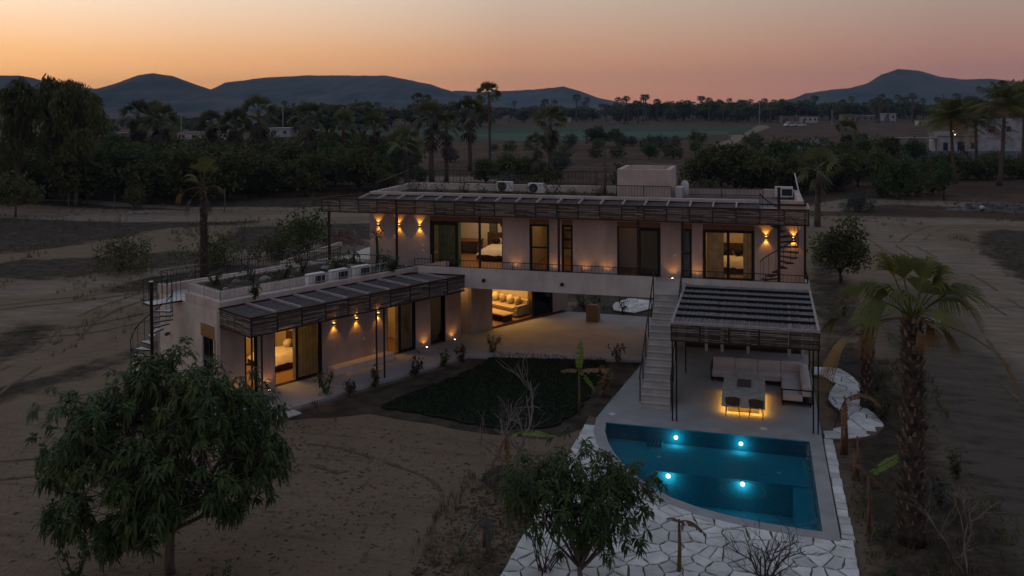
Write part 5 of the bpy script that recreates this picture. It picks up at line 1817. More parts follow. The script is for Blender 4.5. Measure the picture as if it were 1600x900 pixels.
# the big mango tree at the lower left and the smaller one by the paving
make_tree('mango_tree', 'big dark leafy tree in the lower left foreground hiding the end of the low wing', 'tree', (-9.75, -14.5, GZ), 5, 5.5, 3.0, 1.25, .13, 1150, 14, .27, .041, 'leaf_mango', 'bark_grey', 'mango', shell=.6, rot=0,
          more=[(-1.0, 4.5, .75, .2), (-.3, 5.0, .6, 0), (-1.9, 3.9, .75, 0), (.9, 4.5, .7, 0), (1.9, 3.9, .75, .2), (-2.4, 2.8, .7, -.2), (2.4, 3.1, .65, 0), (-2.3, 1.7, .6, -.4), (1.6, 2.2, .6, -.5), (-1.0, 1.4, .55, -.8), (0, 3.2, .9, -1.6), (.2, 2.2, .7, -1.7)])
make_tree('mango_tree', 'smaller drooping leafy tree in front of the curved pool edge', 'tree', (.35, -12.85, GZ), 8, 3.8, 2.1, .8, .08, 420, 13, .24, .032, 'leaf_mango', 'bark_grey', 'mango', shell=.5, rot=2.2)


def rust_shoots():
    rg = random.Random(21); mb = MB()
    t = thing('rust_leaf_shrub', 'shrub with rust red leaves under the drooping tree by the paving', 'shrub', (-.75, -12.2, GZ))
    st = MB()
    for i in range(16):
        q = Vector((-.75 + rg.uniform(-.8, .8), -12.2 + rg.uniform(-.6, .6), GZ + rg.uniform(.7, 1.7)))
        limb(st, (-.75 + rg.uniform(-.1, .1), -12.2, GZ), q, .018, .006, rg, .15, 4, 3)
        for j in range(13):
            d = rvec(rg); d.z -= .2
            leaf(mb, q + rvec(rg) * .12, d, rg.uniform(.14, .24), .022, .6, rg)
    st.build('stem', 'twig', t); mb.build('foliage', 'leaf_rust', t)


rust_shoots()
make_tree('leafy_bush', 'dense rounded tree standing right behind the right end of the upper wing', 'tree', (9.3, 26.5, GZ), 13, 4.1, 2.1, .8, .12, 300, 10, .34, .06, 'leaf_dark', 'bark_dark', 'round')
make_tree('small_tree', 'low bright green bush tree beside the far dirt track on the right', 'tree', (20.2, 79.5, GZ), 17, 5.4, 3.1, .9, .16, 300, 9, .5, .09, 'leaf_bright', 'bark_dark', 'weep')
make_tree('small_tree', 'slim young tree beside the far dirt track left of the coconut palms', 'tree', (25.2, 80.5, GZ), 19, 5.0, 1.5, 1.2, .1, 130, 8, .45, .07, 'leaf_bright', 'bark_dark', 'weep')
make_tree('small_tree', 'small green tree behind the rear railing of the low roof, left of the pergola post', 'tree', (-23.2, 16.0, GZ), 23, 5.2, 2.2, 2.4, .09, 130, 9, .34, .07, 'leaf_bright', 'bark_grey', 'round')
make_tree('small_tree', 'bush tree beside the dirt track at the far left edge', 'tree', (-72, 42, GZ), 27, 4.2, 3.0, 1.6, .14, 200, 8, .5, .09, 'leaf_dark', 'bark_grey', 'round')
make_tree('low_bush', 'dark rounded bush on the sand left of the low roof', 'bush', (-39.0, 18.6, GZ), 29, 1.9, 2.5, .2, .06, 210, 8, .3, .05, 'leaf_dark', 'bark_dark', 'round')
make_tree('low_bush', 'low dark bush spread behind the palm on the left', 'bush', (-34.0, 22.5, GZ), 31, 1.3, 2.8, .15, .05, 210, 8, .3, .05, 'leaf_dark', 'bark_dark', 'round')
make_tree('low_bush', 'low dark hedge like bush between the two left tracks', 'bush', (-30.8, 26.0, GZ), 33, 1.5, 2.4, .15, .05, 180, 8, .3, .05, 'leaf_dark', 'bark_dark', 'round')
make_tree('low_bush', 'grey rounded bush between the two dirt tracks on the right', 'bush', (14.4, 66, GZ), 37, 1.7, 2.3, .2, .06, 220, 8, .28, .05, 'leaf_grey', 'bark_dark', 'round')
make_tree('low_bush', 'small dark bush in front of the orchard on the left track', 'bush', (-63.5, 50, GZ), 39, 2.6, 1.5, .2, .06, 130, 8, .34, .06, 'leaf_dark', 'bark_dark', 'round')


def bare_tree(lab, loc, seed, H, spread, n, mt, r=.035, name='bare_tree', levels=3):
    rg = random.Random(seed)
    t = thing(name, lab, 'bare tree' if name == 'bare_tree' else 'bare shrub', (0, 0, 0))
    tr = MB(); tw = MB()

    def grow(p, d, L, r0, lev):
        pts = [p]
        for i in range(4):
            d = (d + rvec(rg) * .28 + Vector((0, 0, .06))).normalized(); pts.append(pts[-1] + d * L / 4)
        (tr if lev < 2 else tw).tube(pts, [r0 * (1 - .14 * i) for i in range(5)], 5 if lev < 2 else 4)
        if lev < levels:
            for k in range(rg.randint(2, 4)):
                q = pts[rg.randint(1, 4)]
                grow(q, (d + rvec(rg) * 1.0 + Vector((0, 0, .25))).normalized(), L * rg.uniform(.5, .8), r0 * .55, lev + 1)
    for i in range(n):
        a = 2 * PI * i / n + rg.uniform(-.5, .5)
        grow(Vector((0, 0, 0)), Vector((math.cos(a) * spread, math.sin(a) * spread, 1)).normalized(), H * rg.uniform(.38, .55), r, 0)
    tr.build('trunk', mt, t, True); tw.build('twig', mt, t)
    t.location = loc


bare_tree('bare pale branched tree in the mulch ring at the front of the lawn', (-3.05, -7.0, GZ), 3, 3.7, .6, 4, 'twig_pale', .05)
bare_tree('bare dark twiggy shrub on the flagstones in front of the pool', (4.45, -11.5, -.02), 6, 2.0, .75, 6, 'twig', .03, 'bare_shrub', 3)
bare_tree('thin bare sapling between the mulch ring and the lawn', (-4.1, -4.4, GZ), 9, 1.8, .4, 2, 'twig_pale', .02)
bare_tree('grey leafless shrub among the roof plants near the small green tree', (-19.2, 3.5, 3.76), 12, 2.0, .6, 4, 'twig', .025, 'bare_shrub', 2)
bare_tree('leafless forked stem in the dark bed on the far right foreground', (9.2, -9.6, GZ), 14, 2.6, .25, 2, 'twig_pale', .03)


def fan(mb, hub, d, side, Rr, n, droop, rg, m=0, w=.055, spread=1.95):
    """a fan leaf: narrow strips spreading from the hub, tips hanging"""
    d = d.normalized(); side = side.normalized(); nn = side.cross(d)
    for i in range(n):
        a = -spread + 2 * spread * i / (n - 1)
        l = (d * math.cos(a) + side * math.sin(a)).normalized()
        L = Rr * (.78 + .22 * math.cos(a * .7)) * rg.uniform(.92, 1.06)
        t = nn.cross(l).normalized(); W = Rr * w
        P = []
        for s, ww in ((.0, .25), (.45, 1.0), (.78, .75), (1.0, .12)):
            c = hub + l * L * s + nn * (.10 * Rr * s * (1 if i % 2 else .6)) - Vector((0, 0, droop * L * s ** 2.6))
            P += [c - t * W * ww, c + t * W * ww]
        mb.add(P, [(0, 1, 3, 2), (2, 3, 5, 4), (4, 5, 7, 6)], m)


def frond(rg, az, el, pet, Rr, n, droop, sag, spread=1.1):
    """petiole and fan in one mesh; the hub of the palm is at the origin"""
    pm = MB(); fm = MB()
    d = Vector((math.cos(az) * math.cos(el), math.sin(az) * math.cos(el), math.sin(el)))
    pts = []
    for i in range(6):
        s = i / 5
        pts.append(d * pet * s - Vector((0, 0, sag * pet * s * s)))
    e = (pts[-1] - pts[-2]).normalized(); side = e.cross(Vector((0, 0, 1)))
    side = side.normalized() if side.length > .1 else Vector((math.sin(az), -math.cos(az), 0))
    rl = rg.uniform(-.7, .7); side = side * math.cos(rl) + side.cross(e) * math.sin(rl)
    pm.tube(pts, [.035, .03, .026, .022, .02, .016], 5)
    fan(fm, pts[-1], e, side, Rr, n, droop, rg, 0, .036 * spread / 1.1, spread)
    return pm, fm


def near_palm(label, loc, seed, h, tr, fronds, group=None, boots=150, lean=0.):
    """fan palm seen near: fronds, boots of the trunk and trunk are parts of their own"""
    rg = random.Random(seed)
    t = thing('fan_palm', label, 'palm tree', (0, 0, 0), group)
    k = MB(); n = 16; pts = []; rad = []
    for i in range(n + 1):
        s = i / n; pts.append((lean * s * s, lean * .3 * s, h * s)); rad.append(tr * (1.12 - .35 * s + .05 * math.sin(i * 2.3)))
    k.tube(pts, rad, 12); k.build('trunk', 'palm_bark', t, True)
    bt = None
    for i in range(boots):
        a = i * 2.399 + rg.uniform(-.15, .15); s = .03 + .97 * i / boots
        z = h * s; r = tr * (1.1 - .35 * s); c = Vector((lean * s * s, lean * .3 * s, z))
        o = Vector((math.cos(a), math.sin(a), 0)); u = Vector((-math.sin(a), math.cos(a), 0))
        L = rg.uniform(.16, .30) * (.7 + .5 * tr / .3); W = rg.uniform(.05, .085) * (.6 + tr)
        p = c + o * r * .82
        q = c + o * (r + rg.uniform(.05, .13)) + Vector((0, 0, L))
        b = MB() if bt is None else bt
        b.add([p - u * W, p + u * W, q + u * W * .35, q - u * W * .35, p - u * W * .8 - o * .03 + Vector((0, 0, .05)), p + u * W * .8 - o * .03 + Vector((0, 0, .05)), q - o * .03], [(0, 1, 2, 3), (0, 3, 6, 4), (1, 5, 6, 2)])
        b.build('leaf_base', 'palm_boot', t)
        bt = None
    cr = Vector((lean, lean * .3, h))
    for f in fronds:
        az, el, pet, Rr, droop, sag, m = f
        pm, fm = frond(rg, az, el, pet * 1.05, Rr * 1.12, 26, min(1.15, droop * 1.15), sag, rg.uniform(.6, .95) if m == 'palm_green' else .5)
        o = pm.build('frond', 'palm_green' if m != 'palm_dry' else 'palm_dry', t)
        fm.build('blade', m, o); o.location = cr
    t.location = loc
    return t


G, DRY = 'palm_green', 'palm_dry'
# camera looks along about +y, slightly to the left: azimuth 0 is to the right in the picture
near_palm('large fan palm with hanging orange dead fronds in the right foreground', (8.2, -8.1, GZ), 2, 5.9, .30, [
    (2.9, 1.22, 1.2, 1.1, .35, .08, G), (2.4, 1.36, 1.1, 1.0, .4, .06, G), (.3, 1.3, 1.0, 1.15, .3, .08, G), (-.3, 1.15, 1.0, 1.1, .4, .10, G), (.8, 1.2, 1.1, 1.1, .45, .08, G),
    (.05, .82, 1.15, 1.12, .6, .14, G), (.45, .7, 1.0, 1.1, .8, .18, G), (3.4, .8, .9, .95, .8, .25, G), (4.4, 1.1, .8, .9, .7, .2, G), (1.9, .8, .9, 1.0, .7, .2, G), (5.4, .8, .8, .9, .8, .25, G),
    (2.6, .9, .9, 1.0, .7, .2, G), (.2, 1.0, .9, 1.1, .7, .15, G), (1.1, .95, .9, 1.1, .6, .15, G),
    (3.2, .22, 1.5, .85, 1.0, .55, DRY), (-.12, .1, 1.75, .75, 1.0, .42, DRY), (2.4, .1, 1.0, .6, .95, .45, DRY), (4.9, .1, .4, .35, .9, .4, DRY), (5.6, .3, .5, .5, .8, .4, DRY), (.1, .25, .6, .6, .8, .45, DRY), (.3, .4, .6, .6, .8, .45, DRY), (.9, .2, .7, .5, .95, .5, DRY)], boots=240)
near_palm('smaller slim fan palm behind the large one beside the flagstone path', (8.25, 2.4, GZ), 4, 3.25, .24, [
    (.3, 1.2, 1.0, .8, .3, .1, G), (2.4, 1.15, 1.05, .8, .35, .1, G), (1.2, 1.3, 1.0, .8, .2, .1, G), (-.6, .9, .95, .75, .6, .15, G), (3.4, .8, 1.0, .75, .7, .2, G), (.1, .6, 1.05, .75, .7, .2, G), (2.9, .4, 1.0, .7, .8, .3, G),
    (4.4, .7, .9, .7, .7, .2, G), (5.4, .3, .9, .65, .8, .3, G), (3.3, -.1, .9, .6, .9, .4, DRY)], boots=110)
near_palm('tall single fan palm left of the low roof with a drooping dry frond', (-32.1, 18.5, GZ), 7, 6.0, .27, [
    (1.0, 1.45, 1.2, 1.1, .1, .05, G), (2.6, 1.2, 1.2, 1.0, .3, .08, G), (.5, 1.1, 1.2, 1.0, .4, .1, G), (1.9, 1.3, 1.1, 1.0, .2, .06, G), (-.2, .45, 1.3, .55, .9, .25, DRY), (3.2, .3, 1.45, .6, .95, .4, DRY), (4.6, .9, 1.0, .9, .5, .2, G),
    (3.0, .9, 1.1, .9, .5, .15, G), (4.2, -.2, .8, .6, .9, .5, 'palm_skirt'), (5.6, -.2, .8, .6, .9, .5, 'palm_skirt')], boots=90)


def far_palm_meshes(seed, h, tr, nf, Rr, pet, skirt, nl=9, upright=.0):
    rg = random.Random(seed); k = MB(); pts = []; rad = []
    bx, by = rg.uniform(-.3, .3), rg.uniform(-.3, .3)
    for i in range(7):
        s = i / 6; pts.append((bx * s * s, by * s * s, h * s)); rad.append(tr * (1.25 - .45 * s))
    k.tube(pts, rad, 7)
    c = MB(); s_ = MB(); hub0 = Vector(pts[-1])
    for i in range(nf):
        a = i * 2.399 + rg.uniform(-.2, .2); el = 1.3 - 1.75 * (i / nf) + upright + rg.uniform(-.12, .12)
        d = Vector((math.cos(a) * math.cos(el), math.sin(a) * math.cos(el), math.sin(el)))
        hub = hub0 + d * pet - Vector((0, 0, .12 * pet))
        side = d.cross(Vector((0, 0, 1))); side = (side if side.length > .1 else Vector((1, 0, 0))).normalized()
        rl = rg.uniform(-1.0, 1.0); side = side * math.cos(rl) + side.cross(d) * math.sin(rl)
        c.beam(hub0, hub, .05, .03)
        fan(c, hub, d, side, Rr * rg.uniform(.85, 1.1), nl, .06 + .4 * (i / nf), rg, 0, .085, 1.12)
    for i in range(skirt):
        a = i * 2.399; el = -.75 - rg.uniform(0, .7); z0 = rg.uniform(.0, .38) * h * .7
        d = Vector((math.cos(a) * math.cos(el), math.sin(a) * math.cos(el), math.sin(el)))
        hb = hub0 - Vector((0, 0, z0)); hub = hb + d * pet * .7
        fan(s_, hub, d, d.cross(Vector((0, 0, 1))), Rr * .85, 6, .5, rg, 0, .12, 1.2)
    return k.mesh('trunk', 'palm_trunk_pale', True), c.mesh('crown', 'palm_dark'), (s_.mesh('dead_skirt', 'palm_skirt') if skirt else None)


PV = {}


def far_palm(kind, label, loc, rot, sc=1.0, group=None, h=None):
    """kinds share meshes; trunk height is part of the kind"""
    if kind not in PV:
        p = {'tall': (1, 13.4, .22, 22, 1.2, 1.2, 6), 'thick': (2, 9.2, .36, 26, 1.45, 1.6, 26), 'skirt': (3, 9.6, .4, 24, 1.4, 1.5, 44), 'mid': (4, 8.0, .28, 22, 1.35, 1.4, 10),
             'loose': (5, 5.7, .27, 16, 1.3, 1.4, 4), 'cluster': (6, 7.8, .36, 24, 1.45, 1.5, 34)}[kind]
        PV[kind] = far_palm_meshes(*p)
    a, b, c = PV[kind]
    t = thing('fan_palm', label, 'palm tree', loc, group)
    from_mesh('trunk', a, t); from_mesh('crown', b, t)
    if c:
        from_mesh('dead_skirt', c, t)
    t.rotation_euler = (0, 0, rot); t.scale = (sc, sc, sc)
    return t


FP = [('tall', 'tallest thin fan palm rising against the sky left of the middle', (-36.8, 99, GZ), 0, 1.0), ('thick', 'broad fan palm with heavy crown in front of the green field', (-26.3, 96, GZ), 1, 1.0),
      ('mid', 'fan palm just left of the broad one, lower and brighter', (-24.2, 79, GZ), 2, .78), ('loose', 'fan palm with an orange lit trunk behind the upper roof', (-42, 77.5, GZ), 3, 1.12),
      ('mid', 'slender dark fan palm right of the orange trunked one', (-42.1, 87, GZ), 4, 1.2), ('mid', 'second slender palm beside the dark slender one, slightly farther', (-41.0, 90.5, GZ), 1, 1.05),
      ('mid', 'fan palm between the slender pair and the tallest palm', (-44.5, 112, GZ), 5, 1.28), ('thick', 'big fan palm with a white building behind its trunk', (-73.5, 92, GZ), 2, 1.15),
      ('mid', 'palm with a pale straight trunk in the middle of the orchard', (-61.5, 86, GZ), 1, 1.2), ('thick', 'bushy fan palm right of the pale trunked palm', (-62.5, 100, GZ), 3, .92),
      ('mid', 'palm at the right side of the orchard below the flat hill', (-54, 93, GZ), 4, 1.02), ('skirt', 'palm with a thick dead skirt left of the big one', (-86, 97, GZ), 0, .92),
      ('cluster', 'short palm in the gap between the two skirted palms', (-79.5, 94, GZ), 1, 1.12), ('skirt', 'leftmost palm of the clump below the left hill', (-92, 86, GZ), 2, 1.08),
      ('tall', 'highest palm of the clump below the left hill', (-91, 89, GZ), 3, .83), ('cluster', 'right palm of the clump below the left hill', (-86, 84, GZ), 4, 1.2),
      ('skirt', 'lone fan palm beside the tall trees on the left', (-105, 90, GZ), 1, 1.18), ('skirt', 'palm half hidden by the tall trees at the left edge', (-101, 78, GZ), 0, 1.05),
      ('loose', 'fan palm with a leaning trunk right behind the right end of the house', (9.5, 54, GZ), 5, .95), ('skirt', 'palm beside the blue grey palm behind the right end of the house', (17.6, 118, GZ), 2, .75),
      ('tall', 'thin palm above the far treeline under the flat hill', (-108, 245, GZ), 2, 1.05)]
for k, lab, loc, rot, sc in FP:
    far_palm(k, lab, loc, rot, sc)


def pinnate_palm(label, loc, seed, h, tr, nf, L, leafm='palm_green', lean=1.0, trunkm='palm_trunk_pale', wid=.055, group=None):
    rg = random.Random(seed)
    t = thing('coconut_palm', label, 'palm tree', (0, 0, 0), group)
    k = MB(); pts = []; rad = []
    for i in range(9):
        s = i / 8; pts.append((lean * (s - .5 * s * s), 0, h * s)); rad.append(tr * (1.3 - .5 * s) if i else tr * 1.8)
    k.tube(pts, rad, 8); k.build('trunk', trunkm, t, True)
    hub = Vector(pts[-1])
    for i in range(nf):
        a = i * 2.399 + rg.uniform(-.3, .3); el = 1.45 - 1.85 * i / nf + rg.uniform(-.22, .22); sg_ = rg.uniform(.26, .56)
        d = Vector((math.cos(a) * math.cos(el), math.sin(a) * math.cos(el), math.sin(el)))
        l = L * rg.uniform(.85, 1.08); m = MB(); R_ = []
        for j in range(9):
            s = j / 8; R_.append(hub + d * l * s + Vector((l * .10 * s * s, 0, 0)) - Vector((0, 0, l * sg_ * s * s * (1 if el > .2 else .7))))
        m.tube(R_, [.05 * (1 - .1 * j) for j in range(9)], 4)
        for j in range(30):
            s = .12 + .86 * j / 29; q = s * 8; b = min(7, int(q)); p = R_[b].lerp(R_[b + 1], q - b)
            td = (R_[b + 1] - R_[b]).normalized(); sd = td.cross(Vector((0, 0, 1))); sd = sd.normalized() if sd.length > .05 else Vector((1, 0, 0))
            ll = l * .30 * math.sin(PI * (.12 + .80 * s)) * rg.uniform(.85, 1.1)
            for sg in (-1, 1):
                e = p + (sd * sg + td * .55).normalized() * ll - Vector((0, 0, ll * rg.uniform(.35, .75)))
                mid = p.lerp(e, .5) + Vector((0, 0, ll * .1))
                w = td * wid
                m.add([p - w, p + w, mid + w * .9, e, mid - w * .9], [(0, 1, 2, 4), (4, 2, 3)])
        m.build('frond', leafm if i < nf * .82 else 'palm_dry', t)
    c = MB()
    for i in range(7):
        a = i * .9; c.blob((hub.x + .28 * math.cos(a), hub.y + .28 * math.sin(a), hub.z - .25), (.14, .14, .17), 7, 5)
    c.build('coconut', 'leaf_bright', t, True)
    t.location = loc
    return t


pinnate_palm('coconut palm with long windblown fronds in front of the white house, nearest the right edge', (35.9, 101, GZ), 3, 11.3, .24, 30, 5.4, lean=1.2)
pinnate_palm('slimmer coconut palm left of the white house with drooping fronds', (30.9, 103, GZ), 5, 9.6, .21, 26, 5.0, lean=-1.3)
pinnate_palm('coconut palm partly cut off by the right edge of the picture', (43.3, 119, GZ), 8, 11.5, .25, 28, 5.4, lean=.6)
pinnate_palm('grey blue feathery palm behind the right end of the house', (12.0, 109, GZ), 11, 3.6, .3, 20, 3.8, 'leaf_bluegrey', .2, wid=.1)
pinnate_palm('dark drooping palm close behind the coconut palms by the white house', (39.6, 131, GZ), 14, 8.6, .25, 30, 6.0, 'palm_dark', -.5, wid=.06)


# ---- garden plants
def banana(label, loc, seed, h, leaves, name='banana_plant', dry=False, stems=1):
    rg = random.Random(seed)
    t = thing(name, label, 'banana plant', (0, 0, 0))
    for s in range(stems):
        x0, y0 = (rg.uniform(-.2, .2), rg.uniform(-.2, .2)) if s else (0, 0)
        hh = h * (1 if s == 0 else rg.uniform(.6, .95))
        MB().tube([(x0, y0, 0), (x0 + .02, y0, hh * .5), (x0, y0 + .02, hh)], [.055, .045, .028], 8).build('stem', 'banana_dry', t, True)
    for az, el, L, W, m, sag in leaves:
        d = Vector((math.cos(az) * math.cos(el), math.sin(az) * math.cos(el), math.sin(el)))
        side = d.cross(Vector((0, 0, 1))).normalized() if abs(d.z) < .98 else Vector((math.sin(az), -math.cos(az), 0))
        R_ = [Vector((0, 0, h * .96)) + d * L * j / 10 - Vector((0, 0, sag * L * (j / 10) ** 2)) for j in range(11)]
        lb = MB(); lb.tube(R_, [.02 * (1 - .07 * j) for j in range(11)], 4)
        for sg in (-1, 1):
            for j in range(1, 10):
                s0, s1 = j / 10, (j + 1) / 10
                w0 = W * math.sin(PI * min(1, .08 + .92 * s0)) ** .6; w1 = W * max(.02, math.sin(PI * min(1, .08 + .92 * s1))) ** .6
                if rg.random() < .12:
                    continue
                dz = Vector((0, 0, -W * (.25 if m != 'banana_dry' else .9) * rg.uniform(.4, 1.2)))
                gap = rg.uniform(0, .25)
                p0, p1 = R_[j], R_[j].lerp(R_[j + 1], 1 - gap * .3)
                lb.add([p0, p1, p1 + side * sg * w1 + dz, p0 + side * sg * w0 + dz], [(0, 1, 2, 3)])
        lb.build('leaf', m, t)
    t.location = loc


BL, BD = 'banana_leaf', 'banana_dry'
banana('young banana plant with one upright yellow green leaf at the right of the lawn', (-2.15, -1.0, GZ), 1, 1.75, [(1.4, 1.4, 1.15, .16, BL, .02), (.1, .25, 1.1, .15, BD, .15), (3.1, .2, .7, .13, BD, .3), (-.6, -.3, .9, .12, BL, .35)])
banana('banana plant with a single bright raised leaf in the dark bed right of the pool', (7.15, -8.0, GZ), 2, 1.75, [(.35, .55, 1.25, .21, BL, .05), (2.8, .8, .5, .08, BD, .3), (.0, -.5, .7, .1, BD, .5)])
banana('dry banana plant with a hanging brown leaf beside the end of the flagstone path', (7.05, -2.4, GZ), 3, 1.9, [(.2, .7, 1.5, .13, BD, .75), (2.5, -1.1, .9, .1, BD, .2), (4.5, -1.2, .8, .1, BD, .2)], stems=3)
banana('dry leafless banana stem between the pool and the large palm', (7.25, -4.2, GZ), 4, 1.3, [(2.0, -1.2, .6, .08, BD, .1)], stems=2)
banana('banana plant with one long level leaf left of the drooping tree', (-2.55, -9.2, GZ), 5, 2.3, [(.05, .35, 1.7, .17, BL, .32), (3.6, -1.0, .8, .1, BD, .2), (1.9, -1.2, .9, .08, BD, .2)])
banana('dry bent banana plant on the flagstones beside the drooping tree', (2.45, -11.3, -.03), 6, 1.3, [(.4, .3, .7, .1, BD, .8), (2.6, .4, .4, .07, BD, .5)])
banana('pale wilted banana shoot at the bottom edge left of the drooping tree', (-2.6, -11.2, GZ), 7, .8, [(4.0, -.2, .9, .1, 'leaf_grey', .8), (5.2, .2, .8, .1, 'leaf_grey', .9), (.4, .5, .6, .08, 'leaf_grey', .9)])


def shrub(label, loc, seed, h, n, leafm, L=.2, w=.05, name='garden_shrub', spread=.5, per=10, stemm='twig', cat='shrub'):
    rg = random.Random(seed); t = thing(name, label, cat, (0, 0, 0)); st = MB(); lf = MB()
    for i in range(n):
        a = rg.uniform(0, 2 * PI); q = Vector((math.cos(a) * spread * h * rg.uniform(.2, 1), math.sin(a) * spread * h * rg.uniform(.2, 1), h * rg.uniform(.6, 1.05)))
        pts = limb(st, (0, 0, 0), q, .014, .006, rg, .12, 4, 3)
        for j in range(per):
            p = pts[rg.randint(1, 3)]
            leaf(lf, p + rvec(rg) * .04, rvec(rg) + Vector((0, 0, .2)), L * rg.uniform(.6, 1.1), w, rg.uniform(.1, .6), rg)
    st.build('stem', stemm, t); lf.build('foliage', leafm, t)
    t.location = loc


for i, (lab, p, h, lm) in enumerate([
        ('young plant with one yellow leaf at the walkway edge opposite the wall bench', (-12.3, -1.45, GZ), 1.0, 'leaf_bright'), ('small shrub at the walkway edge below the middle pergola posts', (-10.9, .05, GZ), .8, 'leaf_dark'),
        ('low weed clump between the walkway and the lawn corner', (-11.4, -1.2, GZ), .6, 'leaf_dark'), ('thin plant at the walkway edge below the second door', (-9.9, 1.8, GZ), .9, 'leaf_rust'),
        ('small seedling at the walkway edge near the uplight', (-9.1, 3.3, GZ), .7, 'leaf_dark'), ('reddish seedling near the far corner of the lawn', (-8.65, 4.3, GZ), .7, 'leaf_rust'),
        ('leafy plant at the corner where walkway and breezeway meet', (-7.6, 5.7, GZ), .9, 'leaf_dark'), ('dark leafed plant at the right rear corner of the lawn', (-1.7, 5.5, GZ), 1.0, 'leaf_dark'),
        ('low plant in the bed between lawn and pool terrace', (-1.75, 2.6, GZ), .7, 'leaf_dark'), ('yellowing stalk in the bed beside the pool terrace', (-1.7, 1.2, GZ), 1.1, 'palm_dry'),
        ('tall spiky plant under the slab behind the breezeway', (-5.3, 15.6, GZ), 1.5, 'leaf_dark'), ('dark plant left of the stone block behind the breezeway', (-4.6, 15.4, GZ), 1.2, 'leaf_dark'),
        ('dark leafy plant behind the breezeway near the stair', (-2.9, 14.8, GZ), 1.3, 'leaf_dark'), ('low bush in the left bottom corner under the big tree', (-11.6, -15.6, GZ), 1.1, 'leaf_bright'),
        ('low bush at the bottom edge right of the big tree trunk', (-7.6, -15.4, GZ), .8, 'leaf_mango'), ('bright low bush at the far left bottom corner', (-14.6, -16.2, GZ), .9, 'leaf_bright'),
        ('green weed clump at the bottom right of the paving', (7.3, -11.0, GZ), .6, 'leaf_bright'), ('dark shrub between the path and the small palm', (8.9, 4.6, GZ), 1.1, 'leaf_dark'),
        ('dark shrub under the small palm', (8.6, 1.2, GZ), .9, 'leaf_dark'), ('grey dry shrub at the foot of the large palm', (9.3, -5.6, GZ), .8, 'leaf_grey'),
        ('dark shrub at the outer edge of the right bed', (10.2, -3.4, GZ), .8, 'leaf_dark'), ('dry golden shrub behind the right end of the patio pergola', (8.7, 17.5, GZ), 1.3, 'palm_dry')]):
    shrub(lab, p, 40 + i, h, 9, lm, .24, .05, spread=.45, name='garden_plant', cat='plant')


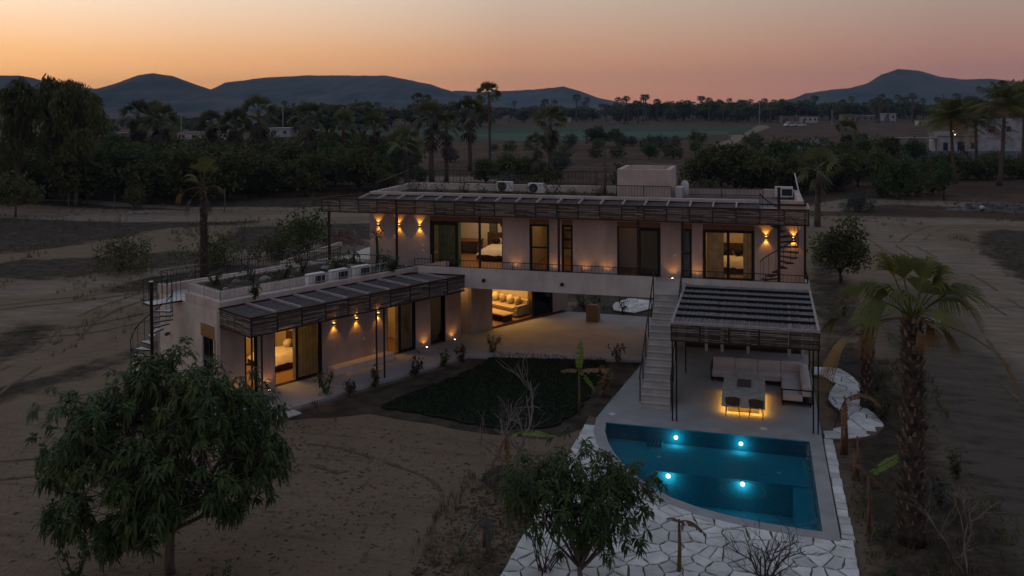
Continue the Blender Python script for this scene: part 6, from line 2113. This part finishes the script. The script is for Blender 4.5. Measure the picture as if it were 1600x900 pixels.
def roof_plants():
    rg = random.Random(77)
    lab = ['grassy clump in the low roof planter near the end wall', 'broad dark plant in the low roof planter, second from the end wall', 'drooping plant in the middle of the low roof planter', 'dark plant in the low roof planter behind the air conditioners',
           'tangled plant in the low roof planter beside the arching grass', 'thin leaved plant at the far end of the low roof planter']
    for i, l in enumerate(lab):
        p = LW(1.7 + i * 1.4, -3.0 - rg.uniform(-.5, .9), 3.76)
        shrub(l, tuple(p), 100 + i, rg.uniform(.5, .9), 10, ['leaf_dark', 'leaf_grey', 'leaf_bright', 'leaf_dark', 'leaf_dark', 'leaf_bright'][i], .26, .04, 'roof_plant', .7, 9, cat='plant')
    for i, (l, x, y, h, m) in enumerate([('dense dark shrub on the roof terrace left of the yucca', -17.3, 5.2, 1.5, 'leaf_dark'), ('small yellow flowered plant right of the yucca', -13.0, 5.4, .9, 'leaf_bright'), ('green plant at the rail right of the second yucca shoot', -12.2, 5.1, .8, 'leaf_bright'),
                                         ('trailing plant hanging over the parapet near the pergola end', -11.9, 4.1, .6, 'leaf_bright'), ('trailing tuft hanging over the parapet above the near bedroom', -15.0, -2.3, .5, 'leaf_bright')]):
        shrub(l, (x, y, 3.55 if h > .65 else 3.87), 120 + i, h, 12, m, .24, .045, 'roof_plant', .5, 10, cat='plant')
    for i in range(9):
        x = -12.5 + i * 1.15
        shrub(['short plant on the top roof at the left end of the parapet', 'second short plant on the top roof from the left end', 'plant with yellow flowers left of the first roof air conditioner', 'yellow flowered stem beside the first roof air conditioner', 'low plant between the two roof air conditioners',
               'tuft just right of the second roof air conditioner', 'tall yellow flowered plant midway to the roof box', 'dry plant on the top roof near the bare trunk', 'low plant on the top roof close to the roof box'][i],
              (x, 8.6 + rg.uniform(0, 2), 6.8), 140 + i, rg.uniform(.45, .95) if i != 6 else 1.2, 9, 'leaf_bright' if i in (2, 3, 6) else 'leaf_dark', .2, .04, 'roof_plant', .6, 8, cat='plant')
    # yucca with a bare stem
    for lab, p, h, n in (('yucca with bare red brown stem on the roof terrace in front of the upper wall', (-13.3, 5.5, 3.5), 1.75, 60),):
        t = thing('yucca', lab, 'yucca', (0, 0, 0)); rg2 = random.Random(5)
        MB().tube([(0, 0, 0), (.03, 0, h * .5), (0, 0, h)], [.09, .07, .06], 8).build('stem', 'brown_steel', t, True)
        m = MB()
        for i in range(n):
            d = rvec(rg2); d.z = abs(d.z) * 1.1 - .35
            leaf(m, Vector((0, 0, h)), d, rg2.uniform(.5, .74), .024, .12, rg2)
        m.build('rosette', 'leaf_grey', t); t.location = p
    # arching bromelia like plant by the AC row
    t = thing('roof_plant', 'arching strap leaved plant at the end of the air conditioner row', 'plant', (0, 0, 0)); m = MB()
    for i in range(16):
        a = i * 2.4; R_ = []
        for j in range(7):
            s = j / 6; R_.append(Vector((math.cos(a) * .9 * s, math.sin(a) * .9 * s, .1 + 1.1 * s - 1.15 * s * s)))
        for j in range(6):
            w = .035 * (1 - j / 7); sd = Vector((-math.sin(a), math.cos(a), 0)) * w
            m.add([R_[j] - sd, R_[j] + sd, R_[j + 1] + sd * .8, R_[j + 1] - sd * .8], [(0, 1, 2, 3)])
    m.build('foliage', 'leaf_grey', t); t.location = tuple(LW(8.6, -1.2, 3.52))
    t2 = thing('dry_palm_stem', 'thin dry palm stem standing on the top roof left of the roof box', 'stem', (-3.3, 11.4, 6.8))
    MB().tube([(-3.3, 11.4, 6.8), (-3.27, 11.4, 7.8), (-3.3, 11.42, 9.0)], [.09, .075, .06], 7).build('stem', 'palm_trunk_pale', t2, True)
    # low creeping cover on both planted roofs
    gc = MB(); g2 = MB()
    for i in range(2600):
        p = LW(rg.uniform(1.2, 9.2), rg.uniform(-4.55, -2.15), 3.76)
        if noise2(p.x * .8, p.y * .8) < -.1:
            continue
        leaf2(gc if rg.random() < .6 else g2, p, rvec(rg) + Vector((0, 0, .6)), rg.uniform(.08, .26), .02, rg)
    for i in range(2200):
        p = Vector((rg.uniform(-14.2, -2.6), rg.uniform(7.9, 12.0), 6.84))
        if noise2(p.x * .7 + 5, p.y * .9) < -.05:
            continue
        leaf2(gc if rg.random() < .7 else g2, p, rvec(rg) + Vector((0, 0, .6)), rg.uniform(.08, .28), .02, rg)
    struct('roof_ground_cover', gc, 'leaf_dark', kind='stuff'); struct('roof_dry_cover', g2, 'grass_dry', kind='stuff')
    # stones in the planters
    for i in range(7):
        p = LW(1.6 + i * 1.1, -2.5 - (i * 37 % 10) * .15, 3.78)
        r = .12 + .05 * (i % 3); rg3 = random.Random(i)
        o = MB().blob(p, (r * 1.3, r, r * .8), 7, 5, .18, rg3).build('boulder', 'rock', None, False)
        tag(o, ['pale boulder in the low roof planter nearest the end wall', 'second pale boulder in the low roof planter', 'larger boulder beside the dark roof plant', 'pale boulder in the middle of the low roof planter', 'small boulder behind the first air conditioner',
                'boulder behind the middle air conditioner', 'boulder at the far end of the low roof planter'][i], 'boulder', 'boulders in the roof planter')


roof_plants()

# ------------------------------------------------------------------ the land behind
def gp(u, dist, side=0.):
    """point on the ground in the direction of a photo column, so many metres away"""
    a = (u - 800) / FPX
    p = CAM + f0 * dist + r_ * (a * dist)
    return Vector((p.x, p.y, GZ))


TV_ = {}


def tvar(key, *a, leafm='leaf_dark', barkm='bark_dark', **k):
    if key not in TV_:
        tr, cr = tree_meshes(*a, **k)
        TV_[key] = (tr.mesh('trunk', barkm, True), cr.mesh('crown', leafm))
    return TV_[key]


def put_tree(ms, name, label, cat, loc, rot, sc, group=None, leafm=None):
    t = thing(name, label, cat, loc, group)
    from_mesh('trunk', ms[0], t)
    from_mesh('crown', ms[1], t)
    t.rotation_euler = (0, 0, rot); t.scale = sc if isinstance(sc, tuple) else (sc, sc, sc)
    return t


ORCH = [tvar(('o', i), 60 + i, 5.6, 3.8, .7, .2, 300, 9, .6, .13, 'round', leafm='leaf_dark', squash=.8) for i in range(4)]
ORCHB = [tvar(('ob', i), 80 + i, 5.6, 3.3, .8, .2, 260, 9, .6, .12, 'round', leafm='leaf_bright') for i in range(2)]
TALL = [tvar(('t', i), 90 + i, 16.5, 3.8, 3.2, .3, 420, 10, .85, .12, 'weep', leafm='leaf_dark', barkm='bark_grey') for i in range(2)]
BUSH = [tvar(('b', i), 70 + i, 2.2, 2.1, .3, .08, 120, 8, .4, .09, 'round', leafm='leaf_grey' if i == 1 else 'leaf_dark') for i in range(3)]
FART = [tvar(('f', i), 110 + i, 11, 6.2, 1.4, .35, 150, 7, 1.5, .42, 'round', leafm='leaf_dark', twigs=False) for i in range(4)]


def land():
    rg = random.Random(99)
    poly = [(-84, 51.5), (-62, 55), (-57, 60), (-48, 70), (-46, 80), (-52, 96), (-58, 116), (-90, 116), (-128, 100), (-110, 62)]
    pts = []
    tries = 0
    while len(pts) < 118 and tries < 6000:
        tries += 1
        p = (rg.uniform(-128, -46), rg.uniform(51, 116))
        if inside(p, poly) and all(math.hypot(p[0] - q[0], p[1] - q[1]) > 4.6 for q in pts):
            pts.append(p)
    for p in pts:
        k = rg.random()
        put_tree(ORCH[rg.randrange(4)] if k < .8 else ORCHB[rg.randrange(2)], 'orchard_tree', 'dark round crowned tree standing in the dense orchard left behind the house', 'tree', (p[0], p[1], GZ), rg.uniform(0, 6), rg.uniform(.82, 1.18), 'trees of the dense orchard')
    for i, (x, y, s, lab) in enumerate([(-79.5, 50, .98, 'tallest dark feathery tree at the left edge of the picture'), (-72.8, 51.5, .96, 'dark feathery tree just right of the tallest one at the left edge'), (-82, 58, 1.02, 'feathery tree standing behind the tallest one at the left edge'),
                                       (-76, 57, .86, 'feathery tree between and behind the two tall ones'), (-85, 46, .8, 'feathery tree cut by the left edge of the picture'), (-88, 66, 1.0, 'feathery tree farthest back of the left group')]):
        put_tree(TALL[i % 2], 'feathery_tree', lab, 'tree', (x, y, GZ), rg.uniform(0, 6), (s * .8, s * .8, s * 1.02))
    # behind the house
    for i, (x, y, s, m, lab) in enumerate([
            (-2.5, 80, 1.0, 0, 'dark tree rising behind the roof box, first from the left'), (1.2, 84, 1.08, 1, 'dark tree directly behind the right roof parapet'), (4.5, 81, .95, 2, 'dark tree behind the middle of the right roof parapet'), (7.6, 84, .9, 3, 'dark tree behind the upper spiral stair'),
            (6.6, 96, 1.08, 4, 'bright green tree top showing over the dark trees behind the house'), (10.8, 86, .85, 1, 'dark tree left of the leaning palm'), (13.8, 90, .9, 2, 'dark tree right of the leaning palm'), (17.2, 96, .85, 0, 'dark tree below the dark palm right of the house'), (-1, 92, 1.0, 3, 'dark tree in the second row behind the roof box'),
            (11.5, 102, 1.0, 5, 'green tree below the grey blue palm'), (21, 108, .8, 3, 'dark tree midway between house and white house'), (23.5, 150, .8, 4, 'round green tree in front of the far sheds'), (27, 140, .9, 1, 'dark round tree left of the white house awning'), (32.5, 148, .8, 5, 'green tree beside the white house awning'),
            (-30.5, 86.5, .78, 0, 'dark dense bush tree under the tallest thin palm'), (-27.4, 87.5, .72, 2, 'dark bush tree right of the one under the tallest palm'), (-34.0, 88, .66, 1, 'dark bush tree left of the one under the tallest palm'),
            (-39, 205, .95, 3, 'dark tree clump alone in front of the green field, left tree'), (-34, 208, .8, 0, 'dark tree clump alone in front of the green field, right tree'), (-46, 79, .62, 1, 'dark bush tree at the foot of the orange trunked palm'), (-43.5, 74, .5, 2, 'small dark bush tree right behind the upper roof corner'),
            (-18, 150, .6, 4, 'low tree on the brown field left of the far track'), (-10, 170, .55, 5, 'low tree beside the far track'), (47, 122, .7, 0, 'dark low tree behind the third coconut palm'), (41, 126, .6, 3, 'dark low tree under the coconut palms')]):
        ms = ORCH[m] if m < 4 else ORCHB[m - 4]
        put_tree(ms, 'field_tree', lab, 'tree', (x, y, GZ), rg.uniform(0, 6), s)
    n = 0
    while n < 22:
        x, y = rg.uniform(-3, 26), rg.uniform(79, 122)
        dd = (Vector((x, y, 0)) - Vector((CAM.x, CAM.y, 0))); uu = 800 + FPX * dd.dot(r_) / dd.dot(f0)
        if uu > 1325 or x < 3 and y > 100 or abs(x - 12 - (y - 80) * .12) > 11 or (9 < x < 16 and y < 83):
            continue
        put_tree(ORCH[rg.randrange(4)], 'thicket_tree', 'dark bushy tree in the thicket right behind the house', 'tree', (x, y, GZ), rg.uniform(0, 6), rg.uniform(.62, .95), 'trees of the thicket behind the house')
        n += 1
    for i in range(15):
        x = 29 + i * 2.2 + rg.uniform(-.8, .8)
        put_tree(BUSH[(0, 2)[i % 2]], 'hedge_bush', 'low dark bush in the hedge at the foot of the coconut palms', 'bush', (x, 112 + i * .35 + rg.uniform(-1.5, 1.5), GZ), rg.uniform(0, 6), rg.uniform(.9, 1.5), 'hedge below the netting fence')
    n = 0
    while n < 60:
        x, y = rg.uniform(-62, 34), rg.uniform(68, 225)
        if -50 < x < -46 or (x > 4 and y < 80) or inside((x, y), [(-115, 292), (-60, 330), (-10, 340), (-6, 300), (-38, 246), (-70, 232)]):
            continue
        put_tree(BUSH[rg.randrange(3)], 'scrub_bush', 'low grey green bush dotted over the brown field behind the house', 'bush', (x, y, GZ), rg.uniform(0, 6), rg.uniform(.6, 1.5), 'bushes on the brown field')
        n += 1
    # tree line under the hills
    k = 0
    for i in range(330):
        u = rg.uniform(60, 1640)
        if u < 760:
            dist = rg.uniform(330, 620)
        elif u < 960:
            dist = rg.uniform(560, 800)
        else:
            dist = rg.uniform(520, 720)
        s = rg.uniform(.65, 1.15) * (.8 if 770 < u < 950 else .48 if u < 430 else 1)
        p = gp(u, dist)
        if inside((p.x, p.y), [(-300, 375), (-146, 381), (-89, 418), (2, 420), (-2, 300), (-41, 238), (-75, 225), (-112, 250), (-170, 300)]):
            continue
        put_tree(FART[rg.randrange(4)], 'distant_tree', 'dark tree in the distant treeline below the hills', 'tree', tuple(p), rg.uniform(0, 6), (s * 1.35, s * 1.35, s), 'trees of the distant treeline')
    fa = far_palm_meshes(31, 12.5, .28, 20, 1.7, .9, 3, 5, -.2)
    fb = far_palm_meshes(32, 9.5, .3, 20, 1.8, .9, 8, 5, -.2)
    for i in range(110):
        u = rg.uniform(960, 1500) if i % 3 else rg.uniform(150, 960)
        dist = rg.uniform(480, 760)
        if u < 430:
            u += 560
        t = thing('fan_palm', 'small palm silhouette in the distant treeline below the hills', 'palm tree', tuple(gp(u, dist)), 'palms of the distant treeline')
        q = fa if rg.random() < .6 else fb
        from_mesh('trunk', q[0], t); from_mesh('crown', q[1], t)
        s = rg.uniform(.75, 1.3); t.scale = (s * 1.15, s * 1.15, s); t.rotation_euler = (0, 0, rg.uniform(0, 6))


land()


def far_building(name, label, u, dist, w, h, d, wallm='far_white', roofm='far_roof', nwin=3, cat='building', over=.4, z0=0.):
    p = gp(u, dist); p.z += z0
    t = thing(name, label, cat, tuple(p))
    ang = YAW
    def fr(x, y, z):
        return p + Vector((math.cos(ang), math.sin(ang), 0)) * x + Vector((-math.sin(ang), math.cos(ang), 0)) * y + Vector((0, 0, z))
    wall(MB(), fr, -w / 2, w / 2, 0, d, 0, h).build('wall', wallm, t)
    MB().box(-w / 2 - over, w / 2 + over, -over, d + over, h, h + .25, fr).build('roof', roofm, t)
    for i in range(nwin):
        x = -w / 2 + w * (i + .5) / nwin
        f = MB().box(x - .55, x + .55, -.05, .05, h * .35, h * .75, fr).build('window', 'grey_steel', t)
        MB().box(x - .48, x + .48, -.06, -.05, h * .35 + .07, h * .75 - .07, fr).build('pane', 'window_dark', f)
    MB().box(-w / 2 + .3, -w / 2 + 1.2, -.04, .04, .02, min(2.1, h * .85), fr).build('door', 'dark_wood', t)
    return t


far_building('far_shed', 'long low pale building beyond the orchard on the left', 318, 300, 18, 2.6, 7, 'far_white', 'far_roof', 5)
far_building('far_shed', 'white low building behind the trunk of the big fan palm', 437, 330, 7.5, 3.2, 6, 'white_paint', 'far_white', 2)
far_building('far_shed', 'short pale wall like building left of the skirted palm pair', 196, 320, 9, 2, 5, 'far_tan', 'far_roof', 2)
far_building('far_shed', 'tan flat roofed shed under the treeline, leftmost of the far right ones', 1236, 500, 9.5, 3.6, 6, 'far_tan', 'far_tan', 2)
far_building('far_shed', 'pale open fronted shed right of the tan flat roofed one', 1266, 505, 8.5, 3.4, 6, 'far_white', 'far_tan', 3)
far_building('far_shed', 'low grey shed in the middle of the far right buildings', 1352, 520, 11, 3.6, 6, 'far_roof', 'far_white', 3)
far_building('far_shed', 'white gabled shed at the right of the far right buildings', 1391, 540, 7.5, 4.4, 6, 'white_paint', 'far_white', 2)
far_building('far_shed', 'small pale hut right of the white gabled shed', 1443, 420, 4.5, 2.6, 4, 'far_white', 'far_roof', 1)
far_building('far_shed', 'tan unfinished house below the treeline behind the dark palm', 1328, 470, 7, 4.8, 6, 'far_tan', 'far_tan', 2)
far_building('far_shed', 'tiny white hut in the treeline right of the tallest palm', 884, 560, 6, 3, 5, 'far_white', 'far_roof', 1)


def white_house():
    p0 = gp(1535, 196)
    ang = YAW * .4
    ex = Vector((math.cos(ang), math.sin(ang), 0)); ey = Vector((-math.sin(ang), math.cos(ang), 0))
    fr = lambda x, y, z: p0 + ex * x + ey * y + Vector((0, 0, z))
    t = thing('white_house', 'white two storey house behind the coconut palms on the right', 'house', tuple(p0))
    ops = [(1.5, 2.7, 4.6, 6.0), (5.0, 6.0, 4.8, 6.0), (8.4, 9.6, 1.0, 2.4)]
    wall(MB(), fr, -.5, 14, 0, .3, 0, 7.6, ops).build('wall', 'white_paint', t)
    wall(MB(), fr, -.5, 14, 7, 7.3, 0, 7.6).build('wall', 'white_paint', t)
    MB().box(-.5, -.2, .3, 7, 0, 7.6, fr).build('wall', 'white_paint', t)
    MB().box(13.7, 14, .3, 7, 0, 7.6, fr).build('wall', 'white_paint', t)
    MB().box(-.2, 13.7, .3, 7, 7.1, 7.4, fr).build('roof', 'far_white', t)
    MB().box(-.6, 14.1, -.08, -.005, 3.5, 3.7, fr).build('string_course', 'far_white', t)
    wall(MB(), fr, -9.5, -.52, 0, .3, 0, 3.9, [(-8.2, -7.2, 0, 2.4), (-5.2, -3.6, .2, 2.6), (-2.4, -1.4, 1, 2.4)]).build('wall', 'white_paint', t)
    MB().box(-9.5, -9.2, .3, 6, 0, 3.9, fr).build('wall', 'white_paint', t)
    m = MB(); V = [fr(-9.9, -.4, 3.9), fr(-.52, -.4, 3.9), fr(-.52, 6.4, 3.9), fr(-9.9, 6.4, 3.9), fr(-9.9, 3, 4.9), fr(-.52, 3, 4.9)]
    m.add(V, [(0, 1, 5, 4), (2, 3, 4, 5), (0, 4, 3), (1, 2, 5), (3, 2, 1, 0)]); m.build('roof', 'far_roof', t)
    for a, b, c, d in ops + [(-8.2, -7.2, 0, 2.4), (-5.2, -3.6, .2, 2.6), (-2.4, -1.4, 1, 2.4)]:
        f = MB(); f.box(a, b, .1, .16, c, c + .08, fr); f.box(a, b, .1, .16, d - .08, d, fr); f.box(a, a + .08, .1, .16, c + .08, d - .08, fr); f.box(b - .08, b, .1, .16, c + .08, d - .08, fr)
        o = f.build('window', 'dark_wood', t)
        MB().box(a + .08, b - .08, .18, .2, c + .08, d - .08, fr).build('pane', 'window_dark', o)
    aw = thing('awning', 'long thin flat awning roof on posts left of the white house', 'awning', tuple(fr(-14, 0, 0)))
    MB().box(-19, -9.9, -2, 3, 3.3, 3.5, fr).build('roof', 'far_roof', aw)
    for x in (-18.8, -16, -13, -10.3):
        MB().box(x, x + .14, -1.9, -1.76, 0, 3.3, fr).build('post', 'dark_wood', aw)
    fn = thing('netting_fence', 'blue grey netting fence running in front of the white house', 'fence', (45, 150, 0))
    q0, q1 = gp(1412, 172), gp(1680, 166)
    n = 12
    for i in range(n):
        a, b = q0.lerp(q1, i / n), q0.lerp(q1, (i + 1) / n)
        d = (b - a).normalized()
        MB().beam(a + d * .1 + Vector((0, 0, 1.05)), b - d * .02 + Vector((0, 0, 1.05)), .05, 1.9).build('netting', 'netting_blue', fn)
        MB().tube([a, a + Vector((0, 0, 2.2))], .05, 5).build('post', 'grey_steel', fn)
    for lab, x, z, w in (('amber porch light on the wall of the white house, upper of the two', -6.4, 5.0, .13), ('yellow porch light on the wall of the white house, lower of the two', -5.9, 4.2, .11)):
        t2 = thing('porch_light', lab, 'lamp', tuple(fr(x, -.5, z)))
        MB().blob(fr(x, -.6, z), (w, w, w), 8, 6).build('bulb', 'bulb_small', t2, True)
        MB().tube([fr(x, -.5, z), fr(x, .02, z)], .03, 5).build('bracket', 'frame_black', t2)


white_house()


def car(label, loc, rot, sc=1.0):
    t = thing('parked_car', label, 'car', (0, 0, 0))
    b = MB()
    prof = [(-2.1, .35), (-2.15, .75), (-1.95, .95), (-1.6, 1.0), (-1.35, 1.5), (.35, 1.55), (1.05, 1.02), (1.95, .92), (2.15, .7), (2.12, .35)]
    n = len(prof)
    V = [(x, -.85 + (.08 if z > 1.1 else 0), z) for x, z in prof] + [(x, .85 - (.08 if z > 1.1 else 0), z) for x, z in prof]
    b.add(V, [tuple(range(n)), tuple(range(2 * n - 1, n - 1, -1))] + [(i, i + n, (i + 1) % n + n, (i + 1) % n) for i in range(n)])
    b.build('body', 'car_white', t)
    for s in (-1, 1):
        w = MB(); w.add([(-1.5, .86 * s, 1.05), (-1.28, .80 * s, 1.45), (.28, .80 * s, 1.48), (.85, .86 * s, 1.05)], [(0, 1, 2, 3)]); w.build('side_window', 'window_dark', t)
    w = MB(); w.add([(.42, -.7, 1.5), (.42, .7, 1.5), (1.02, .76, 1.06), (1.02, -.76, 1.06)], [(0, 1, 2, 3)]); o = w.build('windscreen', 'window_dark', t); o.location.x += .02
    w = MB(); w.add([(-1.42, -.7, 1.46), (-1.42, .7, 1.46), (-1.63, .76, 1.04), (-1.63, -.76, 1.04)], [(0, 1, 2, 3)]); o = w.build('rear_window', 'window_dark', t); o.location.x -= .02
    for x in (-1.35, 1.35):
        for y in (-.8, .8):
            k = MB().tube([(x, y - .1, .34), (x, y + .1, .34)], .34, 14).build('wheel', 'tyre', t)
            MB().tube([(x, y - .11, .34), (x, y + .11, .34)], .19, 10).build('rim', 'grey_steel', k)
    t.location = loc; t.rotation_euler = (0, 0, rot); t.scale = (sc, sc, sc)


p = gp(1388, 228); car('white car parked left of the white house awning', tuple(p), YAW + 1.2)
p = gp(1236, 420); car('white pickup like car parked far off below the tan sheds', tuple(p), YAW + .2, 1.5)
p = gp(1250, 421); car('second white vehicle parked beside the far sheds', tuple(p), YAW - .3, 1.3)


def poles():
    for i, (u, dist, h, lab) in enumerate([(1187, 430, 12, 'thin utility pole in front of the far tan sheds'), (1300, 440, 8, 'short pale pole right of the far sheds'), (283, 290, 9, 'thin pole beyond the orchard beside the long low building'), (442, 326, 11, 'thin pole beside the white low building behind the palm')]):
        p = gp(u, dist); t = thing('utility_pole', lab, 'pole', tuple(p))
        MB().tube([p, p + Vector((0, 0, h))], .16, 6).build('pole', 'grey_steel', t)
        MB().beam(p + Vector((-.8, 0, h - .6)), p + Vector((.8, 0, h - .6)), .1, .1).build('crossarm', 'grey_steel', t)
    for i, (x, y, h, lab) in enumerate([(-72.5, 50, 1.7, 'pale fence post in front of the tall feathery trees, leftmost'), (-65.5, 49.2, 1.8, 'pale fence post left of the small round bush'), (-64.3, 51.5, 2.1, 'taller grey fence post right beside the pale one'), (-61.5, 47.3, .7, 'short white stub post on the track edge'),
                                       (-52.5, 51, 2.6, 'thin pale post right of the tall single palm'), (-34.5, 22.5, 1.4, 'thin stake on the sand behind the low roof')]):
        t = thing('fence_post', lab, 'post', (x, y, GZ))
        MB().tube([(x, y, GZ), (x + .04, y, GZ + h)], .06, 6).build('post', 'bark_grey', t)
        MB().tube([(x + .04, y, GZ + h), (x + .04, y, GZ + h + .03)], .07, 6).build('post_cap', 'bark_grey', t)


poles()


def heap(name, label, cat, c, r, h, m, seed):
    rg = random.Random(seed); mb = MB(); n = 18; k = 7
    V = [(c[0], c[1], GZ + h)]
    for j in range(1, k + 1):
        for i in range(n):
            a = 2 * PI * i / n; q = j / k
            z = h * (1 - q) ** 1.1 * (1 + rg.uniform(-.25, .25)) + GZ + .1 * (1 - q)
            V.append((c[0] + r[0] * q * math.cos(a) * (1 + rg.uniform(-.08, .08)), c[1] + r[1] * q * math.sin(a) * (1 + rg.uniform(-.08, .08)), z))
    F = [(0, 1 + i, 1 + (i + 1) % n) for i in range(n)] + [(1 + j * n + i, 1 + (j + 1) * n + i, 1 + (j + 1) * n + (i + 1) % n, 1 + j * n + (i + 1) % n) for j in range(k - 1) for i in range(n)]
    mb.add(V, F)
    return tag(mb.build(name, m), label, cat)


heap('soil_mound', 'reddish soil mound behind the left end of the upper terrace', 'mound', (-29.5, 33.8), (2.6, 1.6), 1.0, 'red_soil', 3)
heap('rubble_mound', 'long grey rubble heap beside the far right track', 'mound', (28.5, 69.5), (5.5, 1.8), .9, 'debris_grey', 4)


def rubble():
    rg = random.Random(5); mb = MB(); wb = MB()
    for i in range(130):
        x, y = 28.5 + rg.gauss(0, 2.6), 69 + rg.gauss(0, .8); s = rg.uniform(.08, .3)
        mb.blob((x, y, GZ + .15 + rg.uniform(0, .75)), (s, s * .8, s * .6), 5, 3, .3, rg)
    for i in range(26):
        x, y = 28 + rg.gauss(0, 3), 68.6 + rg.gauss(0, .8)
        wb.beam((x, y, GZ + .5), (x + rg.uniform(-.7, .7), y + rg.uniform(-.4, .4), GZ + rg.uniform(.6, 1.4)), .06, .08)
    struct('rubble', mb, 'debris_grey', kind='stuff'); struct('rubble_sticks', wb, 'twig_pale', kind='stuff')
    for (cx, cy_, n, s, m, lab) in ((-27.2, 32.6, 26, .10, 'rock', 1), (-60.5, 47.6, 45, .22, 'rock', 2)):
        w = MB()
        for i in range(n):
            w.blob((cx + rg.gauss(0, .9), cy_ + rg.gauss(0, .5), GZ + .12), (s * rg.uniform(.5, 1.2), s * rg.uniform(.5, 1.2), s * .5), 5, 3, .3, rg)
        struct('debris', w, m, kind='stuff')
    t = MB()
    q = [(-30.2, 10.2), (-28.9, 10.0), (-28.6, 10.9), (-29.9, 11.2)]
    t.prism(q, GZ + .05, GZ + .22, 0, .06)
    tag(t.build('tarp', 'tarp_blue'), 'small blue tarp lying on the sand behind the spiral staircase', 'tarp')
    t = MB(); t.prism([(26.2, 67.6), (26.5, 67.5), (26.9, 68.3), (26.6, 68.4)], GZ + .5, GZ + .75, 0, .05)
    tag(t.build('scrap_board', 'ac_white'), 'white scrap board standing in the rubble beside the far track', 'board')
    t = MB(); t.prism([(12.0, 17.2), (13.4, 17.0), (13.6, 17.8), (12.2, 18.1)], GZ - .02, GZ + .05, 0, .02)
    tag(t.build('concrete_slab', 'rock'), 'pale broken slab lying on the sand behind the crown of the large palm', 'slab')


rubble()

# ------------------------------------------------------------------ air
HAZE = 1.3e-4
hb = MB().box(-4400, 4400, -420, 4400, GZ - 3.4, 160)
ho = hb.build('haze', 'rock'); ho['kind'] = 'stuff'
hm = bpy.data.materials.new('haze_air'); hm.use_nodes = True
hm.node_tree.nodes.clear()
o_ = hm.node_tree.nodes.new('ShaderNodeOutputMaterial'); v_ = hm.node_tree.nodes.new('ShaderNodeVolumePrincipled')
v_.inputs['Color'].default_value = (.36, .65, 1.0, 1); v_.inputs['Density'].default_value = HAZE; v_.inputs['Anisotropy'].default_value = 0
hm.node_tree.links.new(v_.outputs[0], o_.inputs['Volume'])
ho.data.materials.clear(); ho.data.materials.append(hm)
